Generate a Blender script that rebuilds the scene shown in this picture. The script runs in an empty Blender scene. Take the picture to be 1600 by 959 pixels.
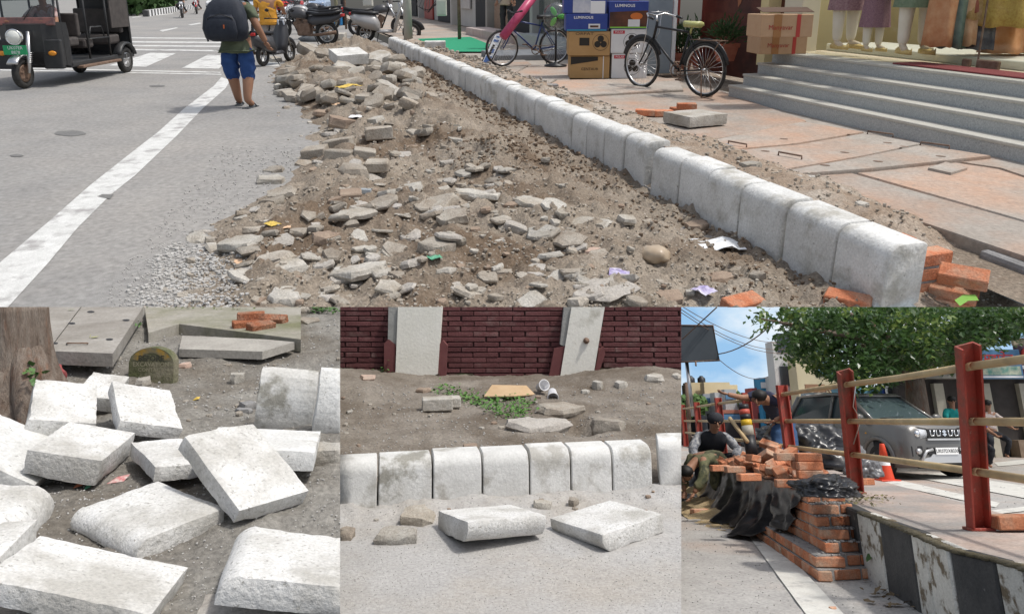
import bpy, bmesh, math, random
import numpy as np
from mathutils import Matrix, Vector, Euler, noise as mnoise

# ------------------------------------------------------------------ camera, sky, sun
# The photograph is a collage of four places.  They are built as four dioramas that one
# camera sees side by side: T the street (full width), L the kerb stones, M the brick wall,
# R the footpath works.  Each has its own ground plane and is modelled in its own metres.
W0, H0 = 1600., 959.
F, PX, PY = 1155., 800., 300.
PITCH = math.atan(310 / F)
sc = bpy.context.scene
col = sc.collection
cam_d = bpy.data.cameras.new('camera')
cam = bpy.data.objects.new('camera', cam_d); col.objects.link(cam)
CAMZ = 1.63 * 2.5
cam.location = (0, 0, CAMZ)
cam.rotation_euler = (math.radians(90) - PITCH, 0, 0)
cam_d.sensor_width = 36.; cam_d.lens = 36. * F / W0
cam_d.shift_y = -(H0 / 2 - PY) / W0
cam_d.clip_start = 0.02; cam_d.clip_end = 2000
sc.camera = cam

SUN_FWD, SUN_RIGHT = math.radians(5), math.radians(25)
sd = Vector((math.tan(SUN_RIGHT), math.tan(SUN_FWD), 1)).normalized()     # towards the sun
world = bpy.data.worlds.new('World'); sc.world = world; world.use_nodes = True
wn = world.node_tree.nodes; wl = world.node_tree.links
sky = wn.new('ShaderNodeTexSky'); sky.sky_type = 'NISHITA'; sky.sun_disc = False
sky.sun_elevation = math.asin(sd.z); sky.sun_rotation = math.atan2(sd.x, sd.y)
sky.air_density = 1.0; sky.dust_density = 3.0; sky.ozone_density = 1.0
wn['Background'].inputs[1].default_value = 0.15
haz = wn.new('ShaderNodeHueSaturation'); haz.inputs['Saturation'].default_value = .45      # a bright, mostly clouded sky
wl.new(sky.outputs[0], haz.inputs['Color']); wl.new(haz.outputs[0], wn['Background'].inputs[0])
sun_d = bpy.data.lights.new('sun', 'SUN'); sun_d.energy = 2.15; sun_d.angle = math.radians(4.0); sun_d.color = (1, .96, .9)
sun = bpy.data.objects.new('sun', sun_d); col.objects.link(sun)
sun.rotation_euler = sd.to_track_quat('Z', 'Y').to_euler()
vs = sc.view_settings
vs.view_transform = 'Standard'; vs.look = 'None'; vs.gamma = 1; vs.use_curve_mapping = False
vs.exposure = 0.26
sc.cycles.max_bounces = 6; sc.cycles.transparent_max_bounces = 12
sc.cycles.use_denoising = True

# ------------------------------------------------------------------ the four dioramas
class Panel:
    def __init__(s, yh, h, scale, clip):
        s.yh, s.h, s.s, s.clip = yh, h, scale, clip
        t = math.atan((300 - yh) / F); s.t = t
        s.ct, s.st = math.cos(t), math.sin(t)
        # camera basis in the world
        cu = Vector((0, math.sin(PITCH), math.cos(PITCH))); cb = Vector((0, -math.cos(PITCH), math.sin(PITCH)))
        s.up = cu * s.ct + cb * s.st
        s.fw = cu * s.st - cb * s.ct
        R = Matrix(((1, s.fw.x, s.up.x), (0, s.fw.y, s.up.y), (0, s.fw.z, s.up.z))).to_4x4()
        s.M = Matrix.Translation((0, 0, CAMZ)) @ R @ Matrix.Scale(scale, 4) @ Matrix.Translation((0, 0, -h))
    def ray(s, x, y):
        a, b = (x - PX) / F, (PY - y) / F
        return (a, b * s.st + s.ct, b * s.ct - s.st)
    def G(s, x, y, z=0.):
        d = s.ray(x, y); t = (z - s.h) / d[2]
        return Vector((d[0] * t, d[1] * t, z))
    def Y(s, x, y, yy):
        d = s.ray(x, y); t = yy / d[1]
        return Vector((d[0] * t, yy, s.h + d[2] * t))
    def P(s, q):
        x, y, z = q[0], q[1], q[2] - s.h
        cy = y * s.st + z * s.ct; cz = y * s.ct - z * s.st
        return (PX + F * x / cz, PY - F * cy / cz)
    def ppm(s, q):
        return F / (q[1] * s.ct - (q[2] - s.h) * s.st)
T = Panel(-10, 1.63, 2.5, dict(y1=480.0))
L = Panel(300, 1.24, .32, dict(y0=479.5, x1=531.5))
M = Panel(400, 1.70, .265, dict(y0=479.5, x0=531.5, x1=1064.5))
R = Panel(657, 1.17, .212, dict(y0=479.5, x0=1064.5))

# ------------------------------------------------------------------ materials
def _c(c): return (c[0], c[1], c[2], 1)
MATS = {}
def mat(name, c1, c2=None, scale=6., rough=.85, bump=.0, bscale=None, metal=0., c3=None, s3=2., t3=.55, w3=.12, fine=0., spec=.3, rnd=.0, detail=6., stretch=None, coat=0., spots=None):
    """noise-mixed colours c1/c2, an optional third colour in patches, fine speckle, bump; everything in object space"""
    if name in MATS: return MATS[name]
    m = bpy.data.materials.new(name); m.use_nodes = True
    n = m.node_tree.nodes; l = m.node_tree.links; b = n['Principled BSDF']
    b.inputs['Roughness'].default_value = rough; b.inputs['Metallic'].default_value = metal
    b.inputs['Specular IOR Level'].default_value = spec
    if coat: b.inputs['Coat Weight'].default_value = coat
    tc = n.new('ShaderNodeTexCoord'); oi = n.new('ShaderNodeObjectInfo')
    off = n.new('ShaderNodeVectorMath'); off.operation = 'MULTIPLY_ADD'
    l.new(oi.outputs['Random'], off.inputs[0]); off.inputs[1].default_value = (37, 53, 71); l.new(tc.outputs['Object'], off.inputs[2])
    vec = off.outputs[0]
    if stretch:
        mp = n.new('ShaderNodeVectorMath'); mp.operation = 'MULTIPLY'; l.new(vec, mp.inputs[0]); mp.inputs[1].default_value = stretch; vec = mp.outputs[0]
    def noise(sc_, det=detail):
        t = n.new('ShaderNodeTexNoise'); t.inputs['Scale'].default_value = sc_; t.inputs['Detail'].default_value = det
        t.inputs['Roughness'].default_value = .62; l.new(vec, t.inputs['Vector']); return t.outputs['Fac']
    def ramp(src, a, z):
        r = n.new('ShaderNodeMapRange'); r.inputs[1].default_value = a; r.inputs[2].default_value = z; l.new(src, r.inputs[0]); return r.outputs[0]
    def mix(f, a, bb):
        x = n.new('ShaderNodeMix'); x.data_type = 'RGBA'
        if isinstance(f, float): x.inputs[0].default_value = f
        else: l.new(f, x.inputs[0])
        for s_, v in ((x.inputs[6], a), (x.inputs[7], bb)):
            if isinstance(v, tuple): s_.default_value = _c(v)
            else: l.new(v, s_)
        return x.outputs[2]
    colr = tuple(c1)
    if c2 is not None: colr = mix(ramp(noise(scale), .34, .66), colr, tuple(c2))
    if c3 is not None: colr = mix(ramp(noise(s3), t3 - w3 / 2, t3 + w3 / 2), colr, tuple(c3))
    if spots: colr = mix(ramp(noise(spots[1], 3), spots[2], spots[2] + .06), colr, tuple(spots[0]))
    if fine or rnd:
        hv = n.new('ShaderNodeHueSaturation')
        if isinstance(colr, tuple): hv.inputs['Color'].default_value = _c(colr)
        else: l.new(colr, hv.inputs['Color'])
        v = None
        if fine:
            r = n.new('ShaderNodeMapRange'); l.new(noise(scale * 14, 3), r.inputs[0]); r.inputs[1].default_value = .3; r.inputs[2].default_value = .7
            r.inputs[3].default_value = 1 - fine; r.inputs[4].default_value = 1 + fine; v = r.outputs[0]
        if rnd:
            r2 = n.new('ShaderNodeMapRange'); l.new(oi.outputs['Random'], r2.inputs[0]); r2.inputs[3].default_value = 1 - rnd; r2.inputs[4].default_value = 1 + rnd
            if v is None: v = r2.outputs[0]
            else:
                mm = n.new('ShaderNodeMath'); mm.operation = 'MULTIPLY'; l.new(v, mm.inputs[0]); l.new(r2.outputs[0], mm.inputs[1]); v = mm.outputs[0]
        l.new(v, hv.inputs['Value']); colr = hv.outputs[0]
    if isinstance(colr, tuple): b.inputs['Base Color'].default_value = _c(colr)
    else: l.new(colr, b.inputs['Base Color'])
    if bump:
        bp = n.new('ShaderNodeBump'); bp.inputs['Strength'].default_value = bump; bp.inputs['Distance'].default_value = .02
        l.new(noise(bscale or scale * 3, 8), bp.inputs['Height']); l.new(bp.outputs[0], b.inputs['Normal'])
    MATS[name] = m
    return m
def flat(name, c, rough=.6, metal=0., spec=.4, coat=0.): return mat(name, c, None, rough=rough, metal=metal, spec=spec, coat=coat)
def glass(name, tint=(.9, .95, .95), alpha=.12, rough=.03):
    m = bpy.data.materials.new(name); m.use_nodes = True; n = m.node_tree.nodes; l = m.node_tree.links
    n.remove(n['Principled BSDF']); o = n['Material Output']
    tr = n.new('ShaderNodeBsdfTransparent'); tr.inputs[0].default_value = _c(tint)
    gl = n.new('ShaderNodeBsdfGlossy'); gl.inputs['Roughness'].default_value = rough
    fr = n.new('ShaderNodeLayerWeight'); fr.inputs[0].default_value = .5
    pw_ = n.new('ShaderNodeMath'); pw_.operation = 'POWER'; pw_.inputs[1].default_value = 4.; l.new(fr.outputs['Facing'], pw_.inputs[0])
    ad = n.new('ShaderNodeMath'); ad.operation = 'MULTIPLY_ADD'; ad.inputs[1].default_value = .6; ad.inputs[2].default_value = alpha; l.new(pw_.outputs[0], ad.inputs[0])
    mx = n.new('ShaderNodeMixShader'); l.new(ad.outputs[0], mx.inputs[0]); l.new(tr.outputs[0], mx.inputs[1]); l.new(gl.outputs[0], mx.inputs[2])
    l.new(mx.outputs[0], o.inputs[0]); MATS[name] = m; return m
def emit(name, c, s):
    m = bpy.data.materials.new(name); m.use_nodes = True; b = m.node_tree.nodes['Principled BSDF']
    b.inputs['Base Color'].default_value = _c(c); b.inputs['Emission Color'].default_value = _c(c); b.inputs['Emission Strength'].default_value = s
    MATS[name] = m; return m

# ------------------------------------------------------------------ mesh building
rng = random.Random(7)
def rz(a): return Matrix.Rotation(a, 4, 'Z')
def rx(a): return Matrix.Rotation(a, 4, 'X')
def ry(a): return Matrix.Rotation(a, 4, 'Y')
def tr(x, y=0, z=0): return Matrix.Translation((x, y, z) if not isinstance(x, (Vector, tuple)) else x)
I4 = Matrix.Identity(4)
class MB:
    def __init__(s): s.v = []; s.f = []; s.sm = []
    def add(s, vs, fs, m=None, smooth=False):
        o = len(s.v)
        s.v += [tuple(m @ Vector(q)) for q in vs] if m is not None else [tuple(q) for q in vs]
        s.f += [tuple(i + o for i in f) for f in fs]; s.sm += [smooth] * len(fs)
        return s
    def box(s, sx, sy, sz, m=None, bev=0., z0=None):
        """a box centred on the origin (or standing on z0), chamfered by bev"""
        x, y, z = sx / 2, sy / 2, sz / 2
        oz = 0 if z0 is None else z0 + z
        if bev <= 0:
            vs = [(a * x, b * y, c * z + oz) for a in (-1, 1) for b in (-1, 1) for c in (-1, 1)]
            return s.add(vs, [(0, 1, 3, 2), (4, 6, 7, 5), (0, 4, 5, 1), (2, 3, 7, 6), (0, 2, 6, 4), (1, 5, 7, 3)], m)
        bev = min(bev, x * .49, y * .49, z * .49)
        bm = bmesh.new(); bmesh.ops.create_cube(bm, size=1)
        for q in bm.verts: q.co = Vector((q.co.x * sx, q.co.y * sy, q.co.z * sz + oz))
        bmesh.ops.bevel(bm, geom=bm.edges[:], offset=bev, segments=2 if bev > .012 else 1, affect='EDGES', profile=.5)
        return s.bm(bm, m)
    def bm(s, bm, m=None, smooth=False):
        bm.verts.index_update(); vs = [tuple(q.co) for q in bm.verts]; fs = [tuple(q.index for q in f.verts) for f in bm.faces]
        bm.free(); return s.add(vs, fs, m, smooth)
    def tube(s, pts, r, n=8, m=None, cap=True, smooth=True, closed=False, flatten=None):
        pts = [Vector(q) for q in pts]; k = len(pts); rs = r if isinstance(r, (list, tuple)) else [r] * k
        vs = []; fs = []; ref = None
        for i, q in enumerate(pts):
            d = (pts[(i + 1) % k] - pts[i - 1]) if closed else (pts[min(i + 1, k - 1)] - pts[max(i - 1, 0)])
            d.normalize()
            if ref is None: ref = Vector((0, 0, 1)) if abs(d.z) < .9 else Vector((0, 1, 0))
            a = d.cross(ref)
            if a.length < 1e-5: a = d.orthogonal()
            a.normalize(); b = a.cross(d).normalized(); ref = b
            for j in range(n):
                t = 2 * math.pi * j / n
                vs.append(q + a * math.cos(t) * rs[i] + b * math.sin(t) * rs[i] * (flatten or 1))
        for i in range(k if closed else k - 1):
            for j in range(n):
                i2 = (i + 1) % k
                fs.append((i * n + j, i * n + (j + 1) % n, i2 * n + (j + 1) % n, i2 * n + j))
        if cap and not closed: fs += [tuple(range(n))[::-1], tuple((k - 1) * n + j for j in range(n))]
        return s.add(vs, fs, m, smooth)
    def lathe(s, prof, n=16, m=None, smooth=True, cap=True):
        vs = []; fs = []
        for (r, z) in prof:
            for j in range(n):
                t = 2 * math.pi * j / n; vs.append((r * math.cos(t), r * math.sin(t), z))
        for i in range(len(prof) - 1):
            for j in range(n): fs.append((i * n + j, i * n + (j + 1) % n, (i + 1) * n + (j + 1) % n, (i + 1) * n + j))
        if cap:
            if prof[0][0] > 1e-4: fs.append(tuple(range(n))[::-1])
            if prof[-1][0] > 1e-4: fs.append(tuple((len(prof) - 1) * n + j for j in range(n)))
        return s.add(vs, fs, m, smooth)
    def ring(s, R_, r, n=32, k=6, m=None, flatten=1.):
        return s.tube([(R_ * math.cos(2 * math.pi * i / n), R_ * math.sin(2 * math.pi * i / n), 0) for i in range(n)], r, k, m, closed=True, flatten=flatten)
    def prism(s, poly, d, m=None, smooth=False):
        """polygon in x/z, extruded along y from -d/2 to d/2"""
        k = len(poly); vs = [(p[0], -d / 2, p[1]) for p in poly] + [(p[0], d / 2, p[1]) for p in poly]
        fs = [tuple(range(k)), tuple(range(2 * k - 1, k - 1, -1))] + [(i, i + k, (i + 1) % k + k, (i + 1) % k) for i in range(k)]
        return s.add(vs, fs, m, smooth)
    def ball(s, rx_, ry_, rz_, m=None, sub=2, jit=0., seed=0):
        bm = bmesh.new(); bmesh.ops.create_icosphere(bm, subdivisions=sub, radius=1)
        for q in bm.verts:
            k = 1 + (jit * mnoise.noise(q.co * 1.7 + Vector((seed * 7.1, seed, 0))) if jit else 0)
            q.co = Vector((q.co.x * rx_ * k, q.co.y * ry_ * k, q.co.z * rz_ * k))
        return s.bm(bm, m, True)
    def loft(s, secs, m=None, smooth=True, cap=True):
        """sections: lists of points of equal length"""
        k = len(secs[0]); vs = [q for sec in secs for q in sec]; fs = []
        for i in range(len(secs) - 1):
            for j in range(k): fs.append((i * k + j, i * k + (j + 1) % k, (i + 1) * k + (j + 1) % k, (i + 1) * k + j))
        if cap: fs += [tuple(range(k))[::-1], tuple((len(secs) - 1) * k + j for j in range(k))]
        return s.add(vs, fs, m, smooth)
    def hull(s, pts, m=None):
        bm = bmesh.new()
        for q in pts: bm.verts.new(q)
        r = bmesh.ops.convex_hull(bm, input=bm.verts[:])
        bmesh.ops.delete(bm, geom=list({q for k in ('geom_unused', 'geom_interior') for q in r[k] if isinstance(q, bmesh.types.BMVert)}), context='VERTS')
        return s.bm(bm, m)
    def mesh(s, name, material, sharp=None):
        me = bpy.data.meshes.new(name); me.from_pydata(s.v, [], s.f); me.validate()
        if len(me.polygons) == len(s.sm): me.polygons.foreach_set('use_smooth', s.sm)
        bm = bmesh.new(); bm.from_mesh(me); bmesh.ops.recalc_face_normals(bm, faces=bm.faces[:]); bm.to_mesh(me); bm.free()
        if sharp is not None:
            me.shade_smooth(); me.set_sharp_from_angle(angle=math.radians(sharp))
        if material is not None: me.materials.append(material)
        return me
PAN_OF = {}
def part(name, mb, material, parent, m=None):
    """a child mesh of a thing (or of a part)"""
    me = mb if isinstance(mb, bpy.types.Mesh) else mb.mesh(name, material)
    o = bpy.data.objects.new(name, me); col.objects.link(o); o.parent = parent
    if m is not None: o.matrix_local = m
    return o
def tag(o, label=None, cat=None, group=None, kind=None):
    if label: o['label'] = label
    if cat: o['category'] = cat
    if group: o['group'] = group
    if kind: o['kind'] = kind
    return o
def thing(name, pan, m, label, cat, group=None):
    o = bpy.data.objects.new(name, None); o.empty_display_size = .1; col.objects.link(o)
    o.matrix_world = pan.M @ m; PAN_OF[o.name] = pan
    return tag(o, label, cat, group)
def solo(name, mb, material, pan, m, label=None, cat=None, group=None, kind=None):
    """a thing (or a piece of the setting) that is one mesh"""
    me = mb if isinstance(mb, bpy.types.Mesh) else mb.mesh(name, material)
    o = bpy.data.objects.new(name, me); col.objects.link(o); o.matrix_world = pan.M @ m; PAN_OF[o.name] = pan
    return tag(o, label, cat, group, kind)
def dup(o, pan, m, label=None, group=None):
    c = o.copy(); col.objects.link(c); c.matrix_world = pan.M @ m; PAN_OF[c.name] = pan
    if label: c['label'] = label
    if group: c['group'] = group
    for ch in [q for q in bpy.data.objects if q.parent == o]:
        d = ch.copy(); col.objects.link(d); d.parent = c
        for g in [q for q in bpy.data.objects if q.parent == ch]:
            e = g.copy(); col.objects.link(e); e.parent = d
    return c
def text_mb(s, size, depth=.0, font_scale_x=1., align='CENTER', bold=0.):
    cu = bpy.data.curves.new('t', 'FONT'); cu.body = s; cu.size = size; cu.align_x = align; cu.align_y = 'CENTER'; cu.extrude = depth; cu.offset = bold
    cu.resolution_u = 2
    o = bpy.data.objects.new('t', cu); col.objects.link(o); dg = bpy.context.evaluated_depsgraph_get()
    me = bpy.data.meshes.new_from_object(o.evaluated_get(dg)); bpy.data.objects.remove(o); bpy.data.curves.remove(cu)
    b = MB(); b.add([(q.co.x * font_scale_x, 0, q.co.y) for q in me.vertices], [tuple(p.vertices) for p in me.polygons]); bpy.data.meshes.remove(me)
    return b                                     # lies in the x/z plane
def skin(joints, edges, root=0, sub=2, mirror=False):
    """joints: {name: (x,y,z,r)} or list; a body grown over a skeleton; returns MB"""
    names = list(joints); idx = {k: i for i, k in enumerate(names)}
    me = bpy.data.meshes.new('sk'); me.from_pydata([joints[k][:3] for k in names], [(idx[a], idx[b]) for a, b in edges], [])
    o = bpy.data.objects.new('sk', me); col.objects.link(o)
    md = o.modifiers.new('s', 'SKIN'); md.use_smooth_shade = True; md.branch_smoothing = .6
    for i, k in enumerate(names):
        j = joints[k]; sv = me.skin_vertices[0].data[i]; sv.radius = (j[3], j[4] if len(j) > 4 else j[3]); sv.use_root = (i == root)
    s2 = o.modifiers.new('u', 'SUBSURF'); s2.levels = sub
    dg = bpy.context.evaluated_depsgraph_get(); em = bpy.data.meshes.new_from_object(o.evaluated_get(dg))
    b = MB(); b.add([tuple(q.co) for q in em.vertices], [tuple(p.vertices) for p in em.polygons], smooth=True)
    bpy.data.objects.remove(o); bpy.data.meshes.remove(me); bpy.data.meshes.remove(em); return b
def finish_clip():
    """each diorama ends where the next begins: cut what runs over its edge"""
    bpy.context.view_layer.update()
    C = Vector((0, 0, CAMZ)); right = Vector((1, 0, 0))
    cu = Vector((0, math.sin(PITCH), math.cos(PITCH))); fwd = Vector((0, math.cos(PITCH), -math.sin(PITCH)))
    def wray(x, y): return right * ((x - PX) / F) + cu * ((PY - y) / F) + fwd
    dead = []
    for o in list(bpy.data.objects):
        if o.type != 'MESH': continue
        r = o
        while r.parent: r = r.parent
        pan = PAN_OF.get(r.name)
        if pan is None or o.name.startswith('road_apron'): continue
        n = len(o.data.vertices)
        if not n: dead.append(o); continue
        co = np.empty(n * 3); o.data.vertices.foreach_get('co', co); co = co.reshape(-1, 3)
        mw = np.array(o.matrix_world); w = co @ mw[:3, :3].T + mw[:3, 3] - np.array(C)
        for k, v in pan.clip.items():
            d = wray(800, v) if k[0] == 'y' else wray(v, 480)
            nrm = right.cross(d) if k[0] == 'y' else d.cross(cu)       # y: points to smaller... fixed below
            # outward: y0 -> towards smaller y (up), y1 -> larger y (down), x0 -> left, x1 -> right
            want = {'y0': cu, 'y1': -cu, 'x0': -right, 'x1': right}[k]
            if nrm.dot(want) < 0: nrm = -nrm
            nrm.normalize(); dist = w @ np.array(nrm)
            if dist.max() <= 1e-5: continue
            if dist.min() >= -1e-6: dead.append(o); break
            if o.data.users > 1: o.data = o.data.copy()
            inv = o.matrix_world.inverted(); pl = inv @ C; nl = (o.matrix_world.to_3x3().transposed() @ nrm).normalized()
            bm = bmesh.new(); bm.from_mesh(o.data)
            res = bmesh.ops.bisect_plane(bm, geom=bm.verts[:] + bm.edges[:] + bm.faces[:], dist=1e-6, plane_co=pl, plane_no=nl, clear_outer=True)
            ed = [e for e in res['geom_cut'] if isinstance(e, bmesh.types.BMEdge)]
            if ed and len(ed) < 400:
                try: bmesh.ops.holes_fill(bm, edges=ed, sides=0)
                except Exception: pass
            empty = not bm.verts
            bm.to_mesh(o.data); bm.free()
            if empty: dead.append(o); break
            n = len(o.data.vertices); co = np.empty(n * 3); o.data.vertices.foreach_get('co', co); co = co.reshape(-1, 3); w = co @ mw[:3, :3].T + mw[:3, 3] - np.array(C)
    for o in set(dead):
        for ch in [q for q in bpy.data.objects if q.parent == o]:
            mw = ch.matrix_world.copy(); ch.parent = o.parent; ch.matrix_world = mw
        bpy.data.objects.remove(o)
    for o in list(bpy.data.objects):                     # things whose every part was cut away
        if o.type == 'EMPTY' and not any(q.parent == o for q in bpy.data.objects): bpy.data.objects.remove(o)
ORD = 'first second third fourth fifth sixth seventh eighth ninth tenth eleventh twelfth thirteenth fourteenth fifteenth sixteenth seventeenth eighteenth nineteenth twentieth'.split()
TENS = {2: 'twenty', 3: 'thirty', 4: 'forty'}
def ordinal(i):
    i += 1
    if i <= 20: return ORD[i - 1]
    return {30: 'thirtieth', 40: 'fortieth'}.get(i) or TENS[i // 10] + '-' + ORD[i % 10 - 1]
# ------------------------------------------------------------------ shared materials
m_asph = mat('asphalt', (.225, .22, .212), (.27, .265, .255), 1.4, .95, .3, 160, fine=.20, c3=(.30, .285, .265), s3=.45, t3=.54, w3=.3, spots=((.14, .14, .14), 70, .66))
m_paint = mat('road_paint', (.62, .62, .60), (.5, .5, .48), 9, .8, .1, 60, c3=(.33, .32, .31), s3=4, t3=.585, w3=.12, fine=.16)
m_dirt = mat('dirt', (.225, .187, .146), (.315, .272, .222), 4, 1, 1., 40, fine=.32, c3=(.155, .115, .082), s3=1.0, t3=.54, w3=.16, spec=.1, spots=((.40, .37, .33), 26, .65))
m_dust = mat('grey_dust', (.36, .33, .29), (.44, .415, .38), 5, 1, .6, 60, fine=.22, spec=.1)
m_rock = mat('broken_concrete', (.30, .265, .222), (.40, .37, .32), 7, .95, .9, 26, fine=.24, c3=(.27, .23, .185), s3=3, t3=.54, w3=.2, rnd=.16, spec=.1)
m_kerb = mat('kerb_concrete', (.56, .555, .53), (.67, .67, .65), 5, .9, .5, 36, fine=.14, c3=(.40, .385, .345), s3=3.2, t3=.60, w3=.14, rnd=.08, spec=.15, spots=((.30, .29, .26), 42, .66))
m_kerbw = mat('kerb_concrete_pale', (.60, .59, .56), (.69, .685, .665), 6, .92, .55, 50, fine=.14, c3=(.44, .425, .39), s3=3.2, t3=.55, w3=.18, rnd=.05, spec=.15, spots=((.38, .37, .34), 60, .60))
m_pave = mat('pavement_slab', (.305, .268, .23), (.38, .345, .305), 2.2, .92, .4, 40, fine=.16, c3=(.42, .27, .19), s3=.9, t3=.56, w3=.25, rnd=.07, spots=((.24, .21, .18), 30, .64))
m_brick = mat('orange_brick', (.45, .155, .08), (.54, .22, .12), 7, .97, .7, 50, fine=.22, rnd=.18, c3=(.46, .31, .22), s3=5, t3=.56, w3=.2, spec=.08)
m_mortar = mat('mortar', (.30, .29, .28), (.40, .39, .37), 12, 1, .9, 60, fine=.2, spec=.1)
m_granite = mat('granite', (.33, .345, .34), (.48, .495, .485), 60, .5, .05, 90, fine=.35, c3=(.22, .23, .24), s3=90, t3=.6, w3=.1, spec=.4)
m_nose = mat('granite_nosing', (.42, .405, .36), (.51, .495, .44), 40, .5, .05, 80, fine=.2, spec=.4)
m_black = flat('black_plastic', (.016, .016, .018), .45)
m_rubber = mat('rubber', (.022, .022, .022), (.05, .047, .043), 9, .85, .2)
m_steel = flat('steel', (.55, .55, .55), .3, 1.)
m_chrome = flat('chrome', (.75, .75, .75), .12, 1.)
m_iron = mat('rusty_iron', (.13, .08, .055), (.22, .15, .11), 14, .8, .3)
m_white = flat('white_paint', (.78, .78, .77), .5)
m_skin = mat('skin', (.30, .155, .095), (.35, .19, .12), 5, .6)
m_hair = flat('hair', (.012, .010, .009), .6)
m_paper = mat('paper', (.74, .73, .72), (.60, .60, .62), 14, .8)
m_leaf = mat('leaf_green', (.055, .12, .03), (.09, .17, .05), 6, .55, rnd=.25)
m_red = flat('red_paint', (.45, .03, .03), .4)

# ================================================================== T : THE STREET
EU = Vector((-.2857, .9583, 0)); EV = Vector((.9583, .2857, 0))
AZ = math.atan2(.2857, .9583)                       # street x axis (across) turned by this
def S(u, v, z=0.): return EU * u + EV * v + Vector((0, 0, z))
def uv(q): return q.dot(EU), q.dot(EV)
STR = Matrix(((EV.x, EU.x, 0, 0), (EV.y, EU.y, 0, 0), (0, 0, 1, 0), (0, 0, 0, 1)))     # street frame: x across (right), y along
def SM(u, v, z=0., a=0.): return tr(S(u, v, z)) @ STR @ rz(a)
def smooth(a, b, x):
    t = max(0., min(1., (x - a) / (b - a))); return t * t * (3 - 2 * t)
def fbm(x, y, z=0., o=4): return mnoise.fractal(Vector((x, y, z)), 1., 2.1, o)
PV = .25                                            # pavement height
KV = 2.83                                           # kerb front face

def sheet(u0, u1, v0, v1, nu=1, nv=1, z=0.):
    b = MB(); vs = [S(u0 + (u1 - u0) * i / nu, v0 + (v1 - v0) * j / nv, z) for i in range(nu + 1) for j in range(nv + 1)]
    return b.add(vs, [(i * (nv + 1) + j, i * (nv + 1) + j + 1, (i + 1) * (nv + 1) + j + 1, (i + 1) * (nv + 1) + j) for i in range(nu) for j in range(nv)])
road = solo('road', sheet(2.0, 220, -60, 3.2), m_asph, T, I4, kind='structure')
part('road_apron', MB().add([T.G(x_, y_, -.05) for x_, y_ in ((-400, 470), (1058, 470), (1058, 1100), (-400, 1100))], [(0, 1, 2, 3)]), m_asph, road)
def mark(pts, name='road_marking', mt=None, z=.004, parent=road):
    b = MB(); b.add([Vector((q[0], q[1], z)) for q in pts], [tuple(range(len(pts)))]); return part(name, b, mt or m_paint, parent)
mark([T.G(*q) for q in ((-20, 428), (0, 411), (75, 348), (141, 290), (217, 230), (247, 207), (288, 170), (334, 135), (346, 121), (360, 126), (352, 139), (317, 170), (276, 213), (211, 275), (173, 305), (121, 357), (76, 411), (15, 478), (-30, 528))], 'edge_line')
for a in (((0, 105.5), (345, 113), (344, 114.6), (0, 107.2)), ((0, 109), (346, 116.2), (346, 117.6), (0, 110.8)), ((205, 59), (350, 60), (350, 61.5), (205, 60.5)), ((205, 65), (350, 66), (350, 68), (205, 67)),
          ((205, 71), (350, 72), (350, 74), (205, 73)), ((205, 77), (350, 79), (350, 81), (205, 79))):
    mark([T.G(*q) for q in a], 'crossing_bar')
for a in (((235, 83), (275, 84), (228, 105), (170, 103)), ((325, 86), (362, 88), (342, 108), (284, 107)), ((110, 80), (165, 81), (95, 102), (20, 99)), ((410, 90), (440, 92), (436, 104), (405, 104))):
    mark([T.G(*q) for q in a], 'crossing_stripe')
mark([T.G(*q) for q in ((249, 48), (275, 43.5), (279, 44), (254, 50))], 'lane_dash'); mark([T.G(*q) for q in ((294, 39), (312, 36), (315, 37), (299, 40))], 'lane_dash')
mark([T.G(*q) for q in ((207, 27.2), (270, 21.5), (270, 22.3), (207, 28.2))], 'lane_line')
m_patch = mat('tar_patch', (.15, .148, .145), (.17, .168, .16), 5, .95, .2, 120, fine=.2)
def oval(px, py, a, bb, k=18, sd=0):
    return [T.G(px + a * math.cos(2 * math.pi * i / k) * (1 + .25 * fbm(i * .9, sd)), py + bb * math.sin(2 * math.pi * i / k) * (1 + .25 * fbm(i * .9, sd + 3))) for i in range(k)]
mark(oval(110, 209, 25, 4.2), 'tar_patch', m_patch, .005); mark(oval(26, 244, 11, 1.8, sd=4), 'tar_patch', m_patch, .005)
mark([T.G(*q) for q in ((152, 308), (160, 304.5), (178, 305), (172, 312))], 'tar_patch', m_patch, .006); mark(oval(246, 135, 13, 1.6, sd=9), 'tar_patch', m_patch, .005)

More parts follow.
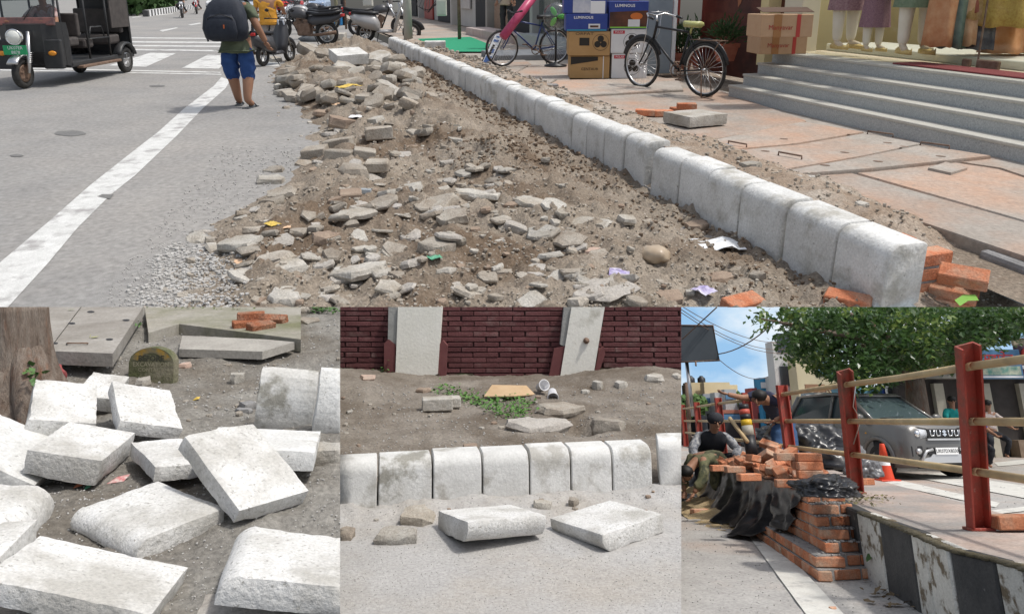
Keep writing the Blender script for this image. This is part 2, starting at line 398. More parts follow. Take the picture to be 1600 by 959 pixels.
# ---- the dug-up strip: a heightfield of soil, then stones on it
EDGE = [(2.4, -.95), (4.24, -.95), (5.5, -.80), (6.67, -.25), (8, .0), (9.5, .10), (12, -.1), (14.7, -.45), (19.6, -.25), (24, .6), (27, 1.2)]
def ve(u):
    for (a, x), (b, y) in zip(EDGE, EDGE[1:]):
        if u <= b: return x + (y - x) * max(0, (u - a) / (b - a))
    return EDGE[-1][1]
PILES = [(560, 85, .75, .34), (510, 105, .8, .22), (470, 128, .7, .18), (620, 185, .8, .14), (700, 215, .55, .14), (770, 262, .40, .12), (600, 120, 1., .16), (540, 150, .8, .16), (690, 330, .35, .08), (860, 330, .4, .06), (520, 260, .35, .07), (440, 380, .3, .05), (560, 320, .3, .05)]
PILES = [(uv(T.G(a, b)), r, h) for a, b, r, h in PILES]
def hT(x, y):
    q = Vector((x, y, 0)); u, v = uv(q)
    e = ve(u) + .22 * fbm(u * 1.3, v * .5, 3.)
    m = smooth(-.05, .75, v - e) * smooth(27.5, 25.5, u)
    k = smooth(2.8, 1.9, v)
    cl = abs(fbm(u * 3.1, v * 3.1, 7.)); z = .03 + .07 * (cl - .25) + .07 * (abs(fbm(u * 8.5, v * 8.5, 4.)) - .25) + .10 * k * (.7 + .7 * fbm(u * .55, v * .6)) + .055 * fbm(u * 2.2, v * 2.2, 5) + .028 * fbm(u * 7, v * 7, 9) + .016 * fbm(u * 24, v * 24, 2)
    for (pu, pv), r, h in PILES: z += h * math.exp(-((u - pu) ** 2 / (2.2 * r) ** 2 + (v - pv) ** 2 / r ** 2) * 1.2) * (1 + .5 * fbm(u * 3, v * 3, 1))
    return m * max(z, -.02) - .02 * (1 - m)
def GT(px, py):
    """where a pixel meets the heaped soil"""
    z = 0.
    for _ in range(14):
        q = T.G(px, py, z); z = z * .4 + .6 * hT(q.x, q.y)
    return Vector((q.x, q.y, hT(q.x, q.y)))
us = [2.2]
while us[-1] < 28: us.append(us[-1] + .0085 * us[-1])
NV = 150
b = MB(); vv = []
for u in us:
    a, z_ = ve(u) - .7, KV + .06
    for j in range(NV + 1):
        q = S(u, a + (z_ - a) * j / NV); vv.append((q.x, q.y, hT(q.x, q.y)))
b.add(vv, [(i * (NV + 1) + j, i * (NV + 1) + j + 1, (i + 1) * (NV + 1) + j + 1, (i + 1) * (NV + 1) + j) for i in range(len(us) - 1) for j in range(NV)], smooth=True)
ground = solo('dug_up_ground', b, m_dirt, T, I4, kind='structure')

# ---- stones
def chunk(w, d, h, seed, n=16, flatness=.8):
    r = random.Random(seed); pts = []
    k = r.randint(5, 7); a0 = r.random() * 6
    for i in range(k):
        t = a0 + 2 * math.pi * (i + r.uniform(-.28, .28)) / k; c, s_ = math.cos(t), math.sin(t)
        e = (abs(c) ** 3 + abs(s_) ** 3) ** (-1 / 3.) * r.uniform(.82, 1.05)
        for z, sh in ((r.uniform(.05, .2), r.uniform(.78, .95)), (r.uniform(flatness, 1), r.uniform(.78, .98))):
            pts.append((c * e * w / 2 * sh, s_ * e * d / 2 * sh, z * h))
        pts.append((c * e * w / 2, s_ * e * d / 2, h * r.uniform(.4, .65)))
    return MB().hull(pts)
def rough_chunk(w, d, h, seed, cuts=1, amp=.035):
    """a stone with chipped, uneven faces"""
    mb = chunk(w, d, h, seed); bm = bmesh.new()
    vs = [bm.verts.new(q) for q in mb.v]
    for f in mb.f:
        try: bm.faces.new([vs[i] for i in f])
        except ValueError: pass
    bmesh.ops.triangulate(bm, faces=bm.faces[:])
    for _ in range(cuts): bmesh.ops.subdivide_edges(bm, edges=bm.edges[:], cuts=1, use_grid_fill=True)
    mm = max(w, d)
    for v in bm.verts:
        k = v.co * (9 / mm * .5) + Vector((seed * 3.3, seed * 1.7, 0)); v.co += mnoise.noise_vector(k) * amp * mm + mnoise.noise_vector(k * 2.7) * amp * .5 * mm
    return MB().bm(bm)
def stone(px, py, wpx, asp=.6, th=.35, yaw=None, tilt=(0, 0), label=None, name='broken_stone', mt=None, group=None, seed=None, sink=.38, pan=T, gf=None, cat='stone', cuts=1):
    q = (gf or GT)(px, py); w = wpx / pan.ppm(q); seed = seed if seed is not None else int(px * 13 + py * 7)
    r = random.Random(seed); yaw = r.uniform(-.6, .6) if yaw is None else yaw
    h = max(w * th, .015)
    mb = rough_chunk(w, w * asp * 1.5, h, seed, cuts).mesh(name, mt or m_rock, 28 if cuts else None)
    return solo(name, mb, None, pan, tr(q.x, q.y, q.z - h * sink) @ rz(yaw) @ rx(tilt[0]) @ ry(tilt[1]), label, cat, group)
m_pale = mat('pale_broken_concrete', (.38, .355, .31), (.47, .45, .41), 7, .95, .9, 26, fine=.22, c3=(.32, .285, .235), s3=3, t3=.54, w3=.2, rnd=.12, spec=.1)
m_darkst = mat('dark_stone', (.25, .185, .14), (.33, .26, .20), 7, .95, .6, 30, fine=.2, spec=.15)
NAMED = [
 (375, 385, 74, .5, .24, 'grey broken slab at the left edge of the rubble beside the gravel', m_pale, 'broken_slab'),
 (432, 405, 62, .75, .42, 'blocky grey stone behind the small pale block near the gravel', m_rock, 'broken_stone'),
 (455, 422, 60, .6, .36, 'small pale block in front of the blocky grey stone', m_pale, 'broken_stone'),
 (508, 375, 56, .55, .42, 'dark brown stone lying aslant below the paving slab fragment', m_darkst, 'broken_stone'),
 (468, 371, 40, .6, .4, 'flat grey stone just left of the dark brown stone', m_rock, 'broken_stone'),
 (552, 346, 80, .55, .16, 'smooth grey paving fragment lying in the middle of the bare soil', m_pale, 'broken_slab'),
 (683, 394, 66, .55, .38, 'thick grey block on dark soil above the green wrapper', m_rock, 'broken_stone'),
 (560, 434, 96, .5, .2, 'wide pale slab near the lower edge of the rubble', m_pale, 'broken_slab'),
 (606, 450, 46, .6, .22, 'pale jagged piece touching the wide pale slab', m_pale, 'broken_slab'),
 (447, 470, 56, .7, .4, 'pale stone at the lower edge of the rubble, left of the wide slab', m_pale, 'broken_stone'),
 (690, 318, 70, .7, .4, 'big rough lump of concrete with a layered piece below it', m_rock, 'broken_stone'),
 (705, 342, 56, .6, .36, 'layered piece tucked under the big rough lump', m_rock, 'broken_stone'),
 (638, 302, 56, .5, .4, 'jagged flat stone left of the big rough lump', m_pale, 'broken_stone'),
 (742, 306, 78, .32, .16, 'long thin slab tilted to the right of the big rough lump', m_pale, 'broken_slab'),
 (830, 322, 84, .45, .14, 'long flat slab raised at the mouth of a hollow', m_pale, 'broken_slab'),
 (915, 348, 92, .42, .16, 'long tilted slab with a dark gap under its lower edge', m_pale, 'broken_slab'),
 (850, 366, 60, .6, .2, 'flat crumbling slab left of the long tilted slab', m_pale, 'broken_slab'),
 (1022, 405, 44, .62, .55, 'rounded shiny river stone near the white plastic sheet', None, 'river_stone'),
 (1090, 358, 32, .8, .6, 'angular brown stone against the kerb above the plastic sheet', m_darkst, 'broken_stone'),
 (922, 391, 42, .45, .4, 'pinkish broken stone lying among pebbles', None, 'broken_stone'),
 (980, 350, 34, .7, .4, 'pale crumpled lump right of the long tilted slab', m_pale, 'broken_stone'),
 (940, 452, 120, .5, .10, 'very large flat slab sunk in soil by the lower edge', m_dust, 'broken_slab'),
 (1045, 466, 52, .6, .3, 'half buried brown stone at the lower edge of the soil', m_darkst, 'broken_stone'),
 (1125, 437, 60, .4, .3, 'long brown stone on the dark soil near the kerb', m_darkst, 'broken_stone'),
 (425, 288, 50, .55, .42, 'pale block at the rubble edge nearest the road', m_pale, 'broken_stone'),
 (432, 270, 40, .5, .4, 'flat grey stone behind the pale block at the rubble edge', m_rock, 'broken_stone'),
 (440, 305, 52, .5, .3, 'low crumbled lump below the pale block at the rubble edge', m_rock, 'broken_stone'),
 (493, 243, 38, .6, .4, 'leftmost of three squared blocks lying in line', m_rock, 'stone_block'),
 (531, 247, 42, .5, .42, 'middle one of three squared blocks lying in line', m_rock, 'stone_block'),
 (570, 246, 34, .6, .42, 'rightmost of three squared blocks lying in line', m_rock, 'stone_block'),
 (552, 275, 50, .8, .52, 'pyramid shaped stone leaning against a squared block', m_rock, 'broken_stone'),
 (590, 270, 36, .6, .5, 'squared block right of the pyramid shaped stone', m_rock, 'stone_block'),
 (548, 306, 34, .5, .5, 'small brown squared block below the pyramid shaped stone', m_darkst, 'stone_block'),
 (571, 300, 18, .9, .6, 'small bluish block beside the small brown squared block', None, 'stone_block'),
 (536, 196, 56, .4, .4, 'dark undercut slab poking out of the soil near the white paper', m_darkst, 'broken_slab'),
 (592, 214, 42, .45, .34, 'pale block on the soil above the row of squared blocks', m_rock, 'stone_block'),
 (588, 192, 36, .55, .4, 'pale stone right of the white paper scrap', m_pale, 'broken_stone'),
 (530, 230, 44, .4, .4, 'long grey block behind the line of squared blocks', m_rock, 'stone_block'),
 (530, 118, 60, .4, .3, 'long flat slab below the white block on the heap', m_rock, 'broken_slab'),
 (548, 128, 50, .5, .3, 'tilted slab on the heap with yellow litter below it', m_rock, 'broken_slab'),
 (592, 112, 46, .5, .3, 'flat stone on the heap right of the white block', m_pale, 'broken_stone'),
 (530, 64, 30, .9, .7, 'squarish pale boulder on top of the far heap', m_pale, 'boulder'),
 (486, 78, 30, .5, .5, 'flat pale stone on the left flank of the far heap', m_pale, 'broken_stone'),
 (512, 60, 18, .8, .6, 'small grey stone at the left of the pale boulder', m_rock, 'broken_stone'),
 (1090, 305, 0, 0, 0, '', None, ''),
]
m_river = mat('river_stone', (.36, .27, .18), (.46, .38, .28), 8, .35, .1, spec=.5)
m_pink = mat('pink_stone', (.48, .33, .26), (.50, .40, .33), 8, .9, .5)
m_blue = mat('bluish_stone', (.30, .33, .35), (.37, .39, .40), 8, .9, .4)
for i, (px, py, w, asp, th, lab, mt, nm) in enumerate(NAMED):
    if not w: continue
    mt = mt or {1022: m_river, 922: m_pink, 571: m_blue}.get(px, m_rock)
    big = w > 50
    if nm == 'river_stone':
        q = GT(px, py); solo(nm, MB().ball(.095, .075, .055, sub=3, jit=.25, seed=4), mt, T, tr(q.x, q.y, q.z + .03) @ rz(-.5), lab, 'stone')
    elif nm == 'stone_block':
        q = GT(px, py); wq = w / T.ppm(q); mb = MB().box(wq, wq * .8, wq * .45, bev=wq * .06)
        mb.v = [tuple(Vector(p) + mnoise.noise_vector(Vector(p) * 9 / wq + Vector((i, 0, 0))) * wq * .035) for p in mb.v]
        solo(nm, mb, mt, T, tr(q.x, q.y, q.z + wq * .10) @ rz(rng.uniform(-.35, .35)) @ rx(rng.uniform(-.15, .15)) @ ry(rng.uniform(-.2, .2)), lab, 'stone')
    else:
        stone(px, py, w, asp, th, label=lab, name=nm, mt=mt, tilt=(rng.uniform(-.1, .22), rng.uniform(-.2, .2)), cuts=2 if big else 1)
# alike lesser stones, countable ones
r2 = random.Random(3); n = 0
def loose_label(mt_, py, v, u):
    tone = {m_rock.name: 'grey', m_pale.name: 'pale', m_darkst.name: 'brown'}[mt_.name]
    row = 'near the lower edge of the street view' if py > 390 else 'level with the long tilted slabs' if py > 290 else 'level with the squared blocks' if py > 190 else 'up by the far heap'
    side = 'road' if v < ve(u) + .9 else 'kerb' if v > 1.7 else 'middle'
    return 'small %s stone on the %s side, %s' % (tone, side, row) if side != 'middle' else 'small %s stone in mid strip, %s' % (tone, row)
while n < 190:
    px = r2.uniform(235, 1230); py = 70 + 405 * r2.random() ** .75
    q = GT(px, py); u, v = uv(q)
    if v < ve(u) - .1 or v > KV - .12 or u > 25: continue
    if v > 1.9 and r2.random() < .7: continue
    if px < 420 and py < 330: continue
    w = r2.choice((8, 10, 12, 14, 18, 24)) * (.75 + .25 * py / 300)
    if py < 190: w *= 1.3
    mt_ = r2.choice((m_rock, m_rock, m_pale, m_darkst))
    stone(px, py, w, r2.uniform(.45, .8), r2.uniform(.35, .6), label=loose_label(mt_, py, v, u), name='loose_stone', mt=mt_, group='small stones strewn over the dug-up strip', seed=n, cuts=0, tilt=(r2.uniform(-.2, .2), r2.uniform(-.2, .2)), yaw=r2.uniform(0, 6))
    n += 1
nn = 0
while nn < 175:                                           # flat pieces of old paving bedded in the soil
    px, py = r2.uniform(300, 1010), r2.uniform(190, 476); q = GT(px, py); u, v = uv(q)
    if v < ve(u) + .1 or v > 1.75: continue
    mt_ = r2.choice((m_rock, m_rock, m_dust, m_pale)); tone = {m_rock.name: 'grey', m_pale.name: 'pale', m_dust.name: 'dusty'}[mt_.name]
    row = 'near the lower edge' if py > 390 else 'below the squared blocks' if py > 290 else 'between the squared blocks and the heap'
    stone(px, py, r2.uniform(22, 52) * (.6 + .4 * py / 400), r2.uniform(.4, .7), r2.uniform(.14, .36), label='%s flat paving piece bedded in the soil, %s' % (tone, row), name='paving_piece', mt=mt_, group='flat paving pieces in the soil', seed=1400 + nn, cuts=1, tilt=(r2.uniform(-.3, .35), r2.uniform(-.35, .35)), yaw=r2.uniform(0, 6), sink=r2.choice((.3, .5, .62))); nn += 1
for i in range(64):                                     # the crowded slabs on the far heap
    px, py = r2.uniform(440, 650), r2.uniform(84, 170)
    if px > 560 and py < 100: continue
    stone(px, py, r2.uniform(26, 56), r2.uniform(.35, .6), r2.uniform(.22, .42), label='grey slab fragment jumbled in the far heap, %s' % ('road side' if px < 500 else 'middle' if px < 570 else 'kerb side'), name='slab_fragment', mt=r2.choice((m_rock, m_rock, m_pale)), group='slab fragments heaped beyond the squared blocks', seed=400 + i, cuts=1, tilt=(r2.uniform(-.45, .45), r2.uniform(-.45, .45)), yaw=r2.uniform(0, 6), sink=.15)
def grit(pts, sizes, seed=1):
    r = random.Random(seed); b = MB()
    protos = [chunk(1, r.uniform(.7, 1), r.uniform(.45, .8), 900 + k) for k in range(10)]
    for q, s_ in zip(pts, sizes):
        p = r.choice(protos); m = tr(q) @ rz(r.uniform(0, 6.3)) @ Matrix.Scale(s_, 4); b.add(p.v, p.f, m)
    return b
pts = []; sz = []
while len(pts) < 5200:
    px = r2.uniform(200, 1330); py = 60 + 425 * r2.random() ** .7; q = GT(px, py); u, v = uv(q)
    if v < ve(u) - .25 or v > KV - .02 or u > 25.5: continue
    s_ = r2.choice((2.2, 3, 3.5, 4.5, 6)) / T.ppm(q); pts.append((q.x, q.y, q.z - s_ * .15)); sz.append(s_)
solo('soil_pebbles', grit(pts, sz, 1), m_rock, T, I4, 'pebbles and crumbs scattered over the dug-up soil', 'pebbles', kind='stuff')
m_clod = mat('damp_soil_clod', (.16, .115, .08), (.22, .165, .12), 9, 1, .5, fine=.25, spec=.1)
pts = []; sz = []
while len(pts) < 2200:                                   # dark damp clods along the kerb and in the hollow
    if r2.random() < .75: u = 2.7 + 16 * r2.random() ** 1.7; v = KV - .03 - abs(r2.gauss(0, .32)); q = S(u, v)
    else: q = T.G(r2.gauss(800, 60), r2.gauss(268, 16))
    z = hT(q.x, q.y); q.z = z; s_ = r2.choice((3, 4, 5, 7)) / T.ppm(q); pts.append((q.x, q.y, z - s_ * .25)); sz.append(s_)
solo('damp_clods', grit(pts, sz, 12), m_clod, T, I4, 'dark damp soil clods along the foot of the kerbs', 'soil', kind='stuff')
pts = []; sz = []
while len(pts) < 2600:                                   # grey gravel by the road
    px = r2.gauss(285, 62); py = r2.uniform(385, 487)
    if px < 175 + (487 - py) * .75 + r2.uniform(0, 60) * r2.random() or px > 400 - 60 * r2.random() ** 2: continue
    q = GT(px, py); s_ = r2.choice((2, 3, 3, 4, 5, 7)) / T.ppm(q); pts.append((q.x, q.y, max(q.z, 0) - s_ * .2)); sz.append(s_)
m_grav = mat('gravel', (.36, .345, .32), (.46, .45, .43), 9, .95, .2, fine=.25)
solo('gravel', grit(pts, sz, 2), m_grav, T, I4, 'grey gravel spilled at the road edge of the rubble', 'gravel', kind='stuff')
pts = []; sz = []
while len(pts) < 700:                                    # strays on the road
    px = r2.uniform(170, 480); py = r2.uniform(230, 486); lo = 185 + (486 - py) * .8
    if px < lo - 45: continue
    q = T.G(px, py); u, v = uv(q)
    if v > ve(u) + .1: continue
    pts.append((q.x, q.y, 0)); sz.append(r2.uniform(1.2, 3) / T.ppm(q))
solo('road_grit', grit(pts, sz, 5), m_grav, T, I4, 'fine grit strewn on the asphalt beside the rubble', 'grit', kind='stuff')

# ---- litter on the soil
def crumple(px, py, wpx, asp, mt, label, name='paper_scrap', cat='litter', seed=0, lift=.25):
    q = GT(px, py); w = wpx / T.ppm(q); b = MB(); n_ = 7; vs = []
    for i in range(n_):
        for j in range(n_):
            x, y = (i / (n_ - 1) - .5), (j / (n_ - 1) - .5)
            vs.append((x * w * (1 + .3 * fbm(i * .6, seed)), y * w * asp * 2.2 * (1 + .3 * fbm(j * .6, seed + 4)), .012 + w * lift * (fbm(i * .8 + seed, j * .8) * .5 + .4) * (1 - abs(x)) + 0))
    fs = [(i * n_ + j, i * n_ + j + 1, (i + 1) * n_ + j + 1, (i + 1) * n_ + j) for i in range(n_ - 1) for j in range(n_ - 1)]
    b.add(vs, fs); o = solo(name, b, mt, T, tr(q.x, q.y, q.z) @ rz(seed), label, cat)
    md = o.modifiers.new('thickness', 'SOLIDIFY'); md.thickness = .002; return o
m_plastic = flat('white_plastic', (.75, .77, .79), .25, spec=.6)
m_purple = mat('purple_wrapper', (.62, .60, .66), (.25, .18, .45), 22, .4)
m_green = flat('green_wrapper', (.10, .33, .2), .4); m_tan = flat('tan_card', (.62, .42, .27), .8); m_yellow = flat('yellow_wrapper', (.6, .42, .08), .5)
crumple(1118, 392, 74, .35, m_plastic, 'crumpled white plastic sheet on soil near the kerb', 'plastic_sheet', seed=.2)
crumple(966, 430, 34, .4, m_purple, 'white and purple wrapper on the very large flat slab', 'wrapper', seed=1.4)
crumple(1100, 460, 34, .4, m_purple, 'torn purple and white wrapper near the lower brick', 'wrapper', seed=2.2)
crumple(890, 378, 16, .4, m_purple, 'little purple wrapper above the pinkish stone', 'wrapper', seed=3)
crumple(680, 411, 22, .4, m_green, 'green wrapper under the thick grey block', 'wrapper', seed=.5)
crumple(427, 352, 17, .7, m_yellow, 'orange and white wrapper beside the road edge', 'wrapper', seed=4)
crumple(448, 355, 12, .5, m_tan, 'small tan paper scrap right of the orange wrapper', seed=5)
crumple(606, 315, 13, .6, m_paper, 'white torn paper left of the jagged flat stone', seed=6)
crumple(556, 184, 20, .6, m_paper, 'white paper scrap above the pale stone', seed=.1)
crumple(506, 150, 22, .4, m_paper, 'white paper strip on the left flank of the heap', seed=.3)
crumple(546, 140, 40, .25, m_yellow, 'yellow straw litter under the tilted slab', 'straw_litter', seed=.8)
crumple(529, 158, 20, .3, m_tan, 'brown card scrap below the yellow straw litter', 'card_scrap', seed=.9)
q = GT(372, 420); b = MB(); b.prism([(-.012, -.05), (.012, -.05), (.01, .02), (.028, .035), (.02, .06), (-.02, .06), (-.028, .035), (-.01, .02)], .006)
solo('wooden_spoon', b, m_tan, T, tr(q.x, q.y, q.z + .03) @ rz(.25) @ rx(-1.35), 'pale flat wooden spoon lying by the gravel', 'spoon')
# ---- kerb stones (front face towards -x of the street frame)
def kerb_mb(w, h=.42, d=.24, seed=0):
    rd = .085; prof = [(0, 0), (.006, h * .5), (.010, h - rd)] + [(.010 + rd * (1 - math.cos(t)), h - rd + rd * math.sin(t)) for t in [math.pi / 2 * i / 7 for i in range(1, 8)]] + [(d - .012, h), (d, h - .012), (d, 0)]
    b = MB(); r = random.Random(seed); g = .006
    k = len(prof); ys = [0, .007, w * .5, w - .007, w]; secs = []
    for i, y in enumerate(ys):
        sh = .028 if i in (0, 4) else 0
        cx, cz = d / 2, h / 2
        secs.append([(p[0] + (cx - p[0]) * sh * 2, y, p[1] + (cz - p[1]) * sh * 2 if p[1] > 0 else p[1]) for p in prof])
    return b.loft(secs, smooth=False).mesh('kerb_stone', None, 40)
kerbs = []
us_ = [2.83, 3.235, 3.70, 4.15, 4.58, 5.00] + [5.60 + .43 * i for i in range(11)] + [10.46 + .447 * i for i in range(26)]
for i, u in enumerate(us_):
    run = 0 if i < 6 else (1 if i < 17 else 2)
    w = ((.395, .455, .44, .42, .41, .43)[i] if run == 0 else (.437, .424, .441)[run])
    dv = (0, .015, -.02)[run] + rng.uniform(-.012, .012); dz = rng.uniform(-.012, .008)
    mb = kerb_mb(w - .008, .425, .24, i); mb.materials.append(m_kerb)
    lab = '%s kerb stone of the roadside row, counted from the brick end' % ordinal(i)
    if i == 0: lab = 'nearest white kerb stone of the row, its rounded end beside the brick stub'
    solo('kerb_stone', mb, None, T, SM(u, KV + dv, -.02 + dz, rng.uniform(-.03, .03)) @ ry(rng.uniform(-.02, .02)), lab, 'kerb stone', 'kerb stones set along the road edge')
# mortar smears between the stones are one thin bed under them
solo('kerb_bed', MB().box(.22, 20, .06, tr(0, 10, .0)), m_mortar, T, SM(2.95, KV + .14, 0), 'strip of cement mortar under the roadside kerb stones', 'mortar bed')

# ---- back-fill soil between kerb and pavement
b = MB(); vv = []; NV2 = 22
us2 = [2.5]
while us2[-1] < 21.5: us2.append(us2[-1] + .014 * us2[-1])
def hF(u, v):
    t = (v - KV - .22) / 1.0
    return (.33 if u > 3.6 else .33 * smooth(2.7, 3.6, u)) + .05 * fbm(u * 2, v * 2) + .03 * fbm(u * 8, v * 8, 3) + .012 * fbm(u * 22, v * 22) - .14 * smooth(.35, 1.05, t) + .02
for u in us2:
    wv = .78 + .18 * fbm(u * .8, 2)
    for j in range(NV2 + 1):
        v = KV + .20 + wv * j / NV2; q = S(u, v); vv.append((q.x, q.y, hF(u, v) if j < NV2 else PV - .05))
b.add(vv, [(i * (NV2 + 1) + j, i * (NV2 + 1) + j + 1, (i + 1) * (NV2 + 1) + j + 1, (i + 1) * (NV2 + 1) + j) for i in range(len(us2) - 1) for j in range(NV2)], smooth=True)
m_dirt2 = mat('backfill_soil', (.25, .19, .14), (.35, .285, .225), 5, 1, .9, 50, fine=.35, c3=(.42, .38, .33), s3=1.5, t3=.58, w3=.2, spec=.1)
solo('backfill_soil', b, m_dirt2, T, I4, kind='structure')
pts = []; sz = []
for i in range(1500):
    u = 2.6 + 17 * r2.random() ** 1.6; v = KV + .25 + r2.random() * .7; q = S(u, v, hF(u, v)); pts.append(tuple(q)); sz.append(r2.choice((2, 3, 4, 6)) / T.ppm(q))
solo('backfill_pebbles', grit(pts, sz, 8), m_rock, T, I4, 'soil crumbs and pebbles behind the kerb stones', 'pebbles', kind='stuff')

# ---- pavement of concrete slabs
pav = solo('pavement', sheet(2.2, 60, KV + .5, 14, 1, 1, PV - .075), m_dirt, T, I4, kind='structure')
def slab(poly_px, th=.09, z=PV, name='paving_slab', mt=None, parent=pav):
    ps = [T.G(x, y, z) for x, y in poly_px]; c = sum(ps, Vector()) / len(ps); b = MB()
    ins = [c + (p - c) * (1 - .012) for p in ps]
    k = len(ps); vs = [(p.x, p.y, z) for p in ins] + [(p.x, p.y, z - .012) for p in ps] + [(p.x, p.y, z - th) for p in ps]
    b.add(vs, [tuple(range(k))] + [(i, (i + 1) % k, (i + 1) % k + k, i + k) for i in range(k)] + [(i + k, (i + 1) % k + k, (i + 1) % k + 2 * k, i + 2 * k) for i in range(k)])
    return part(name, b, mt or m_pave, parent)
s1 = slab(((1098, 222), (1255, 190), (1350, 206), (1245, 224), (1140, 234)))
s2 = slab(((1140, 236), (1247, 226), (1352, 208), (1440, 224), (1345, 244), (1205, 268)), z=PV + .02)
s3 = slab(((1208, 270), (1345, 246), (1442, 226), (1549, 243), (1362, 263), (1232, 272)), z=PV + .03)
s4 = slab(((1325, 266), (1480, 252), (1560, 264), (1700, 310), (1700, 360), (1602, 345)))
s5 = slab(((1250, 275), (1322, 268), (1600, 347), (1700, 362), (1700, 440), (1600, 400), (1420, 340)))
s6 = slab(((1480, 250), (1552, 245), (1700, 268), (1700, 308), (1563, 262)))
s7 = slab(((900, 150), (1010, 134), (1120, 140), (1260, 188), (1096, 220), (1010, 190)), z=PV - .006)
s8 = slab(((848, 140), (870, 125), (1060, 122), (1068, 140), (1002, 143), (915, 148)), z=PV + .03)
s9 = slab(((800, 118), (830, 102), (890, 100), (890, 124), (868, 124), (846, 138)))
s10 = slab(((760, 104), (800, 82), (830, 100), (798, 117)), z=PV - .01)
s11 = slab(((1450, 262), (1478, 253), (1512, 262), (1486, 270)), z=PV + .02)
m_dpave = mat('pavement_field', (.305, .27, .23), (.375, .34, .30), 1.6, .92, .35, 40, fine=.15, c3=(.43, .31, .235), s3=.8, t3=.6, w3=.3)
part('paving_bed', sheet(2.2, 24, KV + 1.05, 6.2, 1, 1, PV - .03), m_dpave, pav)
part('paving_bed', sheet(24.01, 60, KV + .6, 14, 1, 1, PV - .03), m_dpave, pav)
def handle(px, py, z, w=.16, a=0., parent=None):
    q = T.G(px, py, z); b = MB(); b.tube([(-w / 2, 0, 0), (-w / 2, 0, .03), (w / 2, 0, .03), (w / 2, 0, 0)], .008, 6)
    return part('lift_handle', b, m_iron, parent, tr(q) @ rz(a))
handle(1234, 246, PV + .02, .22, -.9, s2); handle(1375, 212, PV + .02, .24, -.8, s2); handle(1460, 230, PV + .03, .24, -.8, s3); handle(1152, 228, PV, .2, -.9, s2)
for i, (px, py, s_) in enumerate(((1225, 217, s1), (1330, 210, s1), (1387, 223, s2), (1320, 238, s2), (1413, 229, s3), (1470, 244, s3), (1372, 252, s3), (1289, 258, s3), (1196, 236, s2))):
    q = T.G(px, py, PV + (.033 if s_ == s3 else .023 if s_ == s2 else .003)); b = MB(); b.add([(.04 * math.cos(k), .025 * math.sin(k), 0) for k in [j * math.pi / 5 for j in range(10)]], [tuple(range(10))])
    part('lifting_hole', b, m_iron, s_, tr(q) @ rz(-.5))
# pavement end and rocks at the right
def blockat(px, py, z, w, d, h, a, label, name, mt, seed=1, tilt=(0, 0), cat='stone', rough=.03):
    q = T.G(px, py, z); mb = MB().box(w, d, h, bev=min(w, d, h) * .12, z0=0)
    mb.v = [tuple(Vector(p) + mnoise.noise_vector(Vector(p) * 6 + Vector((seed * 3., 0, 0))) * w * rough) for p in mb.v]
    return solo(name, mb, mt, T, tr(q) @ rz(a) @ rx(tilt[0]) @ ry(tilt[1]), label, cat)
m_darkblk = mat('dark_stone_block', (.19, .185, .18), (.27, .265, .26), 6, .8, .4, fine=.15)
blockat(1596, 462, .0, .26, .4, .22, AZ, 'dark squared stone at the broken pavement end beside the brick stub', 'stone_block', m_darkblk, 3)
blockat(1560, 425, .0, .2, .45, .24, AZ - .3, 'grey sloping kerb remnant painted blue at the broken pavement end', 'stone_block', m_blue, 4)
blockat(1129, 252, .12, .14, .12, .16, .3, 'dark bluish stone block behind the kerb joint', 'stone_block', m_darkblk, 5)
blockat(1085, 236, .2, .26, .2, .06, .2, 'thin grey slab lying on the backfill', 'broken_slab', m_rock, 6, (.1, .1))
blockat(862, 140, .24, .18, .14, .08, .2, 'round dark stone left of the thin paving slab', 'broken_stone', m_darkblk, 7)
blockat(838, 130, .24, .3, .2, .03, .2, 'flat dark tile lying behind the kerb row', 'broken_tile', m_darkblk, 8)
for i, (px, py, w) in enumerate(((1172, 262, 38), (1260, 282, 34), (1345, 322, 26), (1300, 300, 20), (880, 152, 22), (945, 176, 20), (1000, 205, 26))):
    gf = lambda x, y: T.G(x, y, .33)
    stone(px, py, w, .5, .4, label='pale stone half sunk in the backfill behind the kerbs', name='broken_stone', mt=m_pale, group='pale stones behind the kerb row', seed=700 + i, gf=gf)
# ---- bricks
bme = MB().box(.225, .108, .07, bev=.006).mesh('brick', m_brick)
def brick(pan, m, label, group=None): return solo('brick', bme, None, pan, m, label, 'brick', group)
for i, (px, py, z, a, rx_, lab) in enumerate((
    (1008, 176, .29, -.2, 0, 'single orange brick lying apart left of the grey slab'), (1036, 177, .285, .15, 0, 'orange brick at the left of the pair beside the slab'),
    (1062, 172, .285, .35, 0, 'orange brick lying half behind the grey slab'), (1073, 166, .355, -.1, 0, 'orange brick resting on top of the brick behind the slab'),
    (1160, 475, .06, .5, .2, 'orange brick cut by the lower edge of the street, left of the kerbs'), (1325, 470, .06, -.6, .15, 'orange brick with a pressed hollow at the foot of the nearest kerb'))):
    brick(T, tr(T.G(px, py, z)) @ rz(a) @ rx(rx_), lab)
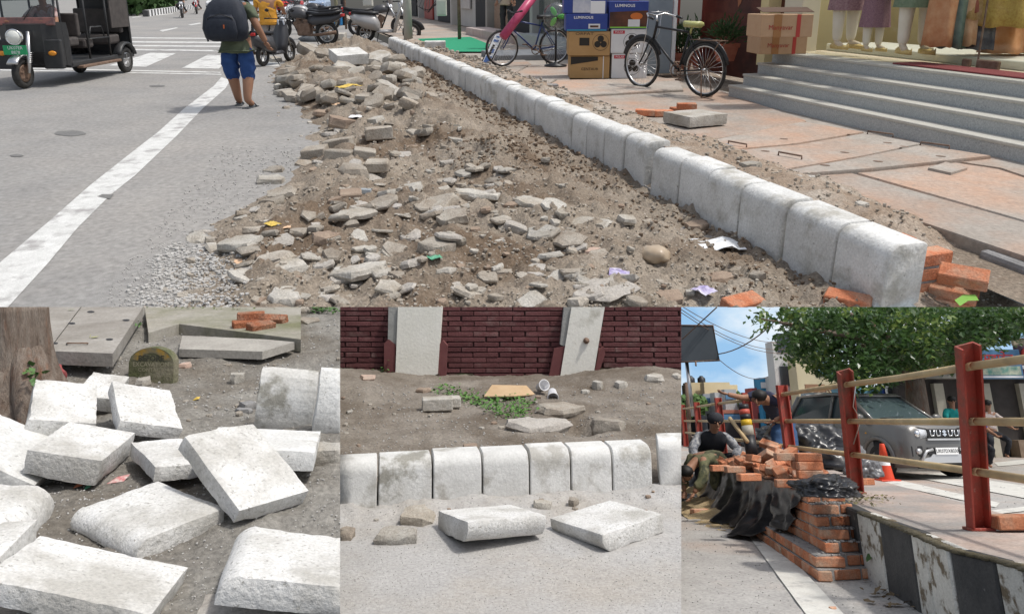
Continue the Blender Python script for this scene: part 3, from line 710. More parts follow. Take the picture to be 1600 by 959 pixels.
# the brick stub behind the nearest kerb: laid bricks with mortar
st = thing('brick_stub', T, SM(2.90, KV + .36, -.02), 'orange brick stub with grey mortar behind the nearest kerb stone', 'brickwork')
for k in range(4):
    part('brick', bme, None, st, tr(.03 + .008 * (k % 2), .06, .035 + .082 * k) @ rz(math.pi / 2 * 0 + .02 * k)); part('brick', bme, None, st, tr(.03, .30, .035 + .082 * k) @ rz(.01))
    if k < 3: part('mortar', MB().box(.20, .34, .014, tr(.03, .18, .075 + .082 * k)), m_mortar, st)
for i, (px, py, z, a, tl, lab) in enumerate(((1505, 432, .22, -.6, .4, 'orange brick tumbled beside the stub, upper one'), (1490, 455, .10, -.7, .35, 'orange brick tumbled beside the stub, middle one'), (1478, 470, .04, -.6, .3, 'orange brick tumbled beside the stub, lowest one'))):
    brick(T, tr(T.G(px, py, z)) @ rz(a) @ rx(tl), lab)
stone(1488, 428, 40, .6, .5, label='brown stone wedged between the stub and the tumbled bricks', name='broken_stone', mt=m_darkst, gf=lambda x, y: T.G(x, y, .18))
b = MB(); b.add([(0, 0, 0), (.05, .02, .02), (.09, .0, .03), (.10, .05, .04), (.05, .07, .03), (.0, .05, .01)], [tuple(range(6))])
solo('green_leaf', b, flat('fresh_leaf', (.22, .45, .08), .5), T, tr(T.G(1500, 478, .12)), 'bright green leaf below the tumbled bricks', 'leaf')
# ---- grey slab on the pavement, white block on the heap, kerb-like block far on the backfill
def lying(pan, dims, e, c, label, mt, name='kerb_stone', round_=None, mind=None, cat='kerb stone', group=None, seed=0):
    """a kerb stone lying free: dims (x,y,z), euler, centre of the block; round_ = which edge is rounded"""
    w, d, h = dims; c = Vector(c); Rm = Euler(e, 'XYZ').to_matrix()
    if mind and h < mind: c = c - Rm @ Vector((0, 0, (mind - h) / 2)); h = mind
    bm = bmesh.new(); bmesh.ops.create_cube(bm, size=1)
    for q in bm.verts: q.co = Vector((q.co.x * w, q.co.y * d, q.co.z * h))
    if round_:
        ax, sg, top = round_; es = []
        for ed in bm.edges:
            a, z = ed.verts[0].co, ed.verts[1].co
            if a[ax] * sg > 0 and z[ax] * sg > 0 and a.z * top > 0 and z.z * top > 0: es.append(ed)
        bmesh.ops.bevel(bm, geom=es, offset=h * .82, segments=6, affect='EDGES', profile=.5)
    for ax in (0, 1, 2):                                   # slice into small facets so that edges can be chipped
        L_ = (w, d, h)[ax]; k = max(2, int(L_ / .026))
        for i in range(1, k):
            co = [0, 0, 0]; no = [0, 0, 0]; co[ax] = -L_ / 2 + L_ * i / k; no[ax] = 1
            bmesh.ops.bisect_plane(bm, geom=bm.verts[:] + bm.edges[:] + bm.faces[:], plane_co=co, plane_no=no)
    sv = Vector((seed * 5.3, seed * 1.9, 2)); dm_ = Vector((w, d, h)); sharp_v = {v for e_ in bm.edges if e_.calc_face_angle(0) > .9 for v in e_.verts}
    for q in bm.verts:
        c0 = q.co.copy(); q.co += mnoise.noise_vector(c0 * 5 + sv) * .005 + mnoise.noise_vector(c0 * 22 + sv) * .0007
        if q in sharp_v:
            chip = .003 + .010 * max(0., mnoise.noise(c0 * 9 + sv) - .2) + .005 * max(0., mnoise.noise(c0 * 30 - sv))
            q.co -= Vector([math.copysign(chip, c0[i]) if abs(abs(c0[i]) - dm_[i] / 2) < .002 else 0 for i in range(3)])
    mb = MB().bm(bm).mesh(name, mt, 32)
    return solo(name, mb, None, pan, Matrix.Translation(c) @ Rm.to_4x4(), label, cat, group)
lying(T, (.522, .448, .122), (-.019, .006, .468), (1.996, 8.001, .316), 'rough grey concrete slab lying on the pavement in front of the bicycle', m_pale, 'concrete_slab', cat='slab')
lying(T, (.60, .62, .20), (.15, -.03, .507), (-3.152, 14.437, .46), 'clean pale concrete block lying on top of the far rubble heap', m_kerbw, 'concrete_block', cat='block')
lying(T, (.5, .35, .2), (0, 0, .1), tuple(T.G(680, 71, .42)), 'small pale block standing on the soil behind the far kerbs', m_kerbw, 'concrete_block', cat='block')
# ------------------------------------------------------------------ builders for people, bicycles and motor vehicles
def std():
    return dict(pel=(0, 0, .93, .135, .11), bel=(0, 0, 1.07, .135, .105), che=(0, 0, 1.28, .155, .11), nek=(0, 0, 1.45, .055), hb=(0, .025, 1.54, .068), hm=(0, .025, 1.62, .088, .095), ht=(0, .01, 1.70, .06),
        sl=(-.17, 0, 1.39, .062), el=(-.25, 0, 1.13, .044), wl=(-.26, .06, .90, .031), sr=(.17, 0, 1.39, .062), er=(.25, 0, 1.13, .044), wr=(.26, .06, .90, .031),
        tl=(-.095, 0, .86, .088), kl=(-.11, .02, .49, .058), al=(-.11, 0, .09, .036), fl=(-.12, .13, .035, .034), tr=(.095, 0, .86, .088), kr=(.11, .02, .49, .058), ar=(.11, 0, .09, .036), fr=(.12, .13, .035, .034))
EDG = [('pel', 'bel'), ('bel', 'che'), ('che', 'nek'), ('nek', 'hb'), ('hb', 'hm'), ('hm', 'ht')] + [(a + s_, b + s_) for s_ in 'lr' for a, b in (('s', 'e'), ('e', 'w'), ('t', 'k'), ('k', 'a'), ('a', 'f'))] + [('che', 'sl'), ('che', 'sr'), ('pel', 'tl'), ('pel', 'tr')]
def lerp(a, b, t): return tuple(x + (y - x) * t for x, y in zip(a, b))
def sub(J, names, extra, edges, grow):
    d = {k: tuple(J[k][:3]) + tuple(r + grow for r in J[k][3:]) for k in names}; d.update(extra); return d
def hand(b, w, d, side=1, s_=1., curl=.5):
    """palm, four bent fingers of unequal length and a thumb off the side of the palm"""
    w = Vector(w[:3]); d = Vector(d).normalized(); a = d.cross(Vector((0, 0, 1)))
    if a.length < .1: a = Vector((0, 1, 0)) if abs(d.y) < .9 else Vector((1, 0, 0))
    a.normalize(); nrm = a.cross(d).normalized()
    m = Matrix((( a.x, nrm.x, d.x, w.x), (a.y, nrm.y, d.y, w.y), (a.z, nrm.z, d.z, w.z), (0, 0, 0, 1)))
    b.ball(.042 * s_, .018 * s_, .055 * s_, m @ tr(0, 0, .045 * s_), 2)
    for i, L_ in enumerate((.068, .078, .073, .056)):
        x = (-.031 + .0205 * i) * s_; L_ *= s_
        b.tube([m @ Vector((x, 0, .085 * s_)), m @ Vector((x * 1.05, L_ * .25 * curl, .085 * s_ + L_ * .5)), m @ Vector((x * 1.05, L_ * .75 * curl, .085 * s_ + L_ * .85))], [.0095 * s_, .009 * s_, .007 * s_], 6)
    b.tube([m @ Vector((.035 * side * s_, 0, .02 * s_)), m @ Vector((.062 * side * s_, .015 * s_, .055 * s_)), m @ Vector((.066 * side * s_, .028 * s_, .088 * s_))], [.013 * s_, .011 * s_, .008 * s_], 6)
def face(b, hm, fwd=(0, 1, 0)):
    h = Vector(hm[:3]); f = Vector(fwd).normalized(); s_ = f.cross(Vector((0, 0, 1))).normalized(); u = s_.cross(f)
    def at(x, y, z): return h + s_ * x + f * y + u * z
    b.tube([at(0, .085, .03), at(0, .112, -.02), at(0, .09, -.03)], [.010, .016, .012], 6)            # nose
    for x in (-1, 1):
        b.ball(.018, .01, .03, tr(at(x * .092, 0, -.005)), 1)                                        # ears
        b.ball(.017, .008, .006, tr(at(x * .034, .086, .034)), 1)                                    # brows and lids
    b.tube([at(-.026, .088, -.058), at(0, .098, -.056), at(.026, .088, -.058)], .008, 6)              # mouth
def wrinkle(mb, amp=.012, f=8., seed=0.):
    """creases in cloth"""
    mb.v = [tuple(Vector(q) + mnoise.noise_vector(Vector((q[0] * f, q[1] * f, q[2] * f * 1.8)) + Vector((seed, 0, 0))) * amp + mnoise.noise_vector(Vector(q) * f * 2.6) * amp * .45) for q in mb.v]
    return mb
def person(pan, m, label, J, shirt, trousers, sleeve=.75, leg='full', shoes=None, hair=True, group=None, facing=None, hands=True, skin_m=None, name='person', hem=None):
    t = thing(name, pan, m, label, 'person', group)
    b = skin(J, EDG, 0, 2)
    if hands:
        for s_, sg in (('l', -1), ('r', 1)): hand(b, J['w' + s_], Vector(J['w' + s_][:3]) - Vector(J['e' + s_][:3]), -sg)
    if facing: face(b, J['hm'], facing)
    part('body', b, skin_m or m_skin, t)
    g = .020
    ex = {}; ed = [('pel', 'bel'), ('bel', 'che'), ('che', 'col'), ('che', 'sl'), ('che', 'sr')]
    ex['col'] = lerp(J['che'][:3], J['nek'][:3], .82) + (.085,)
    for s_ in 'lr':
        p = lerp(J['s' + s_], J['e' + s_], min(sleeve, 1.)); p = p if sleeve <= 1 else lerp(J['e' + s_], J['w' + s_], sleeve - 1)
        if sleeve > 1: ex['e' + s_ + '2'] = J['e' + s_][:3] + (J['e' + s_][3] + g,); ed += [('s' + s_, 'e' + s_ + '2'), ('e' + s_ + '2', 'c' + s_)]
        else: ed.append(('s' + s_, 'c' + s_))
        ex['c' + s_] = tuple(p[:3]) + (J['e' + s_][3] + g * 1.1,)
    if hem: ex['hem'] = hem; ed.append(('pel', 'hem'))
    part('shirt', wrinkle(skin(sub(J, ('pel', 'bel', 'che', 'sl', 'sr'), ex, ed, g), ed, 0, 3), .016, 7., len(label)), shirt, t)
    ex = {}; ed = [('w0', 'pel')]; ex['w0'] = lerp(J['pel'], J['bel'], .5)[:3] + (J['pel'][3] * .95,)
    for s_ in 'lr':
        ed += [('pel', 't' + s_), ('t' + s_, 'k' + s_), ('k' + s_, 'e' + s_)]
        k = 1. if leg == 'full' else leg
        ex['e' + s_] = lerp(J['k' + s_][:3], J['a' + s_][:3], k if k < 1 else .97) + ((.072 if k < 1 else .055),)
    Jt = dict(J); Jt['pel'] = J['pel'][:3] + tuple(v * .86 for v in J['pel'][3:])
    part('trousers', wrinkle(skin(sub(Jt, ('pel', 'tl', 'tr', 'kl', 'kr'), ex, ed, .018), ed, 1, 3), .016, 7., len(label) + 5), trousers, t)
    if shoes:
        for s_ in 'lr':
            b = MB(); a, f = Vector(J['a' + s_][:3]), Vector(J['f' + s_][:3]); d = (f - a); d.z = 0; d.normalize(); c = a.lerp(f, .5)
            b.box(.095, .27, .022, tr(c.x, c.y, min(a.z, f.z) - .034) @ rz(math.atan2(-d.x, d.y)), bev=.008)
            b.tube([f + Vector((-.05, -.01, -.02)), f + Vector((0, .01, .035)), f + Vector((.05, -.01, -.02))], .012, 6)
            part('sandal', b, shoes, t)
    if hair:
        b = MB(); h = Vector(J['hm'][:3]); b.ball(.101, .112, .085, tr(h.x, h.y - .016, h.z + .045), 2, .12, 3); part('hair', b, m_hair, t)
    return t
def wheel(r, w, tyre, rim, hubc, spokes=0, parent=None, m=None, name='wheel', tr_=.0, disc=False):
    """axis along y; thing > wheel > rim / hub"""
    b = MB(); tw = tr_ or w / 2
    b.tube([((r - tw) * math.cos(2 * math.pi * i / 30), 0, (r - tw) * math.sin(2 * math.pi * i / 30)) for i in range(30)], tw, 8, closed=True, flatten=(w / 2) / tw if tr_ else 1)
    o = part(name, b, tyre, parent, m)
    b = MB(); rr = r - 2 * tw
    if disc:
        b.lathe([(.0, -w * .3), (rr * .3, -w * .34), (rr * .75, -w * .2), (rr, -w * .38), (rr, w * .38), (rr * .75, w * .2), (.3 * rr, w * .34), (0, w * .3)], 24, rx(math.pi / 2))
        for k in range(5): b.box(rr * .26, w * .78, rr * .55, ry(k * 2 * math.pi / 5) @ tr(0, 0, rr * .52), bev=.01)
    else:
        b.tube([(rr * math.cos(2 * math.pi * i / 30), 0, rr * math.sin(2 * math.pi * i / 30)) for i in range(30)], .012 if rr > .2 else .015, 6, closed=True)
        for k in range(spokes):
            a = 2 * math.pi * k / spokes; s_ = (-1) ** k
            b.tube([(.02 * math.cos(a + .9 * s_), s_ * .025, .02 * math.sin(a + .9 * s_)), (rr * math.cos(a), 0, rr * math.sin(a))], .0022 if spokes > 8 else .014, 4)
        b.tube([(0, -.045, 0), (0, .045, 0)], .02, 8)
    part('rim', b, rim, o)
    return o
def bicycle(pan, m, label, frame, old=True):
    t = thing('bicycle', pan, m, label, 'bicycle'); r = .335
    for x in (0, 1.1): wheel(r, .042, m_rubber, m_steel, m_steel, 28, t, tr(x, 0, r))
    bb = (.43, 0, .29); st = (.27, 0, .78); ht = (.86, 0, .83); hb = (.90, 0, .68)
    b = MB()
    for p, q in ((bb, st), (bb, hb), (st if old else (.29, 0, .72), ht)): b.tube([p, q], .0155, 8)
    b.tube([hb, ht, (.845, 0, .9)], .018, 8)
    for s_ in (-.055, .055): b.tube([(0, s_, r), (bb[0], s_ * .4, bb[2])], .010, 6); b.tube([(0, s_, r), (.285, s_ * .3, .74)], .008, 6)
    part('frame', b, frame, t)
    b = MB()
    for s_ in (-.05, .05): b.tube([(1.1, s_, r), (1.02, s_, r + .12), (.92, s_, .66), (.90, 0, .69)], .011, 6)
    part('fork', b, frame, t)
    b = MB()
    if old: b.tube([(.66, -.26, .94), (.76, -.25, .96), (.88, -.16, 1.0), (.87, 0, .97), (.88, .16, 1.0), (.76, .25, .96), (.66, .26, .94)], .011, 8)
    else: b.tube([(.84, -.29, 1.0), (.86, 0, .96), (.84, .29, 1.0)], .012, 8)
    b.tube([(.845, 0, .88), (.87, 0, .97)], .012, 6)
    hb_ = part('handlebar', b, m_steel if old else m_black, t)
    for s_ in (-1, 1): part('grip', MB().tube([(.66, .26 * s_, .94), (.75, .252 * s_, .958)] if old else [(.84, .29 * s_, 1.0), (.845, .19 * s_, .988)], .017, 8), m_black, hb_)
    if old:
        b = MB()
        for s_ in (-.12, .12): b.tube([(.90, s_, .97), (.92, s_, .75), (1.09, s_ * .3, .42)], .005, 5)
        b.tube([(.80, -.16, 1.02), (.80, .16, 1.02)], .006, 5); part('brake_rods', b, m_steel, t)
    b = MB(); b.loft([[(x, y, z) for (y, z) in ((-w, .0), (-w * .8, .035), (0, .05), (w * .8, .035), (w, 0), (0, -.03))] for x, w in ((-.13, .06), (-.09, .105), (0, .09), (.08, .04), (.15, .022))], tr(.23, 0, .87)); b.tube([(.27, 0, .76), (.24, 0, .87)], .013, 8)
    part('saddle', b, flat('saddle_cover', (.42, .42, .16), .4) if old else m_black, t)
    b = MB(); b.lathe([(.075, -.004), (.09, -.004), (.09, .004), (.075, .004)], 24, tr(bb[0], .05, bb[2]) @ rx(math.pi / 2), cap=False); b.tube([(bb[0], -.07, bb[2]), (bb[0], .07, bb[2])], .018, 8)
    for s_, a in ((-1, .6), (1, .6 + math.pi)): b.tube([(bb[0], s_ * .075, bb[2]), (bb[0] + .165 * math.cos(a), s_ * .085, bb[2] + .165 * math.sin(a))], .009, 6); b.box(.09, .07, .02, tr(bb[0] + .165 * math.cos(a), s_ * .125, bb[2] + .165 * math.sin(a)), bev=.004)
    for z in (.07, -.07): b.tube([(0, .05, r + z * .45), (bb[0], .05, bb[2] + z)], .005, 4)
    part('crankset', b, m_iron, t)
    for x, a0, a1 in ((0, .1, 2.9), (1.1, .3, 2.75)):
        b = MB(); b.tube([(x + (r + .025) * math.cos(a0 + (a1 - a0) * i / 14), 0, r + (r + .025) * math.sin(a0 + (a1 - a0) * i / 14)) for i in range(15)], .03, 6, flatten=.25)
        if old: part('mudguard', b, m_black, t)
    if old:
        b = MB()
        for s_ in (-.06, .06):
            b.tube([(.2, s_, .70), (-.28, s_, .70)], .006, 5); b.tube([(-.26, s_, .70), (0, s_, r)], .006, 5)
        for i in range(4): b.tube([(.14 - .13 * i, -.06, .70), (.14 - .13 * i, .06, .70)], .005, 5)
        part('carrier', b, m_iron, t)
        b = MB()
        for s_ in (-.1, .1): b.tube([(0, s_ * .6, r), (-.06, s_, .01)], .009, 6)
        b.tube([(-.06, -.1, .01), (-.06, .1, .01)], .009, 6); part('stand', b, m_iron, t)
    else:
        part('kickstand', MB().tube([(.3, .04, .3), (.26, .2, .01)], .01, 6), m_black, t)
    return t
def motorbike(pan, m, label, body, group=None, scooter=False, simple=False, dark=None):
    """x forward, rear axle at the origin"""
    t = thing('scooter' if scooter else 'motorbike', pan, m, label, 'scooter' if scooter else 'motorbike', group)
    r, wb = (.25, 1.22) if scooter else (.30, 1.28); d = dark or m_black
    for x in (0, wb): wheel(r, .10, m_rubber, m_steel, m_steel, 6, t, tr(x, 0, r))
    b = MB()
    if scooter:
        def sec(x, w, z0, z1): return [(x, -w, z0), (x, -w * 1.05, (z0 + z1) / 2), (x, -w * .7, z1), (x, w * .7, z1), (x, w * 1.05, (z0 + z1) / 2), (x, w, z0)]
        b.loft([sec(-.38, .06, .62, .70), sec(-.25, .15, .48, .74), sec(.0, .18, .36, .74), (sec(.28, .17, .30, .70)), sec(.38, .14, .28, .50)])
        b.loft([sec(.30, .15, .24, .32), sec(.72, .15, .24, .32)])
        b.loft([[(x0, -w, z), (x0 + .07, 0, z), (x0, w, z), (x0 - .03, 0, z)] for x0, w, z in ((.74, .16, .24), (.80, .21, .45), (.86, .22, .68), (.95, .14, .92), (.93, .10, 1.0))])
        part('body', b, body, t)
        part('front_mudguard', MB().tube([(wb + .30 * math.cos(a), 0, r + .29 * math.sin(a)) for a in [.2 + .2 * i for i in range(11)]], .065, 8, flatten=.5), d, t)
    else:
        def sec(x, w, z0, z1): return [(x, -w, z0), (x, -w, (z0 + z1) / 2), (x, -w * .6, z1), (x, w * .6, z1), (x, w, (z0 + z1) / 2), (x, w, z0)]
        b.loft([sec(.46, .09, .68, .80), sec(.56, .15, .66, .90), (sec(.76, .17, .68, .93)), sec(.92, .10, .72, .88)])
        b.loft([sec(-.42, .05, .70, .80), sec(-.15, .10, .55, .76), sec(.3, .11, .5, .74), sec(.45, .08, .55, .7)])
        part('body', b, body, t)
        b = MB(); b.box(.34, .24, .30, tr(.56, 0, .40), bev=.04); b.box(.2, .2, .2, tr(.7, 0, .52) @ ry(.5), bev=.03); part('engine', b, m_iron, t)
        b = MB(); b.tube([(.40, 0, .62), (.95, 0, .85)], .03, 8); b.tube([(.95, 0, .80), (.72, 0, .25), (.3, 0, .25), (0, .09, r)], .022, 8); b.tube([(0, -.09, r), (.3, 0, .25)], .022, 8); part('frame', b, m_black, t)
        part('front_mudguard', MB().tube([(wb + .34 * math.cos(a), 0, r + .33 * math.sin(a)) for a in [.7 + .16 * i for i in range(11)]], .055, 8, flatten=.4), body, t)
    b = MB(); b.loft([[(x, -w, z), (x, -w * .8, z + .07), (x, w * .8, z + .07), (x, w, z)] for x, w, z in ((-.40, .09, .80), (-.2, .13, .76), (.2, .13, .73), (.46, .10, .76))] if not scooter else [[(x, -w, z), (x, -w * .8, z + .08), (x, w * .8, z + .08), (x, w, z)] for x, w, z in ((-.34, .09, .74), (-.1, .15, .73), (.2, .15, .71), (.36, .12, .70))])
    part('seat', b, m_black, t)
    hx, hz = (.92, 1.02) if scooter else (.93, .98)
    b = MB(); b.tube([(hx - .12, -.34, hz + .03), (hx, -.14, hz + .02), (hx, .14, hz + .02), (hx - .12, .34, hz + .03)], .013, 6)
    for s_ in (-1, 1): b.tube([(hx - .13, .35 * s_, hz + .03), (hx - .02, .27 * s_, hz + .03)], .019, 6)
    hb_ = part('handlebar', b, m_black, t)
    for s_ in (-1, 1):
        b = MB(); b.tube([(hx - .02, .22 * s_, hz + .02), (hx - .03, .30 * s_, hz + .20)], .006, 5); b.ball(.015, .065, .045, tr(hx - .03, .33 * s_, hz + .22), 1); part('mirror', b, m_black, hb_)
    b = MB()
    for s_ in (-.07, .07): b.tube([(hx - .02, s_, hz), (wb, s_, r)], .022, 8)
    part('fork', b, m_steel, t)
    b = MB(); b.ball(.05, .10, .08, tr(hx + .08, 0, hz - .12 if not scooter else hz - .02), 2); part('headlight', b, flat('headlight_glass', (.75, .77, .8), .1, spec=.8), t)
    b = MB(); b.tube([(.45, .13, .26), (.1, .16, .28), (-.3, .17, .34)], [.025, .035, .045], 8); part('exhaust', b, m_iron, t)
    b = MB(); b.box(.06, .16, .07, tr(-.43 if not scooter else -.38, 0, .74), bev=.015); part('tail_light', b, m_red, t)
    b = MB(); b.tube([(.35, -.05, .25), (.32, -.22, .02)], .012, 6); part('side_stand', b, m_black, t)
    return t
def car(pan, m, label, paint, name='car', h=1.55, Lh=4., w=1.7, cat='car', group=None):
    """far traffic: x across, front towards -y"""
    t = thing(name, pan, m, label, cat, group)
    def sec(y, hw, z0, z1, top=.8): return [(-hw, y, z0), (-hw, y, z1 * .8), (-hw * top, y, z1), (hw * top, y, z1), (hw, y, z1 * .8), (hw, y, z0)]
    b = MB(); k = Lh / 4; b.loft([sec(-2 * k, w * .44, .35, .70, .95), sec(-1.9 * k, w * .49, .25, .85, .93), sec(-1.0 * k, w * .5, .22, 1.0, .93), sec(1.7 * k, w * .5, .22, 1.02, .93), sec(2 * k, w * .46, .35, .95, .93)], smooth=False); part('body', b, paint, t)
    b = MB(); g0 = 1.0
    b.loft([[(-hw, y, z), (hw, y, z)][::1] + [(hw * .85, y2, z2), (-hw * .85, y2, z2)] for hw, y, z, y2, z2 in ((w * .47, -1.1 * k, g0, -.45 * k, h - .04), (w * .47, 1.75 * k, g0, 1.4 * k, h - .04))], smooth=False); part('window', b, flat('car_glass', (.03, .04, .05), .08, spec=.8), t)
    part('roof', MB().box(w * .82, 1.95 * k, .06, tr(0, .48 * k, h - .02), bev=.02), paint, t)
    for sx in (-1, 1):
        for y in (-1.25 * k, 1.25 * k): wheel(.31, .19, m_rubber, m_steel, m_steel, 5, t, tr(sx * w * .45, y, .31) @ rz(math.pi / 2), disc=True)
        part('headlight', MB().ball(.16, .05, .09, tr(sx * w * .36, -1.97 * k, .68), 1), flat('headlight_glass', (.75, .77, .8), .1), t)
    part('bumper', MB().box(w * .9, .08, .14, tr(0, -2.0 * k, .42), bev=.03), m_black, t)
    return t
# ================================================================== T : shops, vehicles and people of the street
def fbox(u0, u1, v0, v1, z0, z1, bev=0.):
    """a box in the street frame"""
    return MB().box(v1 - v0, u1 - u0, z1 - z0, tr((v0 + v1) / 2, (u0 + u1) / 2, (z0 + z1) / 2), bev)
ST = STR
# granite steps
RS, TD, SV = .148, .22, 5.86
steps = thing('granite_steps', T, ST, 'grey speckled granite steps leading up to the clothes shop', 'steps')
for k in range(4):
    v0 = SV + TD * k; z1 = PV + RS * (k + 1)
    s_ = part('step', fbox(1.5, 9.05, v0, SV + 2.6 if k == 3 else v0 + TD + .05, z1 - RS + (.0 if k else -.1), z1 - .03), m_granite, steps)
    part('nosing', fbox(1.5, 9.06, v0 - .012, v0 + TD + (.002 if k < 3 else .05), z1 - .03, z1, .004), m_nose, s_)
m_marble = mat('shop_floor', (.58, .49, .34), (.66, .58, .43), 2, .25, spec=.5)
LZ = PV + RS * 4
part('landing', fbox(1.5, 9.04, SV + 3 * TD + .28, SV + 4.2, LZ - .03, LZ + .001), m_marble, steps)
mat_w = mat('cream_wall', (.66, .54, .28), (.70, .59, .33), 1.5, .7)
shop = thing('clothes_shop', T, ST, 'clothes shop with a wide glass front above the granite steps', 'shop')
part('back_wall', fbox(1.5, 10.2, SV + 3.2, SV + 3.3, LZ, 2.1), mat_w, shop)
part('side_wall', fbox(10.0, 10.2, SV + 1.2, SV + 3.2, LZ - .3, 2.1), mat_w, shop)
part('pillar', fbox(8.95, 9.35, SV + 1.0, SV + 1.3, PV, 2.3, .01), mat('cream_pillar', (.62, .57, .44), (.66, .61, .48), 2, .6), shop)
part('display_plinth', fbox(4.5, 9.0, SV + 1.5, SV + 2.5, LZ, LZ + .10, .01), mat('plinth', (.62, .60, .52), (.68, .66, .58), 3, .4), shop)
g = glass('shop_glass', (.93, .95, .92), .03)
part('glass_pane', fbox(6.35, 8.95, SV + 1.30, SV + 1.312, LZ + .02, 2.3), g, shop)
part('glass_door', fbox(3.2, 6.32, SV + 1.28, SV + 1.292, LZ + .03, 2.3), g, shop)
part('door_fitting', fbox(6.05, 6.32, SV + 1.26, SV + 1.31, LZ + .005, LZ + .10, .01), m_iron, shop); part('door_fitting', fbox(6.42, 6.52, SV + 1.28, SV + 1.33, LZ + .005, LZ + .09, .01), m_iron, shop)
part('door_frame', fbox(6.315, 6.33, SV + 1.285, SV + 1.30, LZ + .02, 2.3), m_iron, shop)
part('low_shelf', fbox(5.2, 6.9, SV + 2.75, SV + 3.15, LZ, LZ + .5, .01), mat('dark_wood', (.16, .10, .06), (.2, .13, .08), 6, .5), shop)
solo('door_mat', fbox(3.6, 7.0, SV + .80, SV + 1.22, LZ + .002, LZ + .018, .004), mat('red_mat', (.20, .05, .05), (.25, .07, .07), 60, 1, .4, 200), T, ST, 'long dark red door mat on the shop landing', 'mat')
# mannequins behind the glass
def mannequin(px, label, kurta, pyj, scale=1., py=80, cut=.62, turn=0., z=LZ + .10):
    q = T.G(px, py, z); t = thing('mannequin', T, tr(q) @ rz(turn) @ Matrix.Scale(scale, 4), label, 'mannequin', 'mannequins in the shop window')
    J = std(); J['al'] = (-.12, 0, .08, .04); J['ar'] = (.12, .03, .08, .04); J['wl'] = (-.12, -.22, .98, .03); J['wr'] = (.14, -.22, .96, .03); J['el'] = (-.27, -.02, 1.14, .045); J['er'] = (.27, -.02, 1.14, .045)
    J['fl'] = (-.15, -.14, .04, .036); J['fr'] = (.16, -.12, .04, .036)
    b = skin(J, EDG, 0, 2); hand(b, J['wl'], (.6, -.4, -.3)); hand(b, J['wr'], (-.6, -.4, -.3)); part('body', b, flat('mannequin_shell', (.62, .52, .38), .4), t)
    ed = [('w0', 'pel')]; ex = {'w0': (0, 0, 1.0, .13)}
    for s_ in 'lr': ed += [('pel', 't' + s_), ('t' + s_, 'k' + s_), ('k' + s_, 'e' + s_)]; ex['e' + s_] = J['a' + s_][:3] + (.058,)
    part('trousers', skin(sub(J, ('pel', 'tl', 'tr', 'kl', 'kr'), ex, ed, .028), ed, 1, 2), pyj, t)
    b = MB(); n_ = 28; secs = []
    for z_, a, d, w in ((cut, .25, .19, .10), (cut + .18, .235, .18, .07), (.98, .20, .15, .02), (1.15, .195, .145, 0), (1.32, .215, .15, 0), (1.42, .16, .12, 0), (1.47, .08, .08, 0)):
        secs.append([(a * math.cos(2 * math.pi * i / n_) * (1 + w * math.cos(9 * 2 * math.pi * i / n_)), d * math.sin(2 * math.pi * i / n_) * (1 + w * math.cos(9 * 2 * math.pi * i / n_ + 1)), z_) for i in range(n_)])
    b.loft(secs, cap=False); k = part('kurta', b, kurta, t)
    b = MB()
    for s_ in 'lr': b.tube([J['s' + s_][:3], J['e' + s_][:3], lerp(J['e' + s_], J['w' + s_], .85)[:3]], [.085, .07, .055], 10)
    part('sleeves', b, kurta, t)
    for s_ in (-1, 1):
        b = MB(); b.loft([[(s_ * .13 + x * w, y, z_) for x, z_ in ((-1, 0), (-1, h_ * .6), (0, h_), (1, h_ * .6), (1, 0))] for y, w, h_ in ((.07, .03, .07), (0, .042, .08), (-.12, .04, .06), (-.2, .018, .05), (-.23, .005, .075))]); part('shoe', b, mat('gold_shoe', (.55, .38, .12), (.65, .5, .22), 40, .4), t)
    return t
m_pyj = mat('cream_cotton', (.66, .62, .50), (.74, .70, .60), 4, .8, .2, 20)
m_k1 = mat('purple_print', (.22, .12, .14), (.36, .24, .24), 45, .8); m_k2 = mat('plum_print', (.19, .10, .13), (.30, .19, .21), 55, .8); m_k3 = mat('green_print', (.12, .18, .11), (.20, .25, .17), 30, .8)
mannequin(1318, 'mannequin in a purple kurta, nearest the carton boxes', m_k1, m_pyj, 1., 76, .48, .3)
mannequin(1362, 'short mannequin in a plum kurta beside the purple one', m_k2, m_pyj, .72, 80, .40, .1)
mannequin(1425, 'mannequin in a green kurta left of the hanging clothes', m_k3, m_pyj, 1.06, 84, .50, .0)
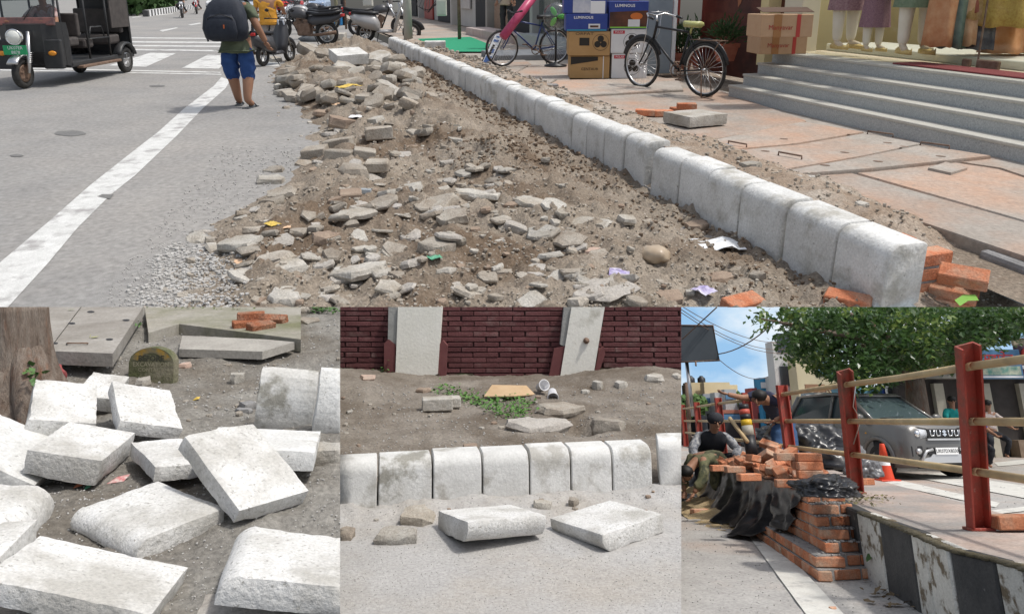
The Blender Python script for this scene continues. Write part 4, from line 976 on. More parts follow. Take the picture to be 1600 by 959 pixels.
# clothes on a rail inside
def garment(px0, px1, py0, py1, yy, mt, label, pleats=5, seed=0, flare=1.25):
    a = T.Y(px0, py0, yy); c = T.Y(px1, py1, yy); w = abs(c.x - a.x) / 2; z1, z0 = a.z, c.z; n_ = 32; b = MB(); secs = []
    for k in range(6):
        f = k / 5; ww = w * (1 + (flare - 1) * f) ; am = .05 + .20 * f
        secs.append([(ww * math.cos(2 * math.pi * i / n_), (.07 + .12 * f) * math.sin(2 * math.pi * i / n_) * (1 + am * math.cos(pleats * 2 * math.pi * i / n_ + seed)), z1 + (z0 - z1) * f + .012 * math.sin(i * 1.1 + seed) * f) for i in range(n_)])
    b.loft(secs); return solo('hanging_garment', b, mt, T, tr((a.x + c.x) / 2, yy, 0) @ rz(-.35), label, 'garment', 'clothes hanging in the shop')
gcs = [((.42, .19, .09), (.5, .28, .15), 'tan hanging garment next to the green mannequin'), ((.08, .12, .10), (.14, .18, .15), 'dark green garment hanging beside the tan one'), ((.48, .26, .15), (.58, .38, .26), 'salmon coloured garment hanging beside the dark green one'), ((.33, .20, .08), (.45, .3, .14), 'mustard patterned hanging garment with dark hem'), ((.05, .05, .07), (.10, .1, .12), 'black garment hanging among the patterned ones'), ((.28, .07, .05), (.36, .12, .08), 'maroon garment hanging above the mustard one'), ((.55, .24, .10), (.62, .32, .16), 'orange long skirt hanging at the end'), ((.50, .36, .10), (.36, .22, .06), 'golden patterned tunic above the orange skirt'), ((.62, .30, .14), (.66, .36, .2), 'orange hanging garment cut by the picture edge')]
for i, (c1, c2, lab) in enumerate(gcs):
    x0 = (1462, 1478, 1494, 1508, 1522, 1508, 1545, 1550, 1590)[i]; w_ = (22, 22, 22, 26, 22, 30, 42, 50, 40)[i]
    y0, y1 = ((-40, 72), (-30, 74), (-40, 70), (-40, 30), (-30, 76), (-50, 20), (30, 82), (-50, 42), (-40, 82))[i]
    garment(x0, x0 + w_, y0, y1, 8.5 + .02 * i - (.25 if i == 7 else 0), mat('cloth%d' % i, c1, c2, 40 if i in (3, 7) else 12, .85), lab, 5 + i % 3, i)
# carton boxes on the landing
m_card = mat('cardboard', (.44, .28, .165), (.48, .32, .20), 6, .85, .1); m_tape = flat('red_tape', (.42, .05, .04), .4); m_pen = flat('red_marker', (.35, .04, .03), .7); m_btape = flat('brown_tape', (.33, .16, .06), .3)
def carton(px, py, z, w, d, h, a, label, openlid=False, txt='Manyavar'):
    q = T.G(px, py, z); t = thing('carton_box', T, tr(q) @ rz(a), label, 'carton'); part('box', MB().box(w, d, h, bev=.006, z0=0), m_card, t)
    part('tape', MB().box(.05, .004, h, tr(w * .22, -d / 2 - .003, h / 2)), m_tape, t); part('tape', MB().box(.10, .004, h, tr(-w * .18, -d / 2 - .003, h / 2)), m_btape, t)
    part('tape', MB().box(.004, .10, h, tr(w / 2 + .003, .05, h / 2)), m_btape, t)
    part('handwriting', text_mb(txt, h * .30), m_pen, t, tr(-w * .12, -d / 2 - .008, h * .42))
    if openlid: part('flap', MB().box(w, d * .5, .006, tr(.06, d * .25 - .1, h + .05) @ rx(.25)), flat('dark_card', (.10, .06, .04), .9), t)
    return t
carton(1212, 83, LZ + .0, .66, .42, .27, .12, 'lower carton box with red writing on the shop landing', txt='Manyavar')
carton(1216, 57, LZ + .272, .66, .42, .27, .10, 'upper carton box with open dark flap and red tape', True, 'Manyavar')
# poster wall and column
pw = thing('poster_board', T, ST, 'dark red poster with a draped orange robe beside the shop', 'poster')
m_poster = mat('poster_print', (.055, .018, .014), (.11, .03, .02), 2, .35, c3=(.20, .06, .035), s3=1.2, t3=.6, w3=.2, spec=.5)
part('board', fbox(9.5, 12.3, SV + 1.42, SV + 1.5, PV, 2.6), m_poster, pw)
for k, (u_, z_, w_, h_, c) in enumerate(((11.1, 1.55, .22, .9, (.45, .18, .09)), (10.85, 1.6, .14, .7, (.5, .22, .12)), (11.35, 1.75, .12, .5, (.42, .16, .08)), (10.4, 1.9, .1, .4, (.5, .22, .11)))):
    b = MB(); b.loft([[(0, -w_ * f * .5 + .03 * math.sin(j * 2 + k), 0), (0, w_ * f * .5, .0), (-.004, 0, -.0)] for j, f in enumerate((1,))], cap=True) if 0 else None
    b = MB(); pts_ = [(-w_ * .3, h_ / 2), (w_ * .4, h_ / 2), (w_ * .55, 0), (w_ * .2, -h_ * .5), (-w_ * .15, -h_ * .42), (-w_ * .6, -.05)]
    b.add([(0, y, z) for y, z in pts_], [tuple(range(6))]); part('printed_drape', b, mat('drape%d' % k, c, tuple(x * .7 for x in c), 9, .4), pw, tr(SV + 1.412 - .001 * k, u_, z_ + .3))
part('printed_floor', MB().add([(0, 9.6, 1.15), (0, 12.2, 1.15), (0, 12.2, 1.3), (0, 9.6, 1.32)], [(0, 1, 2, 3)]), mat('poster_floor', (.17, .06, .04), (.10, .03, .02), 6, .4), pw, tr(SV + 1.415, 0, 0))
clm = thing('grey_column', T, ST, 'blue grey column beside the stacked appliance boxes', 'column')
part('shaft', fbox(11.9, 12.3, SV + .15, SV + .62, PV, 2.6, .015), mat('blue_grey_paint', (.23, .27, .30), (.28, .32, .35), 3, .6), clm); part('edge_trim', fbox(11.86, 11.9, SV + .62, SV + .68, PV, 2.6), m_white, clm)
# potted plants
def pot_plant(px, py, z, s_, label, seed):
    q = T.G(px, py, z); t = thing('potted_plant', T, tr(q) @ rz(.5) @ Matrix.Scale(s_, 4), label, 'potted plant', 'plants in terracotta pots')
    b = MB(); b.loft([[(x * w, y * w, z_) for x, y in ((-1, -.55), (1, -.55), (1, .55), (-1, .55))] for w, z_ in ((.15, 0), (.21, .26), (.235, .26), (.24, .34), (.21, .34), (.2, .29))], smooth=False); part('pot', b, mat('terracotta', (.42, .13, .08), (.5, .19, .12), 8, .85), t)
    r = random.Random(seed); b = MB()
    for i in range(420):
        a = r.uniform(0, 6.28); e = r.uniform(.1, 1.35); L_ = r.uniform(.15, .5); o = Vector((r.uniform(-.12, .12), r.uniform(-.06, .06), r.uniform(.3, .5)))
        d = Vector((math.cos(a) * math.cos(e), math.sin(a) * math.cos(e), math.sin(e))); c = o + d * L_ * r.uniform(.5, 1.05); s2 = r.uniform(.05, .11); k = d.orthogonal().normalized() * .014
        b.add([c - k, c + k, c + d * s2 + k * .3, c + d * s2 - k * .3], [(0, 1, 2, 3)])
        k2 = d.cross(k).normalized() * .014; b.add([c - k2, c + k2, c + d * s2 + k2 * .3, c + d * s2 - k2 * .3], [(0, 1, 2, 3)])
    part('foliage', b, mat('needle_green', (.035, .075, .025), (.07, .13, .05), 5, .7), t)
    b = MB()
    for i in range(9):
        a = i * .7; b.tube([(0, 0, .28), (.1 * math.cos(a), .1 * math.sin(a), .5), (.2 * math.cos(a), .2 * math.sin(a), .75)], [.012, .009, .004], 5)
    part('stems', b, mat('stem_brown', (.13, .09, .05), (.18, .13, .08), 9, .8), t)
    return t
pot_plant(1062, 112, PV, 1.0, 'bushy plant in a terracotta pot right behind the black bicycle frame', 1)
pot_plant(1098, 108, PV, 1.05, 'bushy plant in a terracotta pot behind the black bicycle rear wheel', 2)
pot_plant(1133, 96, PV + .30, .85, 'bushy plant in a terracotta pot on the granite step', 3)
# bicycles
a1, a2 = T.G(1098, 152, PV), T.G(1001, 138, PV)
bicycle(T, tr(a1) @ rz(math.atan2(a2.y - a1.y, a2.x - a1.x)) @ Matrix.Scale((a2 - a1).length / 1.1, 4), 'old black roadster bicycle parked by the granite steps', m_black)
a1, a2 = T.G(866, 101, PV), T.G(782, 105, PV)
bicycle(T, tr(a1) @ rz(math.atan2(a2.y - a1.y, a2.x - a1.x)) @ Matrix.Scale((a2 - a1).length / 1.1 * .97, 4), 'dark blue bicycle with black saddle left of the appliance boxes', flat('bike_blue', (.03, .05, .16), .3), False)
# appliance boxes (front towards the camera)
m_kraft = mat('kraft_card', (.40, .24, .10), (.44, .27, .12), 5, .8); m_print = flat('black_print', (.03, .025, .02), .8); m_wcard = mat('white_card', (.70, .70, .69), (.64, .64, .64), 5, .6)
m_bcard = mat('blue_card', (.03, .055, .24), (.04, .07, .28), 5, .45); m_rlab = flat('red_label', (.5, .03, .05), .5); m_wprint = flat('white_print', (.78, .78, .78), .6); m_dkcard = mat('dark_card_print', (.05, .025, .02), (.16, .06, .03), 3, .5)
def fan_sign(t, x, z, y, r):
    b = MB()
    for k in range(3):
        a = math.pi / 2 + k * 2.0944; b.add([(x + r * .5 * math.cos(a) + r * .45 * math.cos(2 * math.pi * i / 12), y, z + r * .5 * math.sin(a) + r * .45 * math.sin(2 * math.pi * i / 12)) for i in range(12)], [tuple(range(12))], None)
    part('fan_print', b, m_print, t)
    b = MB(); n_ = 24; vs = [(x + rr * math.cos(2 * math.pi * i / n_), y + .001, z + rr * math.sin(2 * math.pi * i / n_)) for rr in (r * 1.08, r * 1.13) for i in range(n_)]; b.add(vs, [(i, (i + 1) % n_, n_ + (i + 1) % n_, n_ + i) for i in range(n_)]); part('ring_print', b, m_print, t)
DB = 12.57
def abox(x0, x1, y0, y1, mt, label, deco, dd=.45, dy=0.):
    """a carton whose front spans these photo columns and rows"""
    a = T.Y(x0, y1, DB + dy); c = T.Y(x1, y0, DB + dy); w, h = c.x - a.x, c.z - a.z
    t = thing('appliance_box', T, tr((a.x + c.x) / 2, DB + dy, a.z) @ rz(0), label, 'carton', 'boxes stacked by the shop')
    part('box', MB().box(w, dd, h, tr(0, dd / 2, h / 2), bev=.008), mt, t); deco(t, w, h); return t
def d_brown(t, w, h): fan_sign(t, w * .27, h * .55, -.004, h * .30); part('window_print', MB().add([(-w * .24, -.004, h * .42), (0, -.004, h * .42), (0, -.004, h * .74), (-w * .24, -.004, h * .74)], [(0, 1, 2, 3)]), m_print, t); part('brand_print', text_mb('ORPAT', h * .16, font_scale_x=1.5), m_print, t, tr(-w * .12, -.004, h * .90))
def d_brown2(t, w, h):
    part('band_print', MB().add([(-w * .48, -.004, h * .62), (w * .2, -.004, h * .80), (w * .2, -.004, h * .97), (-w * .48, -.004, h * .97)], [(0, 1, 2, 3)]), m_print, t); part('brand_print', text_mb('CENTAUR', h * .17), m_print, t, tr(0, -.004, h * .42)); part('strap', MB().box(.012, .004, h, tr(w * .34, -.004, h / 2)), m_wprint, t)
def d_white(t, w, h): fan_sign(t, w * .08, h * .48, -.004, h * .30); part('label', MB().add([(-w * .44, -.004, h * .80), (-w * .12, -.004, h * .80), (-w * .12, -.004, h * .93), (-w * .44, -.004, h * .93)], [(0, 1, 2, 3)]), m_rlab, t); part('brand_print', text_mb('POLAR', h * .11), m_wprint, t, tr(-w * .28, -.006, h * .865))
def d_lum(t, w, h):
    part('brand_print', text_mb('LUMINOUS', h * .22, font_scale_x=1.05, bold=h * .004), m_wprint, t, tr(-w * .08, -.004, h * .78)); part('product_print', MB().box(w * .28, .003, h * .28, tr(w * .18, -.004, h * .28)), m_wcard, t)
    part('product_print', MB().box(w * .2, .003, h * .12, tr(w * .18, -.007, h * .27)), m_dkcard, t); part('band_print', MB().add([(-w * .47, -.003, h * .02), (w * .47, -.003, h * .02), (w * .47, -.003, h * .09), (-w * .47, -.003, h * .09)], [(0, 1, 2, 3)]), flat('cyan_print', (.05, .30, .42), .5), t)
def d_lum2(t, w, h):
    part('picture_print', MB().add([(-w * .5 + .008, -.003, .008), (w * .5 - .008, -.003, .008), (w * .5 - .008, -.003, h * .66), (-w * .5 + .008, -.003, h * .60)], [(0, 1, 2, 3)]), m_dkcard, t); b = MB(); b.add([(w * (.2 + .16 * math.cos(k * .52)), -.005, h * (.45 + .13 * math.sin(k * .52))) for k in range(12)], [tuple(range(12))]); part('glow_print', b, flat('orange_print', (.6, .16, .03), .5), t)
    part('brand_print', text_mb('LUMINOUS', h * .15, bold=h * .003), m_wprint, t, tr(-w * .1, -.004, h * .83)); part('product_print', MB().box(w * .3, .003, h * .26, tr(w * .14, -.007, h * .2)), m_wcard, t); part('band_print', MB().box(w * .94, .003, h * .05, tr(0, -.006, h * .04)), flat('lime_print', (.22, .5, .06), .5), t)
def d_plain(t, w, h):
    part('picture_print', MB().box(w * .42, .003, h * .9, tr(-w * .08, -.004, h * .5)), mat('grey_picture', (.45, .47, .55), (.62, .62, .65), 9, .5), t); part('notice', MB().box(w * .34, .003, h * .8, tr(w * .3, -.006, h * .4)), m_wprint, t)
abox(890, 953, 88, 123, m_kraft, 'lower brown fan carton standing on the pavement', d_brown2)
abox(888, 954, 49.5, 87.5, m_kraft, 'upper brown fan carton with round fan picture', d_brown, dy=-.03)
abox(955, 1012, 84, 123, m_wcard, 'lower white fan carton behind the bicycle front wheel', d_white)
abox(954, 1011, 45.5, 83.5, m_wcard, 'upper white fan carton with red label', d_white, dy=-.02)
abox(884, 950, 22, 49, m_bcard, 'blue inverter carton on top of the brown cartons', d_lum, dy=-.04)
abox(881, 948, -3, 21.5, m_bcard, 'white and blue carton topmost over the brown cartons', d_plain, dy=-.02)
abox(951, 1014, 2, 45, m_bcard, 'blue inverter carton with orange picture on the white cartons', d_lum2, dy=-.04)
q = T.G(868, 104, PV); t = thing('pedestal_fan', T, tr(q), 'green pedestal fan wrapped in clear plastic beside the cartons', 'fan')
part('base', MB().lathe([(.22, 0), (.22, .03), (.05, .06), (.02, .1)], 20), m_black, t); part('pole', MB().tube([(0, 0, .05), (0, 0, .75)], .02, 8), m_black, t)
b = MB()
for k in range(3): b.ball(.10, .02, .05, tr(0, -.05, .95) @ ry(k * 2.094) @ tr(.11, 0, 0), 2)
part('blades', b, flat('fan_green', (.10, .45, .06), .4), t); part('cage', MB().lathe([(.0, -.12), (.2, -.1), (.26, 0), (.2, .08), (0, .1)], 20, tr(0, -.02, .95) @ rx(math.pi / 2)), glass('clear_wrap', (.9, .92, .92), .12, .25), t); part('motor', MB().ball(.07, .1, .07, tr(0, .06, .95), 2), m_black, t)
# leaning pink roll and sign board
a, c = T.G(768, 66, PV + .38), T.Y(848, -14, 14.3)
b = MB(); b.tube([T.Y(786, 58, 14.35), T.Y(845, -20, 15.1)], .085, 14); solo('banner_roll', b, mat('pink_roll', (.42, .05, .12), (.5, .09, .17), 6, .35), T, I4, 'long pink rolled banner leaning on the sign board', 'banner')
sb = thing('sign_board', T, I4, 'narrow white and blue sign board leaning against the bicycle', 'sign')
P4 = [T.Y(750, 104, 14.5), T.Y(763, 106, 14.3), T.Y(789, 51, 14.75), T.Y(776, 48, 14.95)]; n_ = (P4[1] - P4[0]).cross(P4[3] - P4[0]).normalized() * .03
b = MB(); b.add([p for p in P4] + [p - n_ for p in P4], [(0, 1, 2, 3), (7, 6, 5, 4), (0, 4, 5, 1), (1, 5, 6, 2), (2, 6, 7, 3), (3, 7, 4, 0)]); part('panel', b, m_wcard, sb)
def onsb(s_, t_, o=.004): return P4[0].lerp(P4[1], s_).lerp(P4[3].lerp(P4[2], s_), t_) + n_.normalized() * o
def sbq(s0, s1, t0, t1, mt, nm): part(nm, MB().add([onsb(s0, t0), onsb(s1, t0), onsb(s1, t1), onsb(s0, t1)], [(0, 1, 2, 3)]), mt, sb)
sbq(.15, .85, .12, .30, flat('sign_blue', (.06, .12, .30), .5), 'printed_block'); sbq(.3, .6, .34, .62, m_print, 'printed_figure'); sbq(.2, .8, .70, .76, flat('sign_blue', (.06, .12, .30), .5), 'printed_line'); sbq(.3, .7, .82, .86, flat('sign_blue', (.06, .12, .30), .5), 'printed_line'); sbq(.55, .8, .4, .5, flat('sign_blue', (.06, .12, .30), .5), 'printed_block')
b = MB()
for i in range(4): b.tube([P4[i], P4[(i + 1) % 4]], .012, 6)
part('frame', b, m_black, sb)
# ---- the row of shop fronts further up
def shopfront(u0, u1, v, mt, label, h=3.4, door=None, cat='shop'):
    h = min(h, 2.5); t = thing('street_shop', T, ST, label, cat); part('wall', fbox(u0, u1, v + .3, v + .5, PV, h), mt, t)
    for u in (u0, u1 - .25): part('pilaster', fbox(u, u + .25, v, v + .3, PV, h), mt, t)
    return t
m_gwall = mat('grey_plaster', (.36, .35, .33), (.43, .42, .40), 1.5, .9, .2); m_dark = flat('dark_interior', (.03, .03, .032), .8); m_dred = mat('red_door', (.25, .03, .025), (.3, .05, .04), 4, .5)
s_ = shopfront(12.6, 16.2, 6.5, m_dred, 'shop front with dark red door panels beyond the cartons'); part('door_panel', fbox(13.1, 14.2, 6.72, 6.78, PV, 3.), m_dred, s_); part('dark_opening', fbox(14.3, 15.8, 6.70, 6.79, PV, 3.), m_dark, s_); part('poster', fbox(12.75, 13.05, 6.4, 6.44, 1.0, 1.9), flat('pink_poster', (.5, .12, .2), .5), s_)
s_ = shopfront(16.3, 20.4, 6.6, m_gwall, 'shop front with a bright display window and dark doorway'); part('display_window', fbox(18.4, 20.1, 6.78, 6.86, PV + .35, 3.), glass('display_glass', (.8, .85, .85), .2), s_); part('display_back', fbox(18.4, 20.1, 6.87, 6.89, PV + .35, 3.), mat('display_goods', (.45, .47, .45), (.12, .12, .12), 7, .6), s_); part('doorway', fbox(16.6, 18.2, 6.78, 6.88, PV, 3.), m_dark, s_); part('plinth', fbox(16.4, 20.3, 6.2, 6.78, PV - .05, PV + .30), m_granite, s_)
s_ = shopfront(20.6, 26.5, 6.9, mat('dull_plaster', (.30, .28, .25), (.36, .34, .31), 1.5, .9), 'grey shop front with brick base and a meter box'); part('doorway', fbox(21.2, 23.8, 7.1, 7.18, PV, 2.9), m_dark, s_); part('brick_base', fbox(24.2, 26, 7.1, 7.18, PV, 1.3), mat('old_brick', (.25, .16, .11), (.33, .24, .18), 12, .9, .3), s_); part('step', fbox(20.8, 26.2, 6.1, 6.9, PV - .05, PV + .22, .02), mat('striped_step', (.45, .36, .33), (.52, .45, .42), 3, .8), s_)
s_ = shopfront(26.7, 34, 7.2, mat('pale_plaster', (.44, .42, .39), (.5, .48, .45), 1.5, .9), 'pale shop front behind the parked silver scooter'); part('doorway', fbox(28, 30, 7.4, 7.48, PV, 2.9), m_dark, s_); part('grille', fbox(31, 33, 7.4, 7.46, 1., 2.4), m_steel, s_)
s_ = shopfront(34.2, 44, 7.4, m_gwall, 'far grey shop front behind the poles'); part('doorway', fbox(36, 39, 7.6, 7.68, PV, 2.9), m_dark, s_); part('doorway', fbox(40.5, 43, 7.6, 7.68, PV, 2.9), m_dred, s_)
s_ = shopfront(44.2, 60, 7.6, mat('far_plaster', (.40, .36, .32), (.46, .42, .38), 1, .9), 'farthest shop front of the row'); part('doorway', fbox(47, 56, 7.8, 7.88, PV, 2.9), m_dark, s_)
solo('green_carpet', MB().add([T.G(*q, PV + .01) for q in ((652, 61), (735, 58), (766, 70), (768, 81), (694, 81))], [(0, 1, 2, 3, 4)]), mat('carpet_green', (.02, .24, .12), (.03, .30, .16), 20, .95), T, I4, 'bright green carpet laid at a shop entrance', 'carpet')
solo('dark_step', MB().box(2.6, 1.5, .16, tr(0, 0, .02), .02), mat('slate_step', (.14, .15, .16), (.2, .21, .22), 4, .7), T, SM(16.2, 5.6, PV), 'low dark stone step behind the sign board', 'step')
def mbox(px, py, yy, w, h, d, label, mt):
    q = T.Y(px, py, yy); t = thing('meter_box', T, tr(q), label, 'meter box', 'electric boxes by the shops'); part('case', MB().box(w, d, h, bev=.02), mt, t); part('door', MB().box(w * .8, .02, h * .8, tr(0, -d / 2 - .008, 0), bev=.006), mt, t); return t
m_meter = mat('meter_paint', (.55, .54, .48), (.62, .61, .55), 4, .6)
mbox(628, 5, 27.2, .62, .65, .3, 'pale meter box on the pole over the silver scooter', m_meter); mbox(575, 2, 27.4, .34, .36, .2, 'small meter box left of the pale one', m_meter); mbox(690, 12, 23, .3, .5, .2, 'white fuse box on the grey shop wall', m_meter)
def pole(px, py, r, label, mt, h=4., z=0.):
    q = T.G(px, py, z); solo('pole', MB().tube([(0, 0, -.1), (0, 0, 1.2), (0, 0, h)], [r * 1.1, r, r * .95], 12), mt, T, tr(q), label, 'pole', 'poles along the pavement edge')
m_pole = mat('pole_paint', (.40, .38, .33), (.46, .44, .40), 4, .7)
pole(638, 61, .13, 'thick pale pole right of the silver scooter', m_pole, z=PV); pole(527, 42, .09, 'olive pole above the parked motorbikes', mat('olive_pole', (.20, .19, .12), (.25, .24, .16), 5, .7)); pole(541, 46, .05, 'thin dark pole left of the silver scooter', m_iron); pole(537, 40, .10, 'black pole between the olive and the thin pole', m_black)
pole(718, 62, .05, 'thin leaning cable pipe by the display window', m_iron, z=PV)
b = MB()
for k in range(5): b.tube([T.Y(660 + 3 * k, -10, 27), T.Y(650 + 5 * k, 8 + 3 * k, 26.8), T.Y(668 + 2 * k, 20 - 2 * k, 26.8), T.Y(688 + 4 * k, -8, 26.5)], .012, 5)
solo('loose_cables', b, m_black, T, I4, 'tangle of black cables hanging by the thick pale pole', 'cables', kind='stuff')
# ---- parked two-wheelers and traffic
def ground_at(px, py): return tr(T.G(px, py))
m_sil = flat('silver_paint', (.42, .41, .40), .3, .3); m_dkg = flat('dark_grey_paint', (.06, .06, .065), .35)
motorbike(T, ground_at(572, 66) @ rz(.05) @ Matrix.Scale(1.3, 4), 'silver scooter parked sideways at the pole, front to the right', m_sil, 'two-wheelers parked past the rubble', True)
motorbike(T, ground_at(560, 57) @ rz(.1) @ Matrix.Scale(1.3, 4), 'dark motorbike half hidden behind the silver scooter', m_dkg, 'two-wheelers parked past the rubble')
motorbike(T, ground_at(512, 72) @ rz(3.0) @ Matrix.Scale(1.3, 4), 'black motorbike parked nearest the far rubble heap', m_dkg, 'two-wheelers parked past the rubble')
motorbike(T, ground_at(510, 62) @ rz(3.05) @ Matrix.Scale(1.3, 4), 'silver and black motorbike second in the parked line', m_sil, 'two-wheelers parked past the rubble')
motorbike(T, ground_at(500, 54) @ rz(2.9) @ Matrix.Scale(1.3, 4), 'dark motorbike third in the parked line', m_dkg, 'two-wheelers parked past the rubble')
motorbike(T, ground_at(520, 47) @ rz(2.9) @ Matrix.Scale(1.3, 4), 'black motorbike fourth in the parked line', m_dkg, 'two-wheelers parked past the rubble')
motorbike(T, ground_at(492, 40) @ rz(2.6) @ Matrix.Scale(1.3, 4), 'dark scooter far back in the parked line', m_dkg, 'two-wheelers parked past the rubble', True)
motorbike(T, ground_at(470, 33) @ rz(2.6), 'far dark motorbike at the end of the parked line', m_dkg, 'two-wheelers parked past the rubble')
motorbike(T, ground_at(286, 28) @ rz(-1.2) @ Matrix.Scale(1.15, 4), 'black motorbike coming up the road in the distance', m_dkg, 'riders on the road')
motorbike(T, ground_at(308, 22) @ rz(-1.2) @ Matrix.Scale(1.15, 4), 'red motorbike coming up the road in the distance', m_red, 'riders on the road')
motorbike(T, ground_at(412, 104) @ rz(1.35), 'dark scooter standing by the man in the yellow shirt', m_dkg, 'two-wheelers parked past the rubble', True)
car(T, ground_at(345, 17) @ rz(.1), 'white car far up the road', flat('car_white', (.7, .7, .7), .3), group='distant traffic'); car(T, ground_at(500, 16) @ rz(.1), 'white and blue van far beyond the parked line', flat('car_blue', (.35, .45, .6), .3), h=2., Lh=4.4, name='van', cat='van', group='distant traffic')
car(T, ground_at(455, 20) @ rz(.1), 'red car far up the road behind the parked line', m_red, group='distant traffic'); car(T, ground_at(385, 22) @ rz(.2), 'pale blue car behind the man in the yellow shirt', flat('car_pale', (.45, .5, .58), .3), group='distant traffic')
car(T, ground_at(430, 14) @ rz(.2), 'dark car far up the road', m_dkg, group='distant traffic')
solo('blue_crate', MB().box(.9, .7, .8, z0=0, bev=.03), flat('crate_blue', (.03, .2, .45), .5), T, ground_at(523, 40), 'blue crate standing behind the parked motorbikes', 'crate')
q = GT(492, 66); solo('cloth_bundle', MB().ball(.5, .3, .22, sub=3, jit=.35, seed=2), mat('grey_cloth', (.10, .11, .12), (.15, .16, .17), 8, .95, .3), T, tr(q.x, q.y, q.z + .12), 'dark grey cloth bundle lying before the parked motorbikes', 'bundle')
# far hedge and striped divider kerb
r = random.Random(5); b = MB()
for i in range(2600):
    u = r.uniform(62, 90); v = -10.6 - .01 * u + r.uniform(-.9, .9); z = r.uniform(.2, 2.2); q = S(u, v, z); s_ = r.uniform(.12, .3); d = Vector((r.gauss(0, 1), r.gauss(0, 1), r.gauss(0, 1))).normalized(); k = d.orthogonal().normalized(); e = d.cross(k)
    b.add([q - k * s_ - e * s_, q + k * s_ - e * s_, q + k * s_ + e * s_, q - k * s_ + e * s_], [(0, 1, 2, 3)])
solo('hedge', b, mat('hedge_green', (.03, .07, .02), (.06, .11, .035), 2, .8), T, I4, 'dark green hedge growing on the road divider', 'hedge')
dk = thing('divider_kerb', T, ST, 'black and white striped kerb of the road divider', 'kerb')
for i in range(44): part('kerb_block', fbox(60 + i * .72, 60 + i * .72 + .71, -9.85, -9.5, 0, .45), m_white if i % 2 else flat('kerb_black', (.06, .06, .06), .8), dk)
# ---- three-wheeled e-rickshaw
fw = T.G(40, 139); rw = T.G(190, 113); dirv = Vector((-.0, -1, 0)); rick = thing('electric_rickshaw', T, tr(fw) @ rz(.03), 'black three-wheeled passenger rickshaw with green number plate', 'rickshaw')
m_rk = mat('rickshaw_black', (.022, .023, .025), (.04, .04, .04), 4, .45, spec=.4); m_vinyl = mat('brown_vinyl', (.055, .048, .045), (.085, .074, .068), 8, .6)
wb = 2.75; r_ = .27                                    # front wheel at the origin, body goes back along +y
wheel(r_, .12, m_rubber, m_iron, m_iron, 5, rick, tr(0, 0, r_) @ rz(math.pi / 2), disc=True)
for sx in (-.48, .48): wheel(r_ + .01, .13, m_rubber, m_steel, m_steel, 5, rick, tr(sx, wb, r_) @ rz(math.pi / 2), disc=True)
b = MB()
for sx in (-.11, .11): b.tube([(sx, 0, r_), (sx, .06, .55), (sx, .16, .98)], [.028, .042, .035], 8)
for sx in (-.11, .11):
    for k in range(6): b.ring(.048, .009, 14, 5, tr(sx, .045 + .012 * k, .46 + .032 * k))
part('fork', b, m_steel, rick); part('front_mudguard', MB().tube([(0, .32 * math.cos(a), r_ + .31 * math.sin(a)) for a in [.9 + .18 * i for i in range(10)]], .10, 8, flatten=.35), m_steel, rick)
hl = part('headlight', MB().lathe([(.0, -.06), (.10, -.05), (.125, 0), (.11, .08), (.04, .14)], 20, tr(0, -.08, .90) @ rx(-math.pi / 2) @ Matrix.Scale(1, 4)), flat('lamp_glass', (.7, .71, .66), .08, spec=.9), rick); part('bezel', MB().ring(.125, .018, 24, 6, tr(0, -.09, .90) @ rx(math.pi / 2)), m_chrome, hl)
npl = part('number_plate', MB().box(.40, .012, .16, tr(0, -.11, .68), bev=.004), flat('plate_green', (.02, .32, .12), .5), rick)
part('plate_text', text_mb('UK07ER', .075), m_wprint, npl, tr(.01, -.119, .715)); part('plate_text', text_mb('8878', .075), m_wprint, npl, tr(.01, -.119, .64))
def rsec(y, w, z0, z1): return [(-w, y, z0), (-w, y, z1), (w, y, z1), (w, y, z0)]
b = MB(); b.loft([rsec(.22, .30, .62, 1.10), rsec(.34, .50, .40, 1.14), rsec(.62, .53, .34, 1.12), rsec(.66, .53, .34, .95)], smooth=False); part('cowl', b, m_rk, rick)
for sx in (-1, 1):
    lg = part('leg_shield', MB().box(.34, .10, .52, tr(sx * .42, .28, .58), bev=.05), m_rk, rick); part('indicator', MB().ball(.075, .02, .045, tr(sx * .44, .215, .60), 2), flat('amber_lens', (.7, .26, .01), .3, spec=.7), lg)
part('floor', MB().box(1.06, 2.5, .10, tr(0, 1.85, .36), bev=.015), m_rk, rick); part('side_step', MB().box(.12, 1.5, .05, tr(.55, 1.6, .30), bev=.01), m_iron, rick)
part('dash_strip', MB().box(1.04, .05, .14, tr(0, .30, 1.15) @ rx(-.2), bev=.02), mat('pink_strip', (.30, .12, .10), (.10, .07, .07), 6, .5), rick)
ws = part('windshield', MB().add([(-.50, .30, 1.20), (.50, .30, 1.20), (.48, .52, 1.86), (-.48, .52, 1.86)], [(0, 1, 2, 3)]), glass('windshield_glass', (.50, .55, .55), .06), rick)
part('frame', MB().tube([(-.51, .30, 1.18), (.51, .30, 1.18), (.49, .52, 1.88), (-.49, .52, 1.88)], .02, 6, closed=True), m_rk, ws); part('wiper', MB().tube([(.0, .28, 1.18), (.15, .34, 1.42)], .008, 5), m_black, ws)
for sx in (-.50, .50):
    for y, z in ((.50, 1.9), (1.35, 1.9), (2.15, 1.9), (3.05, 1.9)): part('post', MB().tube([(sx, y, .38), (sx, y, z)], .02, 8), m_rk, rick)
for sx in (-.5, .5):
    part('side_rail', MB().tube([(sx, 1.35, .78), (sx, 2.15, .78)], .016, 6), m_rk, rick); part('arm_rail', MB().tube([(sx, 1.4, .78), (sx, 1.5, 1.0), (sx, 1.9, 1.0), (sx, 2.0, .78)], .016, 6), m_rk, rick)
